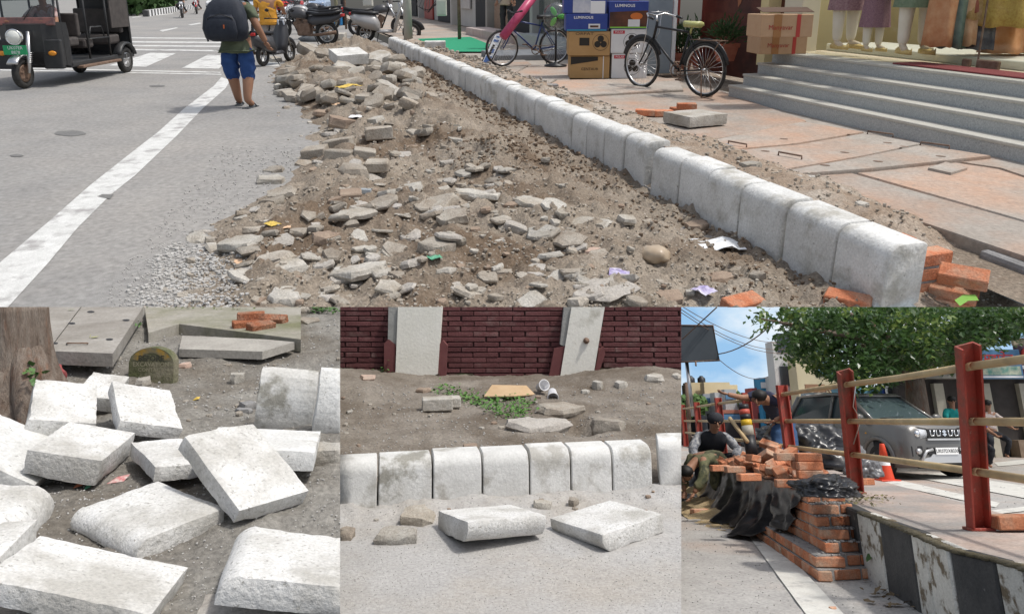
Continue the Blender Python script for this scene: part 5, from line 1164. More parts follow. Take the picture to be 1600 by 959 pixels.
part('canopy', MB().box(1.12, 2.75, .10, tr(0, 1.75, 1.93), bev=.04), m_rk, rick)
part('rear_panel', MB().box(1.04, .05, 1.5, tr(0, 3.08, 1.15), bev=.02), m_rk, rick); part('rear_curtain', MB().box(.03, .75, .95, tr(.51, 2.68, 1.42), bev=.01), m_vinyl, rick)
part('seat', MB().box(.95, .36, .16, tr(0, .92, .76), bev=.05), m_vinyl, rick); part('backrest', MB().box(.95, .10, .42, tr(0, 1.14, 1.06), bev=.04), m_vinyl, rick); part('seat', MB().box(.95, .45, .20, tr(0, 2.45, .72), bev=.05), m_vinyl, rick); part('backrest', MB().box(.95, .12, .50, tr(0, 2.82, 1.08), bev=.05), m_vinyl, rick); part('seat', MB().box(.95, .32, .18, tr(0, 1.45, .70), bev=.05), m_vinyl, rick)
part('rear_mudguard', MB().tube([(.50, wb + .36 * math.cos(a), r_ + .35 * math.sin(a)) for a in [.3 + .25 * i for i in range(11)]], .09, 8, flatten=.4), m_rk, rick); part('rear_mudguard', MB().tube([(-.50, wb + .36 * math.cos(a), r_ + .35 * math.sin(a)) for a in [.3 + .25 * i for i in range(11)]], .09, 8, flatten=.4), m_rk, rick)
part('handlebar', MB().tube([(-.32, .30, 1.12), (0, .24, 1.08), (.32, .30, 1.12)], .015, 8), m_black, rick)
# driver inside
J = std()
J.update(pel=(0, .95, .90, .13, .11), bel=(0, .97, 1.05, .13, .1), che=(0, .96, 1.26, .155, .11), nek=(0, .94, 1.43, .055), hb=(0, .92, 1.52, .068), hm=(0, .91, 1.60, .09), ht=(0, .93, 1.68, .06), sl=(-.17, .95, 1.37, .06), sr=(.17, .95, 1.37, .06), el=(-.30, .72, 1.15, .045), er=(.32, .72, 1.12, .045), wl=(-.30, .40, 1.14, .03), wr=(.30, .42, 1.13, .03), tl=(-.1, .82, .88, .09), tr=(.1, .82, .88, .09), kl=(-.14, .5, .84, .06), kr=(.16, .5, .84, .06), al=(-.14, .48, .46, .04), ar=(.16, .48, .46, .04), fl=(-.14, .36, .42, .034), fr=(.16, .36, .42, .034))
person(T, tr(fw) @ rz(.03), 'driver in a red and white shirt seated in the rickshaw behind the windshield', J, mat('driver_shirt', (.42, .22, .20), (.6, .5, .48), 9, .8), m_dark, .8, facing=(0, -1, 0))
# ---- man with a backpack walking away
mp = T.G(378, 168)
J = std(); J.update(kl=(-.11, .05, .50, .085), al=(-.10, .16, .10, .05), fl=(-.13, .28, .035, .038), kr=(.12, .02, .50, .085), ar=(.11, -.08, .11, .05), fr=(.13, .05, .035, .038), el=(-.33, -.02, 1.16, .05), wl=(-.24, .22, 1.12, .034), er=(.30, -.05, 1.13, .05), wr=(.36, .06, .90, .036), pel=(0, 0, .94, .165, .14), bel=(0, .02, 1.08, .17, .15), che=(0, 0, 1.28, .175, .13), tl=(-.11, 0, .84, .112), tr=(.11, 0, .84, .112), sl=(-.19, 0, 1.40, .07), sr=(.19, 0, 1.40, .07))
m_olive = mat('olive_cotton', (.085, .105, .065), (.11, .13, .085), 5, .9, .25, 12); m_denim = mat('blue_denim', (.018, .05, .16), (.03, .075, .22), 7, .9, .3, 25)
m_sandal = flat('dark_sandal', (.05, .055, .06), .7)
person(T, tr(mp) @ rz(-.05) @ Matrix.Diagonal((1.16, 1.1, 1.05, 1)), 'person in olive shirt and blue shorts walking away carrying a backpack', J, m_olive, m_denim, .8, .42, m_sandal, hem=(0, 0, .80, .225, .20))
bp = thing('backpack', T, tr(mp) @ rz(-.05) @ Matrix.Diagonal((1.16, 1.1, 1.05, 1)), 'dark navy backpack on the back of the walking person', 'backpack')
m_bag = mat('bag_nylon', (.016, .020, .030), (.028, .033, .045), 9, .7, .2, 40)
def bsec(z, w, y0, y1, n_=16):
    return [(w * math.copysign(abs(math.cos(t)) ** .6, math.cos(t)), (y0 + y1) / 2 + (y1 - y0) / 2 * math.copysign(abs(math.sin(t)) ** .6, math.sin(t)), z) for t in [2 * math.pi * i / n_ for i in range(n_)]]
b = MB(); b.loft([bsec(.93, .18, -.30, -.17), bsec(.97, .25, -.36, -.15), (bsec(1.1, .27, -.40, -.13)), bsec(1.28, .25, -.37, -.12), bsec(1.42, .20, -.31, -.10), bsec(1.50, .12, -.24, -.10)]); bg = part('main_bag', b, m_bag, bp)
b = MB(); b.loft([bsec(.97, .17, -.42, -.36), bsec(1.05, .20, -.445, -.36), bsec(1.2, .18, -.43, -.36), bsec(1.28, .13, -.39, -.36)]); pk = part('front_pocket', b, m_bag, bp); part('zip', MB().tube([(-.18, -.415, 1.12), (-.15, -.41, 1.24), (0, -.405, 1.29), (.15, -.41, 1.24), (.18, -.415, 1.12)], .006, 5), m_black, pk); part('zip_tag', MB().box(.012, .008, .05, tr(.05, -.44, 1.13)), flat('orange_tag', (.5, .12, .03), .6), pk)
for sx in (-1, 1): part('strap', MB().tube([(sx * .13, -.14, 1.46), (sx * .15, -.03, 1.50), (sx * .16, .12, 1.42), (sx * .18, .17, 1.25), (sx * .21, .05, 1.05), (sx * .20, -.14, 1.0)], .026, 8, flatten=.4), m_bag, bp)
part('top_handle', MB().tube([(-.05, -.17, 1.49), (0, -.17, 1.54), (.05, -.17, 1.49)], .012, 6), m_bag, bp); part('loose_strap', MB().tube([(-.25, -.2, 1.05), (-.27, -.2, .98), (-.26, -.2, .92)], .012, 5), m_bag, bp)
# ---- man in yellow
J = std(); J.update(pel=(0, 0, .93, .18, .15), bel=(0, 0, 1.07, .19, .16), che=(0, 0, 1.28, .19, .14), er=(.30, .06, 1.15, .05), wr=(.30, .25, 1.05, .034), wl=(-.28, .25, 1.05, .034), sl=(-.21, 0, 1.40, .07), sr=(.21, 0, 1.40, .07), ht=(0, .01, 1.68, .06))
person(T, tr(T.G(424, 84)) @ rz(.15) @ Matrix.Diagonal((1.3, 1.2, 1.05, 1)), 'person in a yellow shirt standing beyond the dark scooter', J, mat('yellow_cotton', (.58, .27, .03), (.64, .33, .06), 5, .85, .25, 10), mat('grey_trousers', (.30, .28, .27), (.36, .34, .33), 5, .9), .8, hem=(0, 0, .82, .19, .17))
# ---- riders far off, person at the shop door
for px, py, lab, c in ((284, 28, 'rider in dark clothes on the distant black motorbike', (.03, .03, .035)), (308, 22, 'rider in red on the distant red motorbike', (.4, .04, .05))):
    J = std(); J.update(al=(-.2, -.1, .35, .04), ar=(.2, -.1, .35, .04), kl=(-.24, .3, .72, .06), kr=(.24, .3, .72, .06), fl=(-.2, .05, .32, .034), fr=(.2, .05, .32, .034), wl=(-.3, .5, 1.08, .03), wr=(.3, .5, 1.08, .03), el=(-.3, .2, 1.1, .045), er=(.3, .2, 1.1, .045))
    person(T, ground_at(px, py) @ rz(2.8) @ tr(0, -.2, 0) @ Matrix.Scale(1.15, 4), lab, J, flat('rider%d' % px, c, .8), m_dark, .9, hands=False)
J = std(); person(T, tr(T.G(792, 58, PV + .3)) @ rz(2.6), 'person in a beige top standing at the shop doorway', J, mat('beige_top', (.42, .33, .24), (.47, .38, .29), 5, .9), m_dark, 1.7, hands=True, hem=(0, 0, .82, .17, .13))
# ================================================================== L : THE HEAP OF KERB STONES
def field(pan, x0, x1, y0, y1, step, hf):
    """a ground sheet, finer where it is nearer"""
    nx, ny = int((x1 - x0) / step), int((y1 - y0) / step); b = MB(); vs = []
    for j in range(ny + 1):
        for i in range(nx + 1):
            q = pan.G(x0 + (x1 - x0) * i / nx, y0 + (y1 - y0) * j / ny); vs.append((q.x, q.y, hf(q.x, q.y)))
    return b.add(vs, [(j * (nx + 1) + i, j * (nx + 1) + i + 1, (j + 1) * (nx + 1) + i + 1, (j + 1) * (nx + 1) + i) for j in range(ny) for i in range(nx)], smooth=True)
m_lsoil = mat('dusty_soil', (.19, .178, .158), (.275, .262, .235), 3, 1, .8, 60, fine=.28, c3=(.15, .13, .105), s3=.9, t3=.54, w3=.2, spec=.1)
def hL(x, y): return .035 * fbm(x * 1.6, y * 1.6) + .018 * fbm(x * 6, y * 6, 2) + .007 * fbm(x * 22, y * 22, 4) - .09 * math.exp(-((x + 1.55) ** 2 + (y - 5.0) ** 2) / .5)
solo('soil_ground', field(L, -60, 540, 470, 1000, 3.2, hL), m_lsoil, L, I4, kind='structure')
def GL(px, py):
    q = L.G(px, py); return Vector((q.x, q.y, hL(q.x, q.y)))
KL = [  # label, dims, euler, centre, rounded edge, least thickness
 ('flat white kerb stone at the back left, next to the tree trunk', (.289, .461, .094), (.188, .229, .544), (-2.221, 3.653, .168), None, .068),
 ('white kerb stone leaning at the back, in front of the lettered stone', (.298, .436, .054), (.237, .329, .655), (-1.866, 3.758, .140), None, .068),
 ('white kerb stone between the flat one and the tilted left one', (.302, .417, .109), (-.027, .223, .149), (-1.904, 3.274, .090), None, .085),
 ('stained kerb stone tilted up at the left picture edge', (.46, .447, .05), (.021, .50, .209), (-2.21, 3.214, .13), None, .068),
 ('kerb stone half hidden under the big tilted one', (.230, .461, .068), (-.038, .132, .662), (-1.525, 3.286, .056), None, .068),
 ('big tilted white kerb stone in the middle of the heap', (.331, .429, .07), (.490, .113, .989), (-1.061, 2.926, .140), None, .065),
 ('rounded kerb stone lying flat in the centre foreground', (.345, .442, .075), (.006, .001, .984), (-1.345, 2.734, .034), (0, -1, 1), .075),
 ('large pitted kerb stone in the lower left corner', (.47, .344, .06), (-.121, .270, .101), (-1.246, 2.177, .093), None, .068),
 ('rounded grey kerb stone in the lower right corner', (.42, .409, .08), (-.103, .215, .204), (-.655, 2.257, .092), (0, -1, 1), .085),
 ('rounded white kerb stone cut by the left picture edge', (.40, .374, .12), (-.013, .161, .240), (-1.915, 2.639, .075), (0, 1, 1), .12),
 ('kerb stone lying behind the big tilted one below the upright pair', (.475, .457, .084), (-.115, .108, .191), (-1.115, 3.313, .096), None, .068),
 ('upright stained kerb stone at the right of the heap', (.295, .117, .300), (.136, .137, .226), (-1.184, 3.886, .150), (1, -1, 1), None),
 ('upright kerb stone cut by the right edge beside the stained one', (.290, .10, .320), (.20, .14, .30), (-.858, 3.80, .165), (1, -1, 1), None),
]
m_kstain = mat('kerb_stained', (.50, .49, .46), (.62, .62, .60), 6, .88, .4, 40, fine=.12, c3=(.29, .28, .245), s3=4.2, t3=.54, w3=.08, spec=.15)
for i, (lab, dm, e, c, rd, md) in enumerate(KL):
    lying(L, dm, e, c, lab, m_kstain if 'upright stained' in lab else m_kerb if 'stained' in lab or 'upright' in lab else m_kerbw, round_=rd, mind=md, group='kerb stones tipped in a heap', seed=i)
lying(L, (.2, .25, .09), (.3, .2, .2), tuple(L.G(160, 612, .12)), 'corner of a white kerb stone wedged behind two others', m_kerbw, group='kerb stones tipped in a heap', seed=20)
lying(L, (.14, .3, .12), (0, 0, .2), tuple(L.G(-8, 872, .05)), 'sliver of a kerb stone at the left edge below the rounded one', m_kerbw, group='kerb stones tipped in a heap', seed=21)
lying(L, (.3, .12, .10), (0, 0, .1), tuple(L.G(520, 712, .03)), 'pale concrete strip beside the lying kerb stone at the right', m_pale, 'concrete_strip', cat='slab', seed=22)
lying(L, (.4, .2, .06), (0, 0, .15), tuple(L.G(420, 962, .0)), 'flat pale stone under the rounded grey kerb stone', m_dust, 'flat_stone', cat='stone', seed=23)
# tree trunk with roots
tk = thing('old_tree', L, tr(L.G(14, 655)) @ Matrix.Diagonal((.60, .6, 1, 1)), 'gnarled brown tree trunk at the left edge, cut by the picture', 'tree')
m_bark = mat('bark', (.15, .11, .085), (.25, .21, .175), 5, .95, 1., 18, fine=.25, c3=(.24, .105, .06), s3=2.2, t3=.62, w3=.15, stretch=(3, 3, .7), spec=.1)
b = MB(); secs = []; n_ = 44
for k in range(26):
    z = -.1 + k * .075; f = k / 25; rr = .30 + .30 * math.exp(-z * 5.5) - .03 * f
    secs.append([((rr * (1 + (.10 + .14 * math.exp(-z * 3)) * math.sin(3 * t + 1.2) + .06 * math.sin(7 * t + 2 * z) + .05 * fbm(math.cos(t) * 3, math.sin(t) * 3, z * 2.5))) * math.cos(t) - .10 + .02 * z, rr * (1 + .10 * math.sin(5 * t + z)) * math.sin(t) * .9, z) for t in [2 * math.pi * i / n_ for i in range(n_)]])
b.loft(secs); part('trunk', b, m_bark, tk, tr(-.08, .25, 0))
for i, (a, l_) in enumerate(((-.3, .5), (-1.0, .45), (-1.9, .5))):
    part('root', MB().tube([(.1 * math.cos(a), .1 * math.sin(a) + .2, .3), (.3 * math.cos(a), .3 * math.sin(a) + .2, .12), ((.3 + l_) * math.cos(a) * .7, (.3 + l_) * math.sin(a) * .7 + .2, -.03)], [.12, .09, .03], 10), m_bark, tk)
def leaves(pan, pts, size, mt, name, label, cat, kind=None, seed=1, parent=None, up=.6):
    r = random.Random(seed); b = MB()
    for q in pts:
        s_ = size * r.uniform(.6, 1.3); a = r.uniform(0, 6.3); tl = r.uniform(-.9, .9); m_ = tr(q) @ rz(a) @ rx(tl)
        b.add([(0, 0, 0), (s_ * .45, s_ * .45, s_ * .1), (0, s_, s_ * .05), (-s_ * .45, s_ * .45, s_ * .1)], [(0, 1, 2), (0, 2, 3)], m_)
    if parent: return part(name, b, mt, parent)
    return solo(name, b, mt, pan, I4, label, cat, kind=kind)
r = random.Random(11)
leaves(L, [L.G(r.gauss(58, 7), r.gauss(575, 7), r.uniform(.15, .3)) + Vector((0, -.05, 0)) for i in range(40)], .04, m_leaf, 'small_weed', 'small green weed growing at the tree trunk', 'weed', seed=3)
solo('red_rag', MB().ball(.09, .06, .07, sub=3, jit=.5, seed=3), mat('rag_red', (.30, .07, .07), (.2, .08, .07), 9, .9, .3), L, tr(L.G(80, 585, .05)), 'crumpled dark red rag beside the tree trunk', 'rag')
# drain cover slabs behind
def lslab(pxs, z, th, label, mt, name='cover_slab'):
    ps = [L.G(x, y, z) for x, y in pxs]; k = len(ps); b = MB(); b.add([(p.x, p.y, z) for p in ps] + [(p.x, p.y, z - th) for p in ps], [tuple(range(k)), tuple(range(2 * k - 1, k - 1, -1))] + [(i, (i + 1) % k, (i + 1) % k + k, i + k) for i in range(k)])
    t = thing(name, L, I4, label, 'slab'); part('slab', b, mt, t); return t
m_lslab = mat('old_slab', (.27, .25, .22), (.36, .34, .31), 3, .95, .4, 40, fine=.14, c3=(.21, .19, .165), s3=1.2, t3=.56, w3=.25, spec=.15)
t = lslab(((76, 548), (176, 552), (226, 476), (132, 474)), .17, .09, 'grey cover slab with iron handle, in front of the tree', m_lslab)
b = MB(); b.tube([L.G(105, 536, .17), L.G(105, 536, .185), L.G(137, 536, .185), L.G(137, 536, .17)], .006, 6); part('lift_handle', b, m_iron, t)
for px, py in ((171, 530), (197, 500), (85, 536), (112, 505), (142, 487)): part('lifting_hole', MB().add([L.G(px + 6 * math.cos(k * .7), py + 1.6 * math.sin(k * .7), .172) for k in range(9)], [tuple(range(9))]), m_dark, t)
lslab(((60, 548), (74, 548), (130, 474), (60, 474)), .168, .09, 'second cover slab, next to the trunk behind the handled slab', m_lslab)
lslab(((232, 520), (280, 506), (470, 530), (470, 474), (225, 474)), .08, .10, 'old mossy pavement slab behind the lettered stone', mat('mossy_slab', (.28, .26, .215), (.34, .32, .28), 2, .95, .4, 40, fine=.14, c3=(.17, .17, .10), s3=1.3, t3=.60, w3=.25), 'pavement_slab')
t = lslab(((280, 545), (285, 524), (415, 530), (460, 534), (410, 549)), .06, .06, 'tiled pavement edging strip with square pattern', mat('edging', (.30, .28, .25), (.38, .36, .32), 4, .95, .4, 40, fine=.15), 'edging_strip')
for k in range(0): part('groove', MB().box(.006, .34, .006, tr(L.G(292 + 14 * k, 536, .062)) @ rz(-.1)), m_dark, t)
# lettered stone
q = L.G(240, 586); ms = thing('lettered_stone', L, tr(q) @ rz(-.05) @ rx(-.06), 'mossy lettered marker stone with a yellow rounded top', 'marker stone')
w = .155; hgt = .19
poly = [(-w, -.05), (w, -.05), (w, hgt * .45)] + [(w * math.cos(a), hgt * .45 + hgt * .55 * math.sin(a)) for a in [math.pi * k / 14 for k in range(1, 14)]] + [(-w, hgt * .45)]
part('stone', MB().prism(poly, .07), mat('mossy_stone', (.17, .16, .10), (.24, .22, .16), 6, .95, .7, 40, fine=.2, c3=(.09, .10, .045), s3=5, t3=.54, w3=.2), ms)
bd = [(x * .9, z) for x, z in poly if z > hgt * .55]; bd2 = [(x * .62, hgt * .5 + (z - hgt * .5) * .62) for x, z in bd][::-1]
part('yellow_band', MB().add([(x, -.0375, z) for x, z in bd + bd2], [tuple(range(len(bd) * 2))]), mat('yellow_paint_worn', (.34, .21, .04), (.26, .165, .04), 10, .95, .3, c3=(.16, .145, .09), s3=9, t3=.50, w3=.12), ms)
m_ltr = flat('dark_letters', (.05, .05, .035), .9); m_ltr2 = flat('faded_letters', (.27, .25, .17), .9)
part('lettering', text_mb('BEFORE', .052, bold=.0015), m_ltr, ms, tr(0, -.039, .117)); part('lettering', text_mb('EXCAVATION', .040, bold=.0006), m_ltr2, ms, tr(0, -.039, .078))
for k in range(2): part('lettering', text_mb(('CONTACT', 'IIIII')[k] if k == 0 else 'IIIIIIIII', .036), m_ltr2, ms, tr(0, -.039, .042 - .036 * k))
# bricks and odd blocks at the back
for i, (px, py, z, a, lab) in enumerate(((392, 494, .16, .3, 'orange brick on top at the back of the small brick pile'), (385, 507, .1, .5, 'orange brick at the left of the small brick pile'), (408, 510, .1, .9, 'orange brick in the middle of the small brick pile'), (428, 500, .1, -.2, 'orange brick at the right of the small brick pile'))):
    brick(L, tr(L.G(px, py, z)) @ rz(a) @ rx(.1 * i), lab)
def lstone(px, py, w, asp, th, lab, mt=None, nm='broken_stone', seed=None, tilt=(0, 0), grp=None): return stone(px, py, w, asp, th, label=lab, name=nm, mt=mt or m_rock, pan=L, gf=GL, seed=seed, tilt=tilt, group=grp)
lstone(437, 520, 50, .5, .4, 'pale block in front of the small brick pile', m_pale, 'stone_block'); lstone(425, 490, 64, .5, .4, 'grey block behind the small brick pile', m_rock, 'stone_block'); lstone(470, 488, 30, .6, .4, 'grey stone right of the grey block at the back', m_rock); lstone(482, 502, 46, .7, .2, 'flat round stone beyond the brick pile', m_rock, 'flat_stone')
lstone(289, 570, 20, .8, .6, 'pinkish stone next to the lettered stone', m_pink); lstone(330, 553, 28, .6, .3, 'white chip of slab on the edging strip', m_pale); lstone(371, 582, 26, .7, .9, 'grey squared stone standing in the soil behind the upright kerb', m_pale, 'stone_block'); lstone(388, 625, 30, .7, .6, 'dark grey stone leaning at the upright stained kerb', m_darkblk); lstone(380, 637, 28, .5, .4, 'dark flat stone below the dark grey one', m_darkblk); lstone(225, 592, 26, .7, .6, 'pale stone at the foot of the lettered stone', m_pale); lstone(183, 562, 14, .8, .8, 'small stone under the corner of the cover slab', m_rock)
for i in range(36):
    px, py = r.uniform(285, 530), r.uniform(545, 660)
    if px > 390 and py > 570: continue
    lstone(px, py, r.uniform(6, 13), r.uniform(.5, .8), r.uniform(.4, .7), 'small clod among the soil behind the kerb heap', m_rock, 'soil_clod', 300 + i, grp='clods behind the kerb heap')
pts = []; sz = []
for i in range(2600):
    px, py = r.uniform(0, 535), r.uniform(500, 965); q = GL(px, py); pts.append(tuple(q)); sz.append(r.choice((1.5, 2, 3, 4)) / L.ppm(q))
solo('fine_gravel', grit(pts, sz, 31), m_grav, L, I4, 'fine gravel and grit between the tipped kerb stones', 'gravel', kind='stuff')
leaves(L, [GL(r.gauss(300, 55), r.uniform(478, 497)) + Vector((0, 0, .09)) for i in range(260)], .03, mat('moss', (.07, .10, .025), (.11, .14, .04), 5, .9), 'moss', 'thin moss growing on the old pavement slab', 'moss', 'stuff', 5)
leaves(L, [L.G(r.gauss(214, 5), r.gauss(503, 6), r.uniform(.05, .12)) for i in range(36)], .035, m_leaf, 'weed', 'weed growing in the joint beside the lettered stone', 'weed', seed=6)
leaves(L, [GL(r.uniform(485, 531), r.uniform(480, 492)) + Vector((0, 0, .04)) for i in range(160)], .05, m_leaf, 'weeds', 'dark weeds at the upper right beyond the flat stone', 'weeds', 'stuff', 9)
b = MB(); b.add([(0, 0, 0), (.04, .02, .004), (.075, .0, .01), (.04, -.025, .004)], [(0, 1, 2), (0, 2, 3)]); b.tube([(0, 0, 0), (-.02, .05, .01)], .0015, 4)
solo('fallen_leaf', b, flat('yellow_leaf', (.35, .36, .08), .6), L, tr(L.G(140, 527, .176)), 'yellow green leaf lying on the handled slab', 'leaf')
b = MB(); b.add([(0, 0, 0), (.04, .02, .004), (.075, .0, .01), (.04, -.025, .004)], [(0, 1, 2), (0, 2, 3)]); solo('fallen_leaf', b, flat('green_leaf', (.15, .2, .05), .6), L, tr(L.G(105, 484, .176)), 'green leaf lying at the back edge of the slab', 'leaf')
def scrap(px, py, w, h, mt, lab, a=0., pan=L, gf=GL, name='wrapper'):
    q = gf(px, py); b = MB(); b.add([(-w, -h, .004), (w, -h * .8, .012), (w * .9, h, .02), (-w * .8, h * .9, .008), (0, .0, .022)], [(0, 1, 4), (1, 2, 4), (2, 3, 4), (3, 0, 4)]); return solo(name, b, mt, pan, tr(q) @ rz(a), lab, 'litter')
scrap(186, 745, .035, .035, mat('candy', (.5, .06, .08), (.65, .55, .5), 40, .4), 'red and white candy wrapper between the kerb stones'); scrap(137, 758, .012, .03, m_green, 'green wrapper strip between the kerb stones', .5); scrap(124, 760, .018, .022, m_brick, 'orange brick chip on the soil between the kerb stones', .2, name='brick_chip'); scrap(307, 614, .02, .012, m_yellow, 'yellow scrap on the soil behind the heap')
scrap(383, 803, .012, .05, m_paper, 'pale torn strip under the big tilted kerb stone', .4, name='torn_strip')

# ================================================================== M : THE BRICK WALL AND THE KERB ROW
def kl(px, ybase):  return M.G(px, ybase)
KA, KB = M.G(531, 797), M.G(1005, 768); kd = (KB - KA).normalized(); kn = Vector((-kd.y, kd.x, 0))     # kn points to the wall
def behind(x, y): return (Vector((x, y, 0)) - KA).dot(kn)
def hM(x, y):
    s_ = behind(x, y); z = .03 * fbm(x * 1.5, y * 1.5) + .016 * fbm(x * 6, y * 6, 2) + .006 * fbm(x * 22, y * 22, 4)
    z *= smooth(-.8, .1, s_) * .9 + .22
    z += .17 * smooth(.1, .5, s_) + .035 * math.exp(-((s_ + .05) / .16) ** 2) * (1 + 1.2 * fbm(x * 3, y * 3))
    z += .16 * math.exp(-((x + 2.2) ** 2 / .5 + (y - 8.9) ** 2 / .8)) + .15 * math.exp(-((x - 1.6) ** 2 / .5 + (y - 9.3) ** 2 / .4))
    z -= .22 * math.exp(-((x - .62) ** 2 / .025 + (y - 7.0) ** 2 / .1))
    return z
m_mroad = mat('dusty_asphalt', (.37, .36, .345), (.42, .41, .395), 4, .95, .4, 90, fine=.16, c3=(.38, .355, .32), s3=1.2, t3=.56, w3=.2, spec=.15)
m_msoil = mat('wet_soil', (.175, .15, .122), (.26, .232, .197), 3, 1, .8, 60, fine=.28, c3=(.13, .105, .08), s3=1.1, t3=.55, w3=.2, spec=.15)
def msplit(back):
    b = field(M, 500, 1100, 470 if back else 690, 800 if back else 1000, 3., hM)
    keep = []
    for f in b.f:
        c = sum((Vector(b.v[i]) for i in f), Vector()) / 4
        if (behind(c.x, c.y) > .10) == back: keep.append(f)
    b.f = keep; b.sm = [True] * len(keep); return b
b = MB(); vs = []; nx, ny = 200, 110
for j in range(ny + 1):
    for i in range(nx + 1):
        s_ = .1 + 6.2 * (j / ny) ** 1.25; q = KA + kd * (-.9 + 4.4 * i / nx * (1 + .12 * s_)) + kn * s_; q = q + Vector((-.08 * s_ * 1.2, 0, 0)); vs.append((q.x, q.y, hM(q.x, q.y)))
b.add(vs, [(j * (nx + 1) + i, j * (nx + 1) + i + 1, (j + 1) * (nx + 1) + i + 1, (j + 1) * (nx + 1) + i) for j in range(ny) for i in range(nx)], smooth=True)
solo('soil_verge', b, m_msoil, M, I4, kind='structure')
b = MB(); vs = []; nx, ny = 200, 80
for j in range(ny + 1):
    for i in range(nx + 1):
        s_ = .11 - 2.4 * j / ny; q = KA + kd * (-.9 + 4.2 * i / nx) + kn * s_; vs.append((q.x, q.y, hM(q.x, q.y)))
b.add(vs, [(j * (nx + 1) + i, j * (nx + 1) + i + 1, (j + 1) * (nx + 1) + i + 1, (j + 1) * (nx + 1) + i) for j in range(ny) for i in range(nx)], smooth=True)
solo('dusty_road', b, m_mroad, M, I4, kind='structure')
def GM(px, py):
    z = 0.
    for _ in range(12): q = M.G(px, py, z); z = z * .5 + .5 * hM(q.x, q.y)
    return Vector((q.x, q.y, hM(q.x, q.y)))
# kerb row
def online(px):
    """where a photo column meets the kerb line"""
    for k in range(40): pass
    lo, hi = -1., 4.
    for _ in range(40):
        mid = (lo + hi) / 2
        if M.P(KA + kd * mid)[0] < px: lo = mid
        else: hi = mid
    return lo
cols = [510, 590, 676, 754, 828, 893, 958, 1021]
MA = Matrix(((kn.x, kd.x, 0, 0), (kn.y, kd.y, 0, 0), (0, 0, 1, 0), (0, 0, 0, 1)))
m_mkerb = mat('kerb_new', (.55, .545, .52), (.67, .665, .64), 5, .9, .35, 40, fine=.08, c3=(.40, .385, .35), s3=3.4, t3=.57, w3=.10, rnd=.06, spec=.15)
NAMES = ['leftmost kerb stone of the row before the brick wall, cut by the edge', 'kerb stone with a damp curved stain, second of the wall row', 'third kerb stone of the row before the brick wall', 'fourth kerb stone of the row before the brick wall', 'fifth kerb stone of the row before the brick wall', 'sixth kerb stone of the wall row with a faint yellow tint', 'last kerb stone of the joined row, streaked with grey']
for i in range(7):
    a, c = online(cols[i]), online(cols[i + 1]); q = KA + kd * (a + .005)
    mb = kerb_mb(c - a - .012, .315, .24, i); mb.materials.append(m_mkerb if i not in (1, 6) else m_kstain if i == 1 else m_kerb)
    solo('kerb_stone', mb, None, M, tr(q.x, q.y, rng.uniform(-.01, .01)) @ MA @ rz(rng.uniform(-.02, .02)), NAMES[i], 'kerb stone', 'kerb row in front of the brick wall')
q = KA + kd * (online(1032)); lk = kerb_mb(.36, .33, .22, 9); lk.materials.append(m_mkerb); solo('kerb_stone', lk, None, M, tr(q.x, q.y, .03) @ MA @ rz(.30) @ rx(.05), 'lone kerb stone standing askew past the end of the row', 'kerb stone', 'kerb row in front of the brick wall')
lying(M, (.510, .497, .094), (-.164, .069, .448), (-.131, 4.693, .085), 'kerb stone lying on the road, left one, next to broken stones', m_kerbw, round_=(1, -1, -1), mind=.12, seed=31)
lying(M, (.527, .463, .074), (-.068, -.017, .655), (.588, 4.753, .056), 'kerb stone lying on the road in front of the row end, right one', m_kerbw, round_=(0, -1, -1), mind=.11, seed=32)
def mstone(px, py, w, asp, th, lab, mt=None, nm='broken_stone', seed=None, tilt=(0, 0), grp=None, cuts=1): return stone(px, py, w, asp, th, label=lab, name=nm, mt=mt or m_rock, pan=M, gf=GM, seed=seed, tilt=tilt, group=grp, cuts=cuts)
mstone(652, 812, 62, .6, .42, 'broken kerb piece left of the lying kerb stone', m_pale, cuts=2); mstone(618, 843, 74, .5, .36, 'broken kerb piece with a white scrap at its foot', m_pale, cuts=2); mstone(540, 838, 36, .8, .6, 'small stone block at the left edge below the kerb row', m_rock); mstone(896, 787, 20, .8, .8, 'little grey stone between the two lying kerb stones', m_rock); mstone(848, 792, 34, .5, .5, 'pale block end behind the left lying kerb stone', m_pale); mstone(872, 643, 84, .55, .22, 'big flat rock on the verge by the white cup', m_rock, cuts=2); mstone(840, 668, 120, .4, .16, 'broad mud covered slab behind the kerb row', m_dust, cuts=2); mstone(950, 672, 64, .5, .5, 'grey eroded lump beside the dark hole', m_rock, cuts=2); mstone(573, 592, 26, .7, .4, 'tan stone on the soil heap near the left pilaster', m_pink); mstone(934, 606, 18, .8, 1., 'grey block leaning at the right pilaster base', m_pale); mstone(915, 614, 16, .7, .6, 'small grey stone by the right pilaster', m_pale); mstone(970, 603, 26, .5, .5, 'pale flat stone on the right soil heap', m_pale); mstone(1022, 594, 36, .6, .4, 'grey slab chunk on top of the right soil heap', m_pale); mstone(1058, 590, 20, .8, .5, 'grey chunk at the right edge by the wall', m_pale); mstone(735, 700, 26, .5, .4, 'brown stone near the kerb row on the verge', m_darkst); mstone(662, 612, 26, .5, .4, 'dark red stone at the foot of the left pilaster', m_darkst)
q = GM(683, 640); bb_ = thing('concrete_brick', M, tr(q) @ rz(.15), 'pale concrete brick pair lying on the verge', 'brick'); part('brick', MB().box(.30, .16, .12, bev=.01, z0=0), m_pale, bb_); part('brick', MB().box(.2, .16, .1, tr(.14, .13, 0), bev=.01, z0=0), m_pale, bb_)
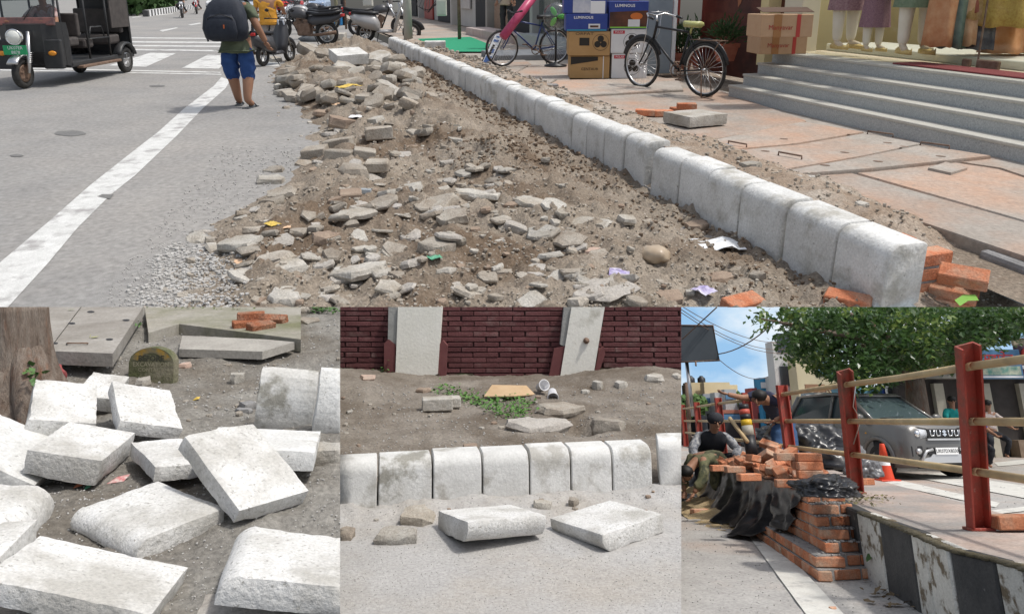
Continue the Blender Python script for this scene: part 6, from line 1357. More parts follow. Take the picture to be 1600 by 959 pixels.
for i in range(60):
    px, py = r.uniform(535, 1062), r.choice((r.uniform(610, 700), r.uniform(760, 830)))
    q = GM(px, py)
    if -.1 < behind(q.x, q.y) < .35: continue
    mstone(px, py, r.uniform(5, 12), r.uniform(.5, .8), r.uniform(.4, .7), 'small clod or pebble on the ground round the kerb row', r.choice((m_rock, m_pale, m_darkst)), 'soil_clod', 500 + i, grp='clods round the wall kerb row', cuts=0)
pts = []; sz = []
for i in range(4200):
    px, py = r.uniform(531, 1066), r.uniform(600, 965); q = GM(px, py)
    if -.02 < behind(q.x, q.y) < .28: continue
    pts.append(tuple(q)); sz.append(r.choice((1., 1.2, 1.5, 2, 3 if behind(q.x, q.y) > 0 else 1.4)) / M.ppm(q))
solo('road_grit', grit(pts, sz, 41), m_grav, M, I4, 'fine grit covering road and verge before the wall', 'grit', kind='stuff')
# wall
WY = 9.78
wall = thing('brick_wall', M, tr(0, WY, 0), 'dark red painted brick wall with mossy foot', 'wall')
m_wb = mat('maroon_brick', (.105, .042, .043), (.145, .062, .062), 4, .95, .6, 40, fine=.2, rnd=.18, c3=(.19, .125, .115), s3=3, t3=.64, w3=.2, spec=.12)
m_wm = mat('mossy_brick', (.055, .045, .03), (.10, .05, .045), 5, .9, .6, 40, fine=.2, c3=(.04, .06, .02), s3=4, t3=.52, w3=.2, rnd=.2)
ztop = M.Y(800, 476, WY).z; CH, BL = .0665, .335
part('mortar_backing', MB().box(5.6, .2, ztop + .5, tr(0, .118, (ztop - .3) / 2 + .05)), mat('dark_mortar', (.075, .035, .035), (.11, .055, .052), 8, .95), wall)
bw = MB().box(BL - .012, .05, CH - .012, bev=.005).mesh('brick', m_wb); bwm = MB().box(BL - .012, .05, CH - .012, bev=.005).mesh('brick', m_wm)
nc = int(ztop / CH) + 2
for k in range(-2, nc):
    z = CH * k + .02
    for i in range(-8, 8):
        x = i * BL + (BL / 2 if k % 2 else 0) + rng.uniform(-.012, .012)
        low = k < 2 or (k < 4 and rng.random() < .25)
        part('brick', bwm if low else bw, None, wall, tr(x, rng.uniform(.0, .008), z) @ ry(rng.uniform(-.008, .008)))
m_pil = mat('pilaster_plaster', (.70, .685, .61), (.77, .755, .69), 2.5, .9, .3, 30, fine=.06, c3=(.40, .38, .31), s3=2.5, t3=.64, w3=.15); m_pilg = mat('grey_render', (.25, .25, .235), (.33, .33, .31), 5, .9, .5, 30); m_mar = mat('maroon_plaster', (.13, .045, .045), (.16, .06, .058), 4, .85, .3)
def pil(pts_, side, mar1, mar2, label):
    fy = WY - .16
    t = thing('wall_pilaster', M, I4, label, 'pilaster', 'pilasters of the brick wall')
    def pz(pp, y0, y1, mt, nm):
        f = [M.Y(x, y, y0) for x, y in pp]; k = len(f); bk = [Vector((p.x, y1, p.z)) for p in f]; b = MB(); b.add(f + bk, [tuple(range(k)), tuple(range(2 * k - 1, k - 1, -1))] + [(i, (i + 1) % k, (i + 1) % k + k, i + k) for i in range(k)]); part(nm, b, mt, t)
    pz(pts_, fy, WY + .05, m_pil, 'white_face'); pz(side, fy + .03, WY + .05, m_pilg, 'grey_return'); pz(mar1, fy + .02, WY + .05, m_mar, 'maroon_skirting'); pz(mar2, fy + .02, WY + .05, m_mar, 'maroon_skirting')
    x0, y0 = pts_[2]; x1, y1 = pts_[3]; pz(((x1 - 3, y1 - 16), (x1 + 12, y1 - 8), (x0 - 18, y0 - 5), (x0 + 3, y0 - 15), (x0 + 8, y0 + 14), (x1 - 12, y1 + 16)), fy - .012, WY, m_wm, 'mossy_foot')
    return t
pil(((622, 474), (691, 474), (683, 598), (617, 604)), ((607, 474), (623, 474), (619, 542), (606, 530)), ((600, 536), (607, 530), (618, 538), (617, 604), (600, 600)), ((684, 540), (692, 532), (699, 540), (696, 592), (682, 598)), 'white plastered pilaster on the brick wall, left one')
pil(((894, 474), (946, 474), (925, 600), (873, 603)), ((882, 474), (895, 474), (884, 542), (875, 538)), ((866, 545), (884, 540), (874, 603), (855, 602)), ((936, 548), (943, 542), (946, 552), (933, 590), (925, 600)), 'white plastered pilaster with crack and bolt mark, right one')
q = M.Y(916, 532, WY - .17); solo('rusty_bolt', MB().lathe([(.04, 0), (.04, .02), (.02, .03), (.02, .06)], 10, rx(math.pi / 2)), m_iron, M, tr(q), 'dark rusty bolt end in the right pilaster', 'bolt')
# weeds, card, cups
pts = [GM(x, y) + Vector((r.gauss(0, .03), r.gauss(0, .03), abs(r.gauss(0, .035)))) for x, y in [(a + r.gauss(0, 7), b_ + r.gauss(0, 4)) for a, b_ in ((690, 610), (705, 616), (720, 622), (735, 627), (752, 633), (768, 640), (780, 646), (800, 650), (815, 640), (745, 625), (775, 628), (800, 628), (820, 630), (815, 650)) for _ in range(60)]]
leaves(M, pts, .034, mat('weed_green', (.07, .17, .03), (.11, .23, .05), 5, .6), 'weeds', 'bright green weeds spreading along the wall foot', 'weeds', 'stuff', 12)
leaves(M, [M.Y(597 + r.gauss(0, 7), 588 + r.gauss(0, 8), WY - .12 + r.uniform(-.05, .05)) for i in range(60)], .06, m_leaf, 'weed', 'leafy weed growing beside the left pilaster', 'weed', seed=13)
leaves(M, [M.Y(713 + r.gauss(0, 6), 601 + r.gauss(0, 4), WY - .10) for i in range(30)], .05, m_leaf, 'weed', 'small weed on the mossy wall foot right of the left pilaster', 'weed', seed=14)
q = GM(797, 622); b = MB(); b.add([(-.28, -.10, .02), (.05, -.14, .03), (.27, .02, .02), (.18, .16, .09), (-.2, .14, .10)], [(0, 1, 2, 3, 4)]); o = solo('cardboard_piece', b, mat('torn_card', (.44, .30, .17), (.50, .36, .22), 6, .9), M, tr(q.x, q.y, q.z + .02), 'torn brown cardboard piece lying at the wall foot', 'cardboard'); o.modifiers.new('thickness', 'SOLIDIFY').thickness = .012
def cup(px, py, lab, a, tl, mt): q = GM(px, py); t = thing('paper_cup', M, tr(q.x, q.y, q.z + .05) @ rz(a) @ rx(tl), lab, 'cup'); part('cup', MB().lathe([(.0, 0), (.045, 0), (.06, .13), (.064, .13), (.064, .137), (.056, .137), (.043, .01), (0, .01)], 18), mt, t); part('printed_band', MB().lathe([(.0505, .05), (.0555, .095)], 18, cap=False), mat('cup_print', (.2, .22, .26), (.6, .6, .6), 30, .5), t)
cup(843, 612, 'printed white paper cup lying at the wall foot', .4, 1.2, m_paper); cup(863, 619, 'plain white paper cup lying by the big flat rock', .0, 1.9, m_paper)
scrap(628, 846, .06, .02, m_paper, 'white paper scrap under the broken kerb piece', .2, M, GM, 'paper_scrap'); scrap(675, 760 + 5, .03, .02, m_paper, 'tiny white scrap by the last kerb stone', 0, M, lambda x, y: GM(962, 766), 'paper_scrap')
# ================================================================== R : THE FOOTPATH WORKS
FZ = .46
m_rroad = mat('dusty_street_asphalt', (.36, .345, .325), (.43, .415, .39), 3, .95, .4, 110, fine=.2, c3=(.42, .33, .27), s3=.5, t3=.56, w3=.25)  # pale dusty asphalt with browner patches
rroad = solo('street', field(R, 1000, 1760, 672, 1010, 4, lambda x, y: .006 * fbm(x * 3, y * 3)), m_rroad, R, I4, kind='structure')
solo('far_street', MB().add([R.G(900, 673), R.G(1900, 673), Vector((40, 44, 0)), Vector((-10, 44, 0))], [(0, 1, 2, 3)]), m_rroad, R, I4, kind='structure')
def rmark(pp, nm='road_marking', z=.012, mt=None): part(nm, MB().add([R.G(x, y, z) for x, y in pp], [tuple(range(len(pp)))]), mt or m_rpaint, rroad)
m_rpaint = mat('bright_paint', (.66, .65, .60), (.55, .53, .48), 5, .85, .1, 60, c3=(.36, .35, .33), s3=4, t3=.62, w3=.1, fine=.1)
rmark(((1120, 760), (1134, 758), (1190, 820), (1322, 962), (1262, 962), (1165, 830)), 'edge_line')
for pp in (((1413, 742), (1470, 738.5), (1720, 776), (1720, 800)), ((1376, 753), (1408, 750), (1562, 785), (1556, 792)), ((1546, 797), (1640, 786), (1640, 793), (1562, 802)), ((1572, 804), (1640, 797), (1640, 804), (1590, 808)), ((1553, 722), (1660, 712), (1660, 719), (1560, 728)), ((1548, 706), (1660, 700), (1660, 704.5), (1552, 710)), ((1540, 696), (1660, 692), (1660, 695), (1545, 699))): rmark(pp, 'crossing_stripe')
# footpath
m_fpath = mat('footpath_tile', (.40, .31, .26), (.48, .40, .35), 2.5, .95, .4, 40, fine=.16, c3=(.29, .27, .25), s3=1.3, t3=.54, w3=.2)
NE = [(1720, 930), (1600, 893), (1555, 879), (1482, 862), (1445, 845), (1423, 834), (1374, 815), (1340, 802), (1290, 777), (1200, 727), (1090, 686)]
FE = [(1070, 678), (1130, 690), (1260, 722), (1345, 746), (1380, 752), (1560, 800), (1720, 838)]
ne = [R.G(x, y, FZ) for x, y in NE]; fe = [R.G(x, y, FZ) for x, y in FE]
ps = [p + Vector((.10, .02, 0)) for p in ne] + fe; k = len(ps); b = MB(); b.add([(p.x, p.y, FZ) for p in ps] + [(p.x, p.y, -.05) for p in ps], [tuple(range(k))] + [(i, (i + 1) % k, (i + 1) % k + k, i + k) for i in range(k)])
fpath = solo('footpath', b, m_fpath, R, I4, kind='structure')
m_kbw = mat('worn_white_paint', (.64, .63, .58), (.52, .50, .45), 6, .9, .6, 40, fine=.14, c3=(.17, .135, .09), s3=6, t3=.555, w3=.07); m_kbb = mat('worn_black_paint', (.055, .055, .055), (.085, .083, .08), 5, .85, .4, 50, fine=.15, c3=(.20, .19, .18), s3=9, t3=.68, w3=.06)
for i, (a, c, mt) in enumerate(((0, 1, m_kbb), (1, 2, m_kbw), (2, 3, m_kbb), (3, 4, m_kbw), (4, 5, m_kbw), (5, 6, m_kbb), (6, 7, m_kbw), (7, 8, m_kbb))):
    p, q = ne[a], ne[c]; d = (p - q).normalized(); nrm = Vector((d.y, -d.x, 0)); nrm = nrm if nrm.x > 0 else -nrm; L_ = (p - q).length
    mb = MB(); mb.box(L_ - .012, .14, FZ + .06, bev=.012, z0=-.05); mb.v = [tuple(Vector(v) + mnoise.noise_vector(Vector(v) * 9 + Vector((i * 4., 0, 0))) * .008) for v in mb.v]
    mm = (p + q) / 2 + nrm * .065; part('kerb_block', mb, mt, fpath, tr(mm.x, mm.y, 0) @ rz(math.atan2(d.y, d.x)))
m_moss2 = mat('dry_moss', (.10, .085, .05), (.16, .14, .10), 9, 1, .8, 60, fine=.3)
b = MB(); pts_ = []
for a, c in zip(ne[1:8], ne[2:8]):
    n2 = int((a - c).length / .05)
    for j in range(n2): pts_.append(a.lerp(c, j / n2) + Vector((.02, 0, .012)))
b = MB(); 
for j, p in enumerate(pts_): b.ball(.05, .05, .014, tr(p.x, p.y, p.z) , 1, .5, j)
part('moss_fringe', b, m_moss2, fpath)['kind'] = 'stuff'
# railing
m_rpost = mat('red_steel', (.30, .045, .03), (.36, .065, .045), 4, .55, .15, 30, fine=.08, c3=(.17, .065, .045), s3=4, t3=.57, w3=.12, spec=.35, spots=((.36, .16, .12), 22, .67)); m_rail = mat('cream_pipe', (.46, .34, .17), (.54, .42, .24), 5, .5, .1, c3=(.33, .25, .15), s3=3, t3=.6, w3=.2, spec=.4)
TOPS = [(1512, 540, 4.84), (1320, 580, 7.35), (1221, 601.5, 10.2), (1165, 613, 12.9), (1121.5, 621, 15.7), (1088, 628, 19.5), (1066, 632, 22.6)]
BASE = [(1530, 828), (1338, 771), None, None, None, None, None]
rail = thing('street_railing', R, I4, 'red steel post railing with three cream pipes along the footpath', 'railing'); ax = []
for i, (px, py, d) in enumerate(TOPS):
    tp = R.Y(px, py, d)
    if BASE[i]: bs = R.G(BASE[i][0], BASE[i][1], FZ)
    else: bs = R.Y(px + 14 * (10.2 / d), 700, d); bs.z = FZ
    up = (tp - bs); Ht = up.length; w, dp = .138, .07; b = MB()
    poly = [(-w / 2, -dp / 2), (-w / 2 + .014, -dp / 2), (-w / 2 + .014, dp * .30), (w / 2 - .014, dp * .30), (w / 2 - .014, -dp / 2), (w / 2, -dp / 2), (w / 2, dp / 2), (-w / 2, dp / 2)]
    b.loft([[(x, y, 0) for x, y in poly], [(x, y, Ht) for x, y in poly]], smooth=False)
    rot_ = Vector((0, 0, 1)).rotation_difference(up).to_matrix().to_4x4(); part('post', b, m_rpost, rail, tr(bs) @ rot_ @ rz(.12)); part('post_foot', MB().box(.17, .11, .02, z0=0, bev=.004), m_rpost, rail, tr(bs))
    ax.append((bs, tp))
def at_h(i, z): bs, tp = ax[i]; t = (z - bs.z) / (tp.z - bs.z); p = bs.lerp(tp, t); return p + Vector((.0, -.05, 0))
for zz in (1.17 + .335, 1.17 - .005, 1.17 - .325):
    P0 = at_h(0, zz); P1 = at_h(1, zz); ext = P0 + (P0 - P1); chain = [ext, P0] + [at_h(i, zz) for i in range(1, 7)]
    for a, c in zip(chain, chain[1:]):
        b = MB(); b.tube([a, a.lerp(c, .5) + Vector((0, 0, rng.uniform(-.012, .004))), c], .026, 10); part('pipe', b, m_rail, rail)
solo('thin_wire', MB().tube([at_h(1, 1.52) + Vector((.05, -.06, 0)), at_h(1, 1.3) + Vector((.0, -.06, 0)), at_h(1, 1.18) + Vector((.06, -.07, 0)), at_h(1, .95) + Vector((-.03, -.06, 0))], .006, 5), m_steel, R, I4, 'thin wire tied round the second railing post', 'wire')
# new brick wall
AZR = math.radians(-6.0)
W0_ = R.G(1279, 909); WM = tr(W0_) @ rz(AZR)                  # x to the right, y along the wall
bwall = thing('new_brick_wall', R, WM, 'freshly laid stepped wall of orange bricks with grey mortar', 'brick wall')
m_rbrick = mat('works_brick', (.47, .17, .085), (.56, .25, .14), 6, .95, .5, 50, fine=.2, rnd=.26, c3=(.50, .36, .26), s3=4, t3=.57, w3=.2, spec=.08)  # orange brick tones, varied at random from brick to brick
bs_me = MB().box(.108, .225, .07, bev=.006).mesh('brick', m_rbrick); bh_me = MB().box(.225, .108, .07, bev=.006).mesh('brick', m_rbrick)
LEN = 7.
for kx in range(7):
    z = .04 + .083 * kx
    if kx == 0: x0, x1, y0 = 0., .46, .0
    elif kx == 1: x0, x1, y0 = .015, .46, .09
    else: x0, x1, y0 = .14, .46, .22 + .10 * (kx - 2)
    header = kx % 2 == 1; y = y0
    while y < 3.4:
        if header: part('brick', bh_me, None, bwall, tr(x0 + .1125, y + .054, z) @ rz(rng.uniform(-.03, .03))); y += .12
        else: part('brick', bs_me, None, bwall, tr(x0 + .054 + rng.uniform(-.004, .004), y + .1125, z) @ rz(rng.uniform(-.02, .02))); y += .238
    xx = x0 + (.237 if header else .12)                        # the visible end
    while xx < x1 - .05:
        wd = .225 if not header else .108
        part('brick', bh_me if not header else bs_me, None, bwall, tr(xx + wd / 2, y0 + .36 * (xx + wd / 2 - x0) + (.054 if not header else .1125), z) @ rz(.33 + rng.uniform(-.03, .03))); xx += wd + .006
    b = MB(); b.loft([[(x0 + .012, y0 + .012, z + q_), (x1, y0 + .012 + .36 * (x1 - x0), z + q_), (x1, LEN, z + q_), (x0 + .012, LEN, z + q_)] for q_ in (-.0415, .0415)], smooth=False); mb = b
    part('mortar', mb, m_mortar, bwall)
    pts = [(rng.uniform(x0 + .02, x1 - .02), rng.uniform(y0 + .02, y0 + .16 if kx > 1 else 2.2), z + .038) for _ in range(60)]
    if kx < 6: part('mortar_crumbs', grit(pts, [rng.uniform(.01, .028) for _ in pts], kx), m_mortar, bwall)['kind'] = 'stuff'
WT = .04 + .083 * 6 + .037
# black plastic over the wall
m_tarp = mat('black_sheet', (.010, .011, .013), (.022, .022, .025), 3, .30, .25, 14, spec=.55, c3=(.06, .055, .05), s3=1.6, t3=.62, w3=.2)
def sheet_over(y0t, y0b, y1, label, nu=90, nv=46, seed=0, m_=WM, mt=None, reach=.30):
    b = MB(); vs = []
    for i in range(nu + 1):
        s_ = i / nu
        for j in range(nv + 1):
            t = j / nv                                        # 0 right top, .38 left top edge, 1 on the ground
            ya = y0t + (y0b - y0t) * max(0, (t - .3) / .7) + .10 * fbm(t * 4, seed); y = ya + (y1 - ya) * s_
            if t < .40: x = .52 - (.52 - .12) * t / .40; z = WT + .02 + .025 * fbm(x * 6, y * 3, seed)
            else:
                f = (t - .40) / .60; g_ = smooth(1.5, 2.2, y); zb = .185 * (1 - g_); x = .12 - .03 * f - (.05 + (reach - .05) * g_) * f ** 2.2 * (1 + .5 * fbm(y * 1.6, 0, seed)); z = WT + .02 - (WT - zb) * f ** .92
                fold = .045 * math.sin(y * 6.5 + 3. * fbm(y * 1.3, 1, seed) + f * 2.2) * (.25 + f) + .02 * math.sin(y * 17 + f * 4) + .03 * fbm(y * 7, f * 3, seed); x += fold * min(1, f * 4)
                z += .03 * fbm(y * 5, f * 5, seed + 3) * f
            vs.append((x, y, max(z, .012 + .02 * abs(fbm(x * 5, y * 5)))))
    b.add(vs, [(i * (nv + 1) + j, i * (nv + 1) + j + 1, (i + 1) * (nv + 1) + j + 1, (i + 1) * (nv + 1) + j) for i in range(nu) for j in range(nv)], smooth=True)
    o = solo('plastic_sheet', b, mt or m_tarp, R, m_, label, 'plastic sheet'); o.modifiers.new('thickness', 'SOLIDIFY').thickness = .004; return o
sheet_over(.62, 1.15, 7.4, 'black plastic sheet draped over the new brick wall', reach=.26, nu=150)
def crumple_r(px, py, z, sx, sy, sz_, label, mt, name='plastic_sheet', seed=0, cat='plastic sheet', sub=5, jit=.9):
    q = R.G(px, py, z); bm = bmesh.new(); bmesh.ops.create_icosphere(bm, subdivisions=sub, radius=1)
    for v in bm.verts:
        n1 = v.co.normalized(); k = 1 + .35 * mnoise.noise(n1 * 1.6 + Vector((seed, 0, 0))) * jit - .30 * abs(mnoise.noise(n1 * 3.2 + Vector((0, seed, 0)))) - .14 * abs(mnoise.noise(n1 * 7 + Vector((0, 0, seed)))) - .05 * abs(mnoise.noise(n1 * 15))
        v.co = Vector((n1.x * sx * k, n1.y * sy * k, max(-sz_ * .35, n1.z * sz_ * k)))
    return solo(name, MB().bm(bm, None, True), mt, R, tr(q.x, q.y, q.z + sz_ * .3), label, cat)
m_gsheet = mat('grey_film', (.10, .10, .105), (.20, .20, .205), 3, .3, .3, 12, spec=.6)
crumple_r(1290, 772, WT + .02, .30, .26, .12, 'small black plastic bag crumpled on the near wall end', m_tarp, seed=3)
crumple_r(1262, 725, .5, .75, .8, .55, 'dark plastic sheeting heaped behind the brick stack at the railing', m_tarp, seed=5)
crumple_r(1296, 718, .46, .6, .5, .42, 'grey plastic film heaped between the railing posts', m_gsheet, seed=8)
crumple_r(1350, 742, FZ, .26, .25, .24, 'grey plastic film hanging beside the traffic cone', m_gsheet, seed=9)
crumple_r(1192, 700, .35, .7, .7, .5, 'dark plastic sheeting behind the striped post', m_tarp, seed=11)
crumple_r(1086, 786, .0, .5, .25, .10, 'black plastic lying on the ground at the rubble edge', m_tarp, seed=13)
# loose bricks: neat stack, tumbled pile, strays
me_r = MB().box(.225, .108, .07, bev=.006).mesh('brick', m_rbrick)
def rbrick(m, lab, grp=None): return solo('brick', me_r, None, R, m, lab, 'brick', grp)
stack = [(.10, .92, 0, 0), (.34, .98, 0, .05), (.36, 1.12, 0, 0), (.33, 1.02, 1, -.05), (.36, 1.14, 1, .05), (.34, 1.04, 2, .04), (.33, 1.18, 2, -.04), (.35, 1.08, 3, .0), (.18, 1.20, 3, .05), (.36, 1.22, 3, .02)]
for i, (x, y, l_, a) in enumerate(stack):
    rbrick(WM @ tr(x, y + .15, WT + .045 + .073 * l_) @ rz(a), '%s brick of the neat stack on the wall, counted from below' % ordinal(i), 'neat brick stack on the new wall')
for i in range(52):
    y = rng.uniform(1.6, 4.6); x = rng.uniform(.12, .60); hgt = .20 * math.exp(-((y - 2.7) / .9) ** 2) + .22 * math.exp(-((y - 3.9) / .6) ** 2) * (x > .3); z = WT + .05 + rng.random() * hgt
    rbrick(WM @ tr(x, y, z) @ Euler((rng.uniform(-.6, .6), rng.uniform(-.5, .5), rng.uniform(0, 3.1))).to_matrix().to_4x4(), 'loose orange brick %s the tumbled pile on the new wall' % ('low in' if z < WT + .12 else 'on top of'), 'bricks tumbled on the new wall')
for px, py, z, a, lab in ((1125, 731, WT + .05, .1, 'orange brick lying on the sheet at the left of the pile'), (1148, 733, WT + .05, .1, 'orange brick lying on the sheet, second from the left'), (1170, 745, WT + .05, .15, 'orange brick lying alone on the black sheet')): rbrick(tr(R.G(px, py, z)) @ rz(a), lab)
rbrick(tr(R.G(1093, 799, .04)) @ rz(.3), 'orange brick lying on the road near the black sheet'); rbrick(tr(R.G(1208, 808, .12)) @ rz(.4) @ rx(1.3) @ ry(.2), 'orange brick leaning upright against the black sheet')
q = R.G(1585, 830, FZ); rbrick(tr(q.x, q.y, FZ + .06) @ rz(.05) @ Matrix.Scale(1.25, 4), 'reddish brick lying at the foot of the nearest railing post')
for i in range(7): rbrick(tr(R.G(1305 + 11 * (i % 5), 752, FZ + .035 + .072 * (i // 5))) @ rz(.1 + rng.uniform(-.1, .1)), '%s brick of the short row behind the second railing post' % ordinal(i), 'short brick row on the footpath')
stone(1320, 954, 14, .7, .6, label='small orange brick piece on the white road line', name='brick_piece', mt=m_rbrick, pan=R, gf=lambda x, y: R.G(1302, 953), cat='brick piece'); stone(1104, 806, 14, .7, .5, label='little brick fragment near the lone road brick', name='brick_piece', mt=m_rbrick, pan=R, gf=lambda x, y: R.G(1104, 806), cat='brick piece')
# rubble and soil at the left
def hR(x, y): return max(.0, .32 * math.exp(-(((x - 3.4) / .8) ** 2 + ((y - 11.6) / 2.2) ** 2))) * (1 + .5 * fbm(x * 2, y * 2)) + .02 * fbm(x * 8, y * 8)
b = MB(); vs = []; n_ = 60
for j in range(n_ + 1):
    for i in range(n_ + 1): x = 2.2 + 2.2 * i / n_; y = 8.6 + 5.4 * j / n_; vs.append((x, y, hR(x, y) - .02))
b.add(vs, [(j * (n_ + 1) + i, j * (n_ + 1) + i + 1, (j + 1) * (n_ + 1) + i + 1, (j + 1) * (n_ + 1) + i) for j in range(n_) for i in range(n_)], smooth=True)
solo('sand_heap', b, mat('yellow_sand', (.38, .28, .15), (.45, .35, .21), 4, 1, .8, 40, fine=.25), R, I4, 'heap of yellowish sand beside the crouching workers', 'sand heap')
for i in range(40):
    px, py = rng.uniform(1062, 1100), rng.uniform(752, 792); g_ = R.G(px, py); stone(px, py, rng.uniform(4, 8), .7, .6, label='small brick or stone bit at the sand heap foot', name='rubble_bit', mt=rng.choice((m_rbrick, m_pale, m_darkst)), group='rubble bits at the sand heap', pan=R, gf=lambda x, y: R.G(x, y, .01), seed=800 + i, cuts=0)
pts = []; sz = []
for i in range(1200):
    px, py = rng.uniform(1066, 1600), rng.uniform(760, 965); q = R.G(px, py)
    pts.append(tuple(q)); sz.append(rng.choice((1.2, 1.8, 2.6)) / R.ppm(q))
solo('street_grit', grit(pts, sz, 61), m_grav, R, I4, 'fine grit strewn on the road by the new wall', 'grit', kind='stuff')
# plant and dead leaves at the kerb foot
pb = R.G(1418, 912); pt_ = thing('kerb_plant', R, tr(pb), 'small leafy green plant growing at the striped kerb foot', 'plant'); b = MB(); rr = random.Random(4)
for i in range(34):
    c = Vector((rr.gauss(0, .10), rr.gauss(0, .05) - .03, rr.uniform(.06, .30))); s_ = rr.uniform(.03, .06); m_ = tr(c) @ rz(rr.uniform(0, 6)) @ rx(rr.uniform(-.8, .3)); b.add([(0, 0, 0), (s_ * .7, s_ * .6, .01), (s_ * .5, s_ * 1.3, 0), (0, s_ * 1.8, -.01), (-s_ * .5, s_ * 1.3, 0), (-s_ * .7, s_ * .6, .01)], [(0, 1, 2, 3), (0, 3, 4, 5)], m_)
part('leaves', b, m_leaf, pt_); b = MB()
for i in range(6): b.tube([(0, 0, 0), (rr.gauss(0, .05), -.02, .12), (rr.gauss(0, .1), -.04, .25)], [.006, .005, .003], 5)
part('stems', b, m_leaf, pt_)
leaves(R, [R.G(rr.gauss(1410, 28), rr.gauss(915, 14), .015) for i in range(90)], .06, mat('dead_leaves', (.13, .09, .05), (.20, .15, .09), 6, .9), 'dead_leaves', 'dry leaves gathered at the striped kerb foot', 'dead leaves', 'stuff', 21)
leaves(R, [R.G(rr.gauss(1350, 22), rr.gauss(779, 4), FZ + .02) for i in range(120)], .035, mat('dry_grass', (.16, .15, .07), (.24, .21, .12), 6, .9), 'dry_tufts', 'dry moss and tufts on the footpath by the post', 'tufts', 'stuff', 22)
# traffic cone
q = R.G(1386, 751); cn = thing('traffic_cone', R, tr(q), 'orange traffic cone with a white band standing by the car', 'traffic cone'); m_cone = flat('cone_orange', (.62, .06, .02), .5)
part('cone', MB().lathe([(.15, .03), (.115, .26), (.108, .30)], 24, cap=False), m_cone, cn); part('white_band', MB().lathe([(.108, .30), (.085, .46)], 24, cap=False), m_white, cn); part('cone_top', MB().lathe([(.085, .46), (.05, .70), (.04, .72), (.0, .72)], 24), m_cone, cn); part('base', MB().box(.40, .40, .035, bev=.01, z0=0), m_cone, cn)
# striped pipe and stick
pz = R.Y(1172, 700, 9.6); sp = thing('striped_post', R, I4, 'black pipe with yellow and red bands stuck in the brick pile', 'post'); A_, B_ = R.Y(1176, 714, 9.6), R.Y(1162, 636, 9.7)
for f0, f1, mt, nm in ((0, .42, m_black, 'pipe'), (.42, .62, flat('band_white', (.35, .33, .27), .6), 'grey_band'), (.62, .74, flat('band_yellow', (.6, .38, .02), .5), 'yellow_band'), (.74, .85, m_black, 'pipe'), (.85, .95, flat('band_red', (.45, .08, .05), .5), 'red_band'), (.95, 1.05, m_black, 'pipe')):
    part(nm, MB().tube([A_.lerp(B_, f0), A_.lerp(B_, f1)], .075 - .012 * f0, 14), mt, sp)
solo('wooden_pole', MB().tube([R.Y(1140, 653, 9.9), R.Y(1168, 690, 9.5)], .025, 8), mat('pale_wood', (.42, .30, .16), (.48, .36, .2), 9, .7), R, I4, 'wooden tool handle leaning beside the striped pipe', 'tool handle')
# ---- workers
m_camo = mat('camo_cloth', (.11, .12, .06), (.19, .17, .10), 7, .9, .3, 14, c3=(.06, .065, .04), s3=8, t3=.55, w3=.08); m_dcloth = mat('dark_cloth', (.018, .02, .026), (.035, .036, .042), 6, .9, .3, 12); m_jean = mat('jeans', (.03, .07, .15), (.05, .10, .20), 7, .9, .3, 20); m_navy = mat('navy_shirt', (.03, .035, .065), (.045, .05, .085), 6, .85, .2); m_check = mat('check_shirt', (.45, .45, .44), (.10, .11, .14), 26, .85)
def wat(px, py, d): return R.Y(px, py, d)
d_ = 10.8; o_ = wat(1206, 745, d_); sc_ = 1.
J = std(); J.update(pel=(.18, .10, .92, .14, .11), bel=(.10, .02, 1.03, .14, .11), che=(-.06, -.16, 1.16, .16, .12), nek=(-.20, -.28, 1.22, .058), hb=(-.24, -.34, 1.22, .07), hm=(-.27, -.40, 1.20, .09), ht=(-.30, -.45, 1.18, .07), sl=(-.14, -.12, 1.27, .06), sr=(-.02, -.30, 1.22, .06), el=(-.40, -.14, 1.22, .045), wl=(-.64, -.20, 1.27, .032), er=(.10, -.48, 1.0, .045), wr=(-.14, -.52, .92, .032), tl=(.10, .10, .86, .09), tr=(.26, .06, .86, .09), kl=(.06, .0, .48, .06), kr=(.24, -.06, .48, .06), al=(.05, .10, .09, .04), ar=(.24, .08, .09, .04), fl=(.02, -.04, .04, .034), fr=(.22, -.06, .04, .034))
q = R.Y(1212, 725, d_); person(R, tr(q.x, q.y, .25), 'person in navy shirt and jeans bending over the railing', J, m_navy, m_jean, .85, facing=(-.6, -.7, -.3))
J = std(); J.update(pel=(0, .1, .36, .15, .13), bel=(0, .0, .50, .15, .12), che=(0, -.14, .68, .17, .13), nek=(0, -.26, .80, .06), hb=(0, -.32, .86, .075), hm=(.02, -.36, .93, .098), ht=(.02, -.35, 1.0, .07), sl=(-.2, -.16, .74, .065), sr=(.2, -.16, .74, .065), el=(-.36, -.3, .52, .05), wl=(-.30, -.5, .36, .034), er=(.36, -.26, .52, .05), wr=(.2, -.46, .38, .034), tl=(-.12, .06, .32, .09), tr=(.12, .06, .32, .09), kl=(-.28, -.28, .46, .065), kr=(.30, -.26, .46, .065), al=(-.22, -.05, .08, .04), ar=(.24, -.05, .08, .04), fl=(-.24, -.18, .04, .034), fr=(.26, -.18, .04, .034))
q = R.Y(1110, 700, 12.0); t = person(R, tr(q.x, q.y, .22), 'person in dark vest and knitted cap crouching behind the wall', J, m_check, m_dcloth, 1.7, facing=(0, -1, -.4), hair=False)
b = MB(); b.ball(.118, .125, .10, tr(.02, -.345, .975), 3, .08, 2); part('knit_cap', b, m_dcloth, t); b = MB(); b.loft([bsec(.50, .19, -.13, .13), bsec(.62, .21, -.25, .04), bsec(.74, .20, -.31, -.04), bsec(.80, .12, -.31, -.14)]); part('vest', b, m_dcloth, t)
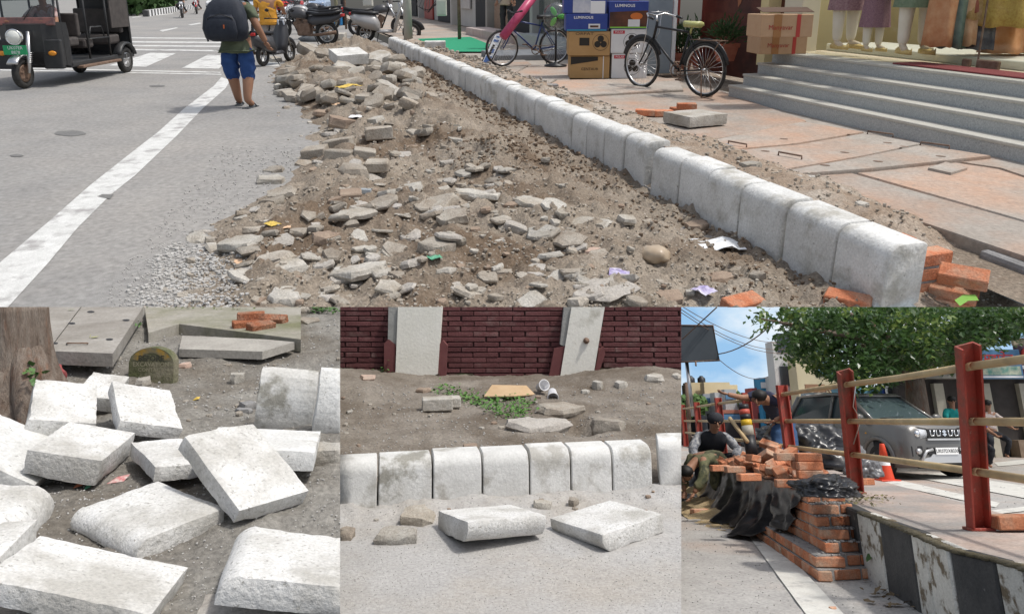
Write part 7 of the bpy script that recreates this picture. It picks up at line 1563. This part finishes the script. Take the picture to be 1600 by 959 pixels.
J2 = dict(J); J2.update(pel=(.3, .05, .46, .15, .13), bel=(.18, -.05, .52, .16, .13), che=(-.02, -.18, .52, .18, .14), nek=(-.2, -.28, .42, .06), hb=(-.26, -.32, .36, .075), hm=(-.31, -.35, .30, .098), ht=(-.34, -.37, .24, .07), sl=(-.1, -.02, .52, .065), sr=(-.06, -.36, .50, .065), el=(-.26, .0, .28, .05), wl=(-.32, -.2, .08, .034), er=(-.1, -.5, .28, .05), wr=(-.26, -.52, .08, .034), tl=(.24, .12, .40, .09), tr=(.34, -.04, .40, .09), kl=(.16, -.02, .12, .065), kr=(.30, -.24, .12, .065), al=(.5, .1, .08, .04), ar=(.58, -.1, .08, .04), fl=(.6, .12, .04, .034), fr=(.68, -.1, .04, .034))
q = R.Y(1098, 748, 11.2); person(R, tr(q.x, q.y, .16) @ Matrix.Scale(1.0, 4), 'person in camouflage jacket stooping low over the sand heap', J2, m_camo, m_camo, 1.8, facing=(-.6, -.6, -.6))
# ---- grey compact SUV
cp = R.G(1484, 750); suv = thing('parked_car', R, tr(cp) @ rz(.27) @ Matrix.Scale(1.14, 4), 'grey compact SUV with chrome grille behind the railing', 'car')
m_cp = mat('grey_metallic', (.135, .13, .122), (.145, .14, .13), 3, .32, metal=.3, coat=.5, spec=.5); m_cg = flat('car_glass_dark', (.03, .045, .05), .05, spec=.9); m_clad = flat('black_cladding', (.02, .02, .021), .6); m_silver = flat('silver_trim', (.55, .55, .55), .35, .6)
def cs(y, hw, z0, zs, zt, tw): return [(-hw * .96, y, z0), (-hw, y, z0 + .12), (-hw * 1.0, y, zs), (-tw, y, zt), (tw, y, zt), (hw * 1.0, y, zs), (hw, y, z0 + .12), (hw * .96, y, z0)]
b = MB(); b.loft([cs(.0, .66, .32, .78, .86, .58), cs(.06, .76, .24, .86, .95, .66), cs(.28, .83, .20, .92, 1.00, .72), cs(.95, .845, .20, .96, 1.06, .74), cs(2.2, .845, .20, .98, 1.07, .76), cs(3.4, .83, .22, .98, 1.06, .74), cs(3.66, .76, .34, .90, 1.0, .66)]); part('body', b, m_cp, suv)
b = MB(); b.loft([[(-.70, .92, 1.04), (.70, .92, 1.04), (.56, 1.62, 1.50), (-.56, 1.62, 1.50)], [(-.75, 3.55, 1.04), (.75, 3.55, 1.04), (.56, 3.25, 1.52), (-.56, 3.25, 1.52)]], smooth=False); part('side_glass', b, m_cg, suv)
part('windshield', MB().add([(-.68, .91, 1.055), (.68, .91, 1.055), (.555, 1.605, 1.505), (-.555, 1.605, 1.505)], [(0, 1, 2, 3)]), flat('windshield_dark', (.06, .085, .09), .04, spec=1.), suv)
b = MB(); b.loft([[(-.60, 1.50, 1.50), (.60, 1.50, 1.50), (.52, 1.60, 1.565), (-.52, 1.60, 1.565)], [(-.60, 2.4, 1.54), (.60, 2.4, 1.54), (.5, 2.4, 1.60), (-.5, 2.4, 1.60)], [(-.58, 3.30, 1.50), (.58, 3.30, 1.50), (.5, 3.28, 1.56), (-.5, 3.28, 1.56)]]); part('roof', b, m_cp, suv)
for sx in (-1, 1):
    for pp_, r__ in (([(sx * .73, .88, 1.03), (sx * .66, 1.25, 1.27), (sx * .58, 1.62, 1.52)], .036), ([(sx * .76, 2.1, 1.05), (sx * .60, 2.1, 1.52)], .03), ([(sx * .76, 3.5, 1.05), (sx * .59, 3.25, 1.52)], .06)): part('pillar', MB().tube(pp_, r__, 8), m_cp, suv)
    mr = part('mirror', MB().ball(.11, .06, .075, tr(sx * .92, 1.02, 1.09), 2), m_cp, suv); part('mirror_base', MB().tube([(sx * .78, 1.04, 1.04), (sx * .9, 1.03, 1.07)], .02, 6), m_black, mr)
    for y in (.72, 2.98):
        wheel(.32, .2, m_rubber, m_silver, m_silver, 5, suv, tr(sx * .76, y, .32) @ rz(math.pi / 2), disc=True)
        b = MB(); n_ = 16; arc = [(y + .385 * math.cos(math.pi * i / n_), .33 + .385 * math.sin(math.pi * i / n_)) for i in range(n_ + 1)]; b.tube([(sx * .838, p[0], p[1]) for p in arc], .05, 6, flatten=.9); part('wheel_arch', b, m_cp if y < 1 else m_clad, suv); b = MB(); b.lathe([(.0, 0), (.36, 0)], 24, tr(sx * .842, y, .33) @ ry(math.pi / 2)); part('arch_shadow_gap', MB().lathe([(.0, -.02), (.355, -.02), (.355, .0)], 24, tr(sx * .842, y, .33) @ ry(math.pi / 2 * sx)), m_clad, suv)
    part('side_sill', MB().box(.05, 1.6, .16, tr(sx * .845, 1.85, .26), bev=.02), m_clad, suv); part('door_line', MB().box(.006, .010, .62, tr(sx * .848, 1.25, .66)), m_clad, suv); part('side_indicator', MB().ball(.012, .03, .018, tr(sx * .845, .98, .80), 1), flat('amber_small', (.6, .3, .03), .4), suv)
    hl = part('headlight', MB().loft([[(sx * x, yy, z - h_ / 2), (sx * (x + .0), yy - .01, z), (sx * x, yy, z + h_ / 2), (sx * x, yy + .08, z)] for x, yy, z, h_ in ((.36, -.015, .80, .12), (.50, .0, .80, .17), (.64, .05, .80, .18), (.75, .14, .815, .13), (.79, .24, .83, .05))]), flat('lamp_clear', (.55, .57, .6), .08, spec=1.), suv); part('projector', MB().ball(.065, .04, .065, tr(sx * .56, .0, .80), 2), m_chrome, hl); part('lamp_surround', MB().loft([[(sx * x, yy + .02, z - h_ / 2), (sx * x, yy + .012, z), (sx * x, yy + .02, z + h_ / 2), (sx * x, yy + .09, z)] for x, yy, z, h_ in ((.34, -.01, .80, .19), (.5, .0, .80, .24), (.66, .055, .80, .24), (.79, .18, .82, .16))]), m_clad, hl)
    fp = part('fog_lamp_pod', MB().box(.22, .06, .19, tr(sx * .60, .03, .50) @ rz(sx * .2), bev=.03), m_clad, suv); part('fog_lamp', MB().lathe([(0, -.05), (.05, -.045), (.05, 0)], 14, tr(sx * .60, .0, .50) @ rx(-math.pi / 2)), m_silver, fp)
part('grille', MB().box(.72, .06, .155, tr(0, -.012, .805), bev=.02), m_clad, suv)
for i, x in enumerate((-.27, -.135, .135, .27)):
    b = MB(); b.tube([(x - .042, -.05, .865), (x - .042, -.05, .80), (x - .03, -.05, .765), (x + .03, -.05, .765), (x + .042, -.05, .80), (x + .042, -.05, .865)], .011, 6); part('grille_bar', b, m_chrome, suv)
b = MB()
em = [(.05, .075), (-.06, .02), (0, -.01), (-.05, -.035), (0, -.075), (.06, -.02), (0, .01), (.05, .035)]
b.add([(x * .8, -.055, .812 + z * .8) for x, z in ((0, .075), (-.065, .03), (-.01, -.008), (-.062, -.028), (0, -.075), (.065, -.03), (.01, .008), (.062, .028))], [tuple(range(8))]); part('emblem', b, m_chrome, suv)
part('chrome_strip', MB().box(.76, .03, .035, tr(0, -.03, .70), bev=.01), m_silver, suv); part('lower_grille', MB().box(.80, .05, .12, tr(0, -.008, .50), bev=.02), m_clad, suv)
b = MB(); b.prism([(-.62, .30), (.62, .30), (.55, .37), (.36, .40), (.30, .46), (-.30, .46), (-.36, .40), (-.55, .37)], .04, tr(0, -.012, 0)); part('skid_plate', b, m_silver, suv)
for sx in (-1, 1): part('skid_arm', MB().tube([(sx * .56, -.02, .34), (sx * .44, -.03, .50), (sx * .30, -.03, .53)], .028, 6), m_silver, suv)
npl = part('number_plate', MB().box(.50, .012, .12, tr(0, -.05, .50), bev=.004), m_white, suv); part('plate_text', text_mb('UK07DX8330', .085, bold=.0012), m_black, npl, tr(0, -.058, .50)); part('wiper', MB().tube([(-.5, .93, 1.075), (.1, .98, 1.10)], .008, 5), m_black, suv); part('bumper_skirt', MB().box(1.2, .06, .09, tr(0, .05, .25), bev=.02), m_clad, suv)
# ---- scooter, motorbike and riders
motorbike(R, tr(R.G(1548, 700)) @ rz(-1.25) @ Matrix.Scale(1.0, 4), 'grey and black scooter coming up behind the nearest post', m_dkg, None, True)
motorbike(R, tr(R.G(1600, 684)) @ rz(2.9), 'black motorbike parked before the dark shop at the edge', m_dkg)
def rider(px, py, d, lab, sh, fx=(0, -1, 0)):
    J = std(); J.update(al=(-.2, -.1, .35, .04), ar=(.2, -.1, .35, .04), kl=(-.24, -.3, .72, .06), kr=(.24, -.3, .72, .06), fl=(-.2, -.2, .32, .034), fr=(.2, -.2, .32, .034), wl=(-.3, -.45, 1.02, .03), wr=(.3, -.45, 1.02, .03), el=(-.32, -.18, 1.1, .045), er=(.32, -.18, 1.1, .045), hb=(0, -.02, 1.54, .068), hm=(0, -.02, 1.62, .09), ht=(0, -.01, 1.70, .06))
    q = R.Y(px, py, d); person(R, tr(q.x, q.y, q.z - 1.70), lab, J, sh, m_dcloth, .8, facing=fx)
rider(1485, 621, 19.5, 'person in a teal shirt behind the grey car', mat('teal_shirt', (.01, .25, .24), (.02, .31, .29), 6, .85), (-.2, -1, 0))
rider(1512, 634, 18.8, 'person in a blue shirt half hidden by the nearest post', flat('blue_shirt', (.03, .05, .2), .85)); rider(1541, 627, 20.5, 'person in a pale pink shirt riding behind the scooter', mat('pinkish_shirt', (.42, .36, .34), (.48, .42, .40), 6, .85), (.2, -1, 0))
car(R, tr(R.G(1082, 681)) @ rz(.35), 'white hatchback far down the street at the left edge', flat('car_white', (.7, .7, .7), .3))
# ---- background of R: buildings, trees, billboard, wires, sky
def cd_(d): return d if d < 26 else 26 + (d - 26) * .55
def rb(px0, px1, py0, py1, d, dd=3.): a = R.Y(px0, py1, d); c = R.Y(px1, py0, d); return a, c, dd
def bld(px0, px1, py0, py1, d, mt, label, dd=4., name='building', turn=0.):
    dd = min(dd, .9)
    d = cd_(d); a, c, _ = rb(px0, px1, py0, py1, d); t = thing(name, R, tr((a.x + c.x) / 2, d, 0) @ rz(turn), label, 'building'); part('wall', MB().box(c.x - a.x, dd, c.z + .5, tr(0, dd / 2, c.z / 2 - .25)), mt, t); t['_w'] = c.x - a.x; return t, c.x - a.x, c.z, R.ppm((0, d, 1.17))
def face_q(t, x0, x1, z0, z1, mt, nm, dep=.06, y=-.03): return part(nm, MB().box(x1 - x0, dep, z1 - z0, tr((x0 + x1) / 2, y, (z0 + z1) / 2)), mt, t)
m_cream = mat('cream_block', (.60, .50, .30), (.66, .56, .36), 1, .8); m_wht = mat('white_block', (.55, .55, .53), (.62, .62, .60), 1, .8); m_win = flat('dark_window', (.05, .06, .07), .2, spec=.6)
t, w, h, pm = bld(1076, 1152, 601, 680, 55, m_cream, 'cream apartment block with water tanks far down the street'); face_q(t, -w * .5 + .05, w * .1, h, h + .12, m_cream, 'parapet', .8, .4)
for x in (-.4, .9): part('water_tank', MB().lathe([(.2, 0), (.22, .05), (.22, .36), (.1, .46), (.09, .5), (0, .5)], 14, tr(-w * .5 + .6 + x * .45, .4, h)), m_black, t)
for i in range(4): face_q(t, -w * .4 + i * .9, -w * .4 + i * .9 + .5, h - 1.6, h - .8, m_win, 'window')
t, w, h, pm = bld(1106, 1140, 597, 680, 53, m_cream, 'lower cream block in front of the tank building'); 
# right hand row of shops, seen at an angle
t, w, h, pm = bld(1222, 1256, 533, 690, 38, m_wht, 'white three storey building left of the cream one', 5.)
for z in (2.6, 4.): face_q(t, -w * .35, w * .35, z, z + .8, m_win, 'window')
face_q(t, -w * .5, w * .5, 2.0, 2.35, mat('red_awning', (.25, .02, .03), (.3, .03, .04), 3, .6), 'awning', .9, -.45)
sg_ = face_q(t, w * .05, w * .62, 2.7, 4.4, m_wcard, 'sign_panel', .08, -.5); part('sign_text', text_mb('Rashi', .55), flat('sign_grey', (.25, .25, .27), .6), sg_, tr(w * .33, -.56, 3.6))
t, w, h, pm = bld(1258, 1310, 556, 700, 34, mat('cream_front', (.55, .47, .30), (.61, .53, .36), 1, .8), 'cream shop building with brown lettering behind the railing', 5.)
face_q(t, -w * .05, w * .3, 2.9, 4.1, flat('blue_shutter', (.16, .28, .4), .6), 'window'); part('lettering', text_mb('GURU', .36, bold=.01), flat('brown_letters', (.16, .08, .05), .7), t, tr(.1, -.05, 2.35)); part('lettering', text_mb('KRIPA', .28, bold=.01), flat('brown_letters', (.16, .08, .05), .7), t, tr(.1, -.05, 1.95))
face_q(t, -w * .5, -w * .12, 0, 1.9, m_dark, 'shop_opening', .08, -.03); face_q(t, -w * .5, -w * .1, 1.9, 2.1, m_gwall, 'awning', .8, -.4)
t, w, h, pm = bld(1264, 1292, 613, 690, 31, mat('poster_panel', (.25, .33, .38), (.40, .42, .42), 3, .6), 'column of small shop notices at the cream building', .3, 'notice_column')
for i in range(6): face_q(t, -w * .42, w * .42, .3 + i * .38, .58 + i * .38, (flat('notice_blue', (.05, .22, .38), .5), m_wcard, flat('notice_brown', (.3, .17, .1), .6))[i % 3], 'notice')
t, w, h, pm = bld(1287, 1345, 614, 700, 29.5, mat('pale_hoarding', (.60, .56, .48), (.66, .62, .54), 2, .6), 'pale hoarding with blue print beside the notices', .25, 'hoarding')
face_q(t, w * .0, w * .48, h - .62, h - .34, flat('print_blue', (.04, .10, .34), .5), 'printed_band'); part('printed_text', text_mb('22', .34), flat('print_brown', (.3, .2, .1), .6), t, tr(-w * .25, -.05, h - .48))
for i in range(4): face_q(t, -w * .1, w * (.2 + .05 * i), h - .95 - .3 * i, h - .82 - .3 * i, flat('print_cyan', (.2, .42, .5), .6), 'printed_line')
t, w, h, pm = bld(1325, 1420, 605, 690, 30, mat('blue_shop', (.10, .26, .36), (.14, .32, .42), 2, .6), 'blue shop front behind the car roof', 2.)
face_q(t, w * .05, w * .5, 1.9, 2.35, flat('fascia_blue', (.03, .07, .3), .5), 'fascia', .1, -.3); face_q(t, -w * .1, w * .45, .2, 1.7, m_dark, 'shop_opening')
q = R.Y(1409, 611, 27); rs = thing('oval_sign', R, tr(q), 'black oval hanging sign with white rim under the tree', 'sign'); part('plate', MB().lathe([(.0, -.04), (.52, -.04), (.52, .04), (0, .04)], 24, rx(math.pi / 2) @ Matrix.Scale(.7, 4, (0, 1, 0))), m_black, rs); part('rim', MB().tube([(.55 * math.cos(2 * math.pi * i / 24), -.02, .39 * math.sin(2 * math.pi * i / 24)) for i in range(24)], .045, 6, closed=True), m_white, rs)
part('bracket', MB().tube([(.5, 0, 0), (.9, .1, -.1), (.95, .1, -2.0)], .05, 6), m_white, rs)
t, w, h, pm = bld(1415, 1640, 588, 690, 27, mat('dark_shop', (.045, .04, .036), (.07, .06, .055), 2, .8), 'dark shop row with low tin roof behind the riders', 2.)
for px_, wd in ((1466, .16), (1540, .12), (1596, .12)): a = R.Y(px_, 600, cd_(27)).x - R.Y(1527.5, 600, cd_(27)).x; face_q(t, a - wd, a + wd, 0, 2.4, mat('cream_pier', (.42, .39, .31), (.48, .45, .37), 3, .8), 'pier', .25, -.1)
face_q(t, w * .15, w * .5, 0, .55, mat('counter', (.18, .13, .09), (.24, .18, .13), 4, .7), 'counter', .5, -.3); face_q(t, -w * .5, w * .5, h - .1, h + .12, mat('tin_roof', (.20, .19, .17), (.27, .26, .23), 5, .7), 'roof', 2.4, .6)
def rsign(px0, px1, py0, py1, d, mt, label, deco):
    a, c, _ = rb(px0, px1, py0, py1, d); t = thing('shop_sign', R, tr((a.x + c.x) / 2, d, a.z), label, 'sign'); w, h = c.x - a.x, c.z - a.z; part('panel', MB().box(w, .12, h, tr(0, 0, h / 2), bev=.02), mt, t); deco(t, w, h)
m_sgb = mat('sign_print_blue', (.06, .16, .30), (.12, .25, .40), 2, .5)
def dsg(t, w, h):
    part('lettering', text_mb('महादेव', h * .42, bold=h * .006), flat('sign_red', (.5, .04, .04), .5), t, tr(-.02, -.07, h * .68)); part('printed_strip', MB().box(w * .9, .02, h * .30, tr(0, -.065, h * .28)), mat('strip_print', (.55, .55, .42), (.12, .3, .25), 5, .5), t); part('printed_line', MB().box(w * .95, .02, h * .06, tr(0, -.066, h * .07)), m_wprint, t)
rsign(1531, 1590, 546, 592, 25.5, m_sgb, 'blue shop sign with red lettering right of the nearest post', dsg)
def dsg2(t, w, h): part('printed_disc', MB().lathe([(0, -.02), (h * .22, -.02), (h * .22, 0)], 18, tr(-w * .2, -.07, h * .7) @ rx(-math.pi / 2)), flat('disc_red', (.5, .06, .05), .5), t); part('printed_line', MB().box(w * .8, .02, h * .12, tr(0, -.066, h * .25)), m_wprint, t)
rsign(1592, 1640, 540, 585, 25.6, mat('sign_dark', (.06, .03, .05), (.1, .05, .07), 3, .5), 'dark shop sign with a red disc cut by the right edge', dsg2)
rsign(1582, 1640, 528, 540, 25.8, mat('board_tan', (.35, .29, .2), (.4, .34, .25), 4, .7), 'weathered tan board above the dark shop sign', lambda t, w, h: part('edge_strip', MB().box(w, .03, .06, tr(0, -.065, h - .04)), m_iron, t))
# distant low shops and hoardings on the left
for i, (x0, x1, y0, d, c, lab) in enumerate(((1104, 1120, 615, 48, (.36, .38, .40), 'grey distant hoarding above the crouching worker'), (1122, 1134, 613, 46, (.5, .5, .5), 'pale distant hoarding left of the third post'), (1138, 1150, 608, 45, (.45, .47, .47), 'tall pale distant hoarding between posts'), (1066, 1130, 634, 50, (.35, .10, .09), 'row of red distant shops left of the posts'), (1128, 1166, 640, 44, (.42, .17, .12), 'orange red distant stall behind the workers'), (1168, 1198, 615, 44, (.42, .44, .46), 'grey white distant building with a slanted roof'), (1180, 1222, 606, 42, (.42, .10, .09), 'red roofed distant shop left of the white building'), (1196, 1212, 590, 41, (.05, .26, .45), 'blue water tank house above the distant shops'), (1211, 1226, 588, 40, (.55, .55, .53), 'white distant sign wall beside the blue tank'))):
    t, w, h, pm = bld(x0, x1, y0, 684, d, mat('far%d' % i, c, tuple(v * .8 for v in c), 1.2, .7), lab, 2.); face_q(t, -w * .35, w * .35, .2, 1.5, m_dark, 'shop_opening'); face_q(t, -w * .48, w * .48, h - .45, h - .2, m_wcard if i % 2 else m_sgb, 'sign_strip', .08, -.06)
def smalltree(px, py, d, r_, lab, seed):
    d = cd_(d); r_ *= .42; q = R.Y(px, py, d); t = thing('tree', R, tr(q.x, q.y, 0), lab, 'tree', 'distant street trees'); rr = random.Random(seed); part('trunk', MB().tube([(0, 0, 0), (.05, 0, q.z * .6), (0, 0, q.z)], [.16, .12, .05], 8), m_bark, t); b = MB()
    for i in range(500):
        d_ = Vector((rr.gauss(0, 1), rr.gauss(0, 1), rr.gauss(0, .8))).normalized() * r_ * rr.random() ** .4; s_ = rr.uniform(.06, .14); c = d_ + Vector((0, 0, q.z)); k = Vector((rr.gauss(0, 1), rr.gauss(0, 1), rr.gauss(0, 1))).normalized(); e = k.orthogonal().normalized(); b.add([c - k * s_, c + e * s_, c + k * s_, c - e * s_], [(0, 1, 2, 3)])
    part('crown', b, mat('far_foliage', (.06, .12, .03), (.10, .17, .05), 1, .7), t)
smalltree(1090, 632, 47, 1.2, 'distant tree at the left of the cream block', 1); smalltree(1108, 630, 49, 1.1, 'distant tree before the lower cream block', 2); smalltree(1132, 628, 47.5, 1.0, 'distant tree between the pale hoardings', 3); smalltree(1072, 636, 45, 1.3, 'distant tree at the left edge behind the white hatchback', 4); smalltree(1150, 624, 50, .9, 'distant tree right of the tall pale hoarding', 5)
# billboard
bbz = thing('billboard', R, I4, 'dark blank billboard on a thin pole at the upper left of the works', 'billboard'); D_ = 24.; pp = [R.Y(1050, 508, D_), R.Y(1114, 508.5, D_), R.Y(1124, 563, D_), R.Y(1050, 566, D_)]; b = MB(); b.add(pp + [p + Vector((.05, .35, 0)) for p in pp], [(0, 1, 2, 3), (7, 6, 5, 4), (0, 4, 5, 1), (1, 5, 6, 2), (2, 6, 7, 3), (3, 7, 4, 0)]); part('panel', b, mat('slate_panel', (.045, .055, .065), (.055, .065, .075), 2, .6), bbz)
part('pole', MB().tube([R.Y(1073, 566, D_ + .3), R.Y(1083, 650, D_ + .3)], .06, 8), m_steel, bbz); part('frame_edge', MB().tube(pp, .03, 5, closed=True), m_iron, bbz); part('lamp_arm', MB().tube([R.Y(1087, 564, D_), R.Y(1087.5, 571, D_ - .3)], .03, 5), m_iron, bbz)
solo('street_pole', MB().tube([R.Y(1073, 597, 33), R.Y(1077, 660, 33)], .09, 8), m_iron, R, I4, 'thin dark pole far down the street at the left', 'pole')
for i, (a, c, d0, d1, sag) in enumerate((((1120, 480), (1066, 530), 20, 22, 0), ((1123, 553), (1232, 478), 24, 20, .25), ((1064, 483), (1230, 545), 22, 33, .4), ((1064, 488), (1236, 551), 22, 33, .4), ((1068, 480), (1222, 535), 22, 33, .3), ((1124, 562), (1200, 588), 24, 33, .3))):
    A_, B_ = R.Y(a[0], a[1], d0), R.Y(c[0], c[1], d1); b = MB(); b.tube([A_.lerp(B_, k / 10) - Vector((0, 0, sag * 4 * (k / 10) * (1 - k / 10))) for k in range(11)], .018 if i < 2 else .012, 5); solo('overhead_cable', b, m_iron, R, I4, ('cable running up from the billboard face', 'thick cable hanging from the billboard to the tree', 'middle cable of the thin bundle over the street', 'lowest cable of the thin bundle over the street', 'upper cable of the thin bundle over the street', 'faint cable from the billboard to the far shops')[i], 'cable')
# the big roadside tree
tb = R.G(1432, 690); D0 = 22.
bt = thing('roadside_tree', R, I4, 'large leafy roadside tree spreading over the street', 'tree'); b = MB(); tp = lambda x, y, d=D0: R.Y(x, y, d)
b.tube([tp(1436, 700), tp(1434, 640), tp(1430, 600), tp(1426, 582)], [.42, .30, .26, .24], 14); part('trunk', b, m_bark, bt)
for pts_, rr_ in (((( 1428, 590, 22), (1410, 568, 21.5), (1395, 552, 21), (1370, 530, 20)), (.2, .15, .12, .06)), (((1430, 592, 22), (1450, 570, 22), (1470, 556, 22.5), (1500, 540, 23)), (.2, .15, .12, .06)), (((1428, 585, 22), (1424, 550, 22.5), (1420, 510, 23), (1415, 470, 24)), (.2, .15, .12, .06)), (((1395, 552, 21), (1362, 540, 20.5), (1330, 545, 20)), (.16, .12, .05)), (((1400, 540, 21), (1350, 500, 20), (1320, 488, 19.5)), (.14, .1, .05)), (((1370, 530, 20), (1300, 520, 19), (1240, 508, 18.5), (1190, 498, 18)), (.1, .07, .05, .02)), (((1470, 556, 22.5), (1540, 530, 22), (1590, 510, 21.5)), (.14, .1, .05))):
    part('limb', MB().tube([tp(*p) for p in pts_], list(rr_), 9), m_bark, bt)
LB = [(1170, 492), (1185, 503), (1205, 506), (1222, 540), (1236, 566), (1262, 570), (1285, 580), (1312, 602), (1345, 606), (1385, 604), (1420, 580), (1450, 572), (1500, 572), (1528, 558), (1545, 540), (1570, 526), (1610, 516)]
def low(x):
    for (a, y0), (c, y1) in zip(LB, LB[1:]):
        if x <= c: return y0 + (y1 - y0) * max(0, (x - a) / (c - a))
    return LB[-1][1]
rr = random.Random(21); b = MB(); b2 = MB()
cl = []
while len(cl) < 760:
    x = 1172 + 470 * rr.random() ** .8; y = rr.uniform(440, 606); lim = low(x)
    if y > lim - 3: continue
    if x < 1240 and rr.random() < .45: continue
    if x < 1225 and y < 486: continue
    cl.append((x, y, rr.uniform(17.5, 25.5)))
for x, y, d in cl:
    c = R.Y(x, y, d); rad = rr.uniform(.22, .55); young = rr.random() < .16
    for i in range(44 if x > 1240 else 24):
        dv = Vector((rr.gauss(0, 1), rr.gauss(0, 1), rr.gauss(0, .7))); dv = dv.normalized() * rad * rr.random() ** .5; q = c + dv
        s_ = rr.uniform(.055, .10); m_ = tr(q) @ rz(rr.uniform(0, 6.3)) @ rx(rr.uniform(-1.3, .4)) @ ry(rr.uniform(-.5, .5))
        (b2 if young else b).add([(0, 0, 0), (s_ * .75, s_ * .8, s_ * .15), (0, s_ * 1.9, 0), (-s_ * .75, s_ * .8, s_ * .15)], [(0, 1, 2), (0, 2, 3)], m_)
def leafmat(name, c1, c2):
    m = mat(name, c1, c2, 1.3, .35, spec=.5); n = m.node_tree.nodes; l = m.node_tree.links; bs_ = n['Principled BSDF']; tl = n.new('ShaderNodeBsdfTranslucent'); tl.inputs[0].default_value = _c(tuple(v * 1.6 for v in c2)); mx = n.new('ShaderNodeMixShader'); mx.inputs[0].default_value = .3; l.new(bs_.outputs[0], mx.inputs[1]); l.new(tl.outputs[0], mx.inputs[2]); l.new(mx.outputs[0], n['Material Output'].inputs[0]); return m
part('crown', b, leafmat('peepal_leaf', (.028, .07, .02), (.06, .115, .032)), bt); part('young_leaves', b2, leafmat('young_leaf', (.14, .22, .05), (.20, .27, .07)), bt)
# sky behind R, a backdrop with clouds
sk = bpy.data.materials.new('sky_clouds'); sk.use_nodes = True; n = sk.node_tree.nodes; l = sk.node_tree.links; n.remove(n['Principled BSDF'])
tc = n.new('ShaderNodeTexCoord'); mp = n.new('ShaderNodeMapping'); mp.inputs['Scale'].default_value = (.16, 1, .30); mp.inputs['Location'].default_value = (.6, 0, .35); l.new(tc.outputs['Object'], mp.inputs[0]); nz = n.new('ShaderNodeTexNoise'); nz.inputs['Scale'].default_value = 1.; nz.inputs['Detail'].default_value = 7; nz.inputs['Roughness'].default_value = .52; l.new(mp.outputs[0], nz.inputs['Vector'])
rp = n.new('ShaderNodeValToRGB'); rp.color_ramp.elements[0].position = .36; rp.color_ramp.elements[0].color = (.30, .52, .78, 1); rp.color_ramp.elements[1].position = .60; rp.color_ramp.elements[1].color = (.86, .89, .92, 1); e = rp.color_ramp.elements.new(.48); e.color = (.56, .71, .86, 1); l.new(nz.outputs['Fac'], rp.inputs[0])
em_ = n.new('ShaderNodeEmission'); em_.inputs['Strength'].default_value = .92; l.new(rp.outputs[0], em_.inputs[0]); l.new(em_.outputs[0], n['Material Output'].inputs[0])
solo('sky', MB().add([R.Y(1000, 430, 45), R.Y(1720, 430, 45), R.Y(1720, 760, 45), R.Y(1000, 760, 45)], [(0, 1, 2, 3)]), sk, R, I4, kind='structure')
def scale_relief():
    """surface relief is given in metres of each diorama: match it to the diorama's size"""
    cache = {}; owner = {}
    for o in bpy.data.objects:
        if o.type != 'MESH': continue
        r = o
        while r.parent: r = r.parent
        pan = PAN_OF.get(r.name)
        if pan is None: continue
        key = owner.setdefault(o.data.name, pan)
        if key is not pan: o.data = o.data.copy(); owner[o.data.name] = pan
        for i, m in enumerate(o.data.materials):
            if m is None or m.get('for'): continue
            k = (m.name, pan.yh)
            if k not in cache:
                c = m.copy(); c['for'] = 1; cache[k] = c
                for nd in c.node_tree.nodes:
                    if nd.type == 'BUMP': nd.inputs['Distance'].default_value = .016 * pan.s
            o.data.materials[i] = cache[k]
scale_relief()
finish_clip()
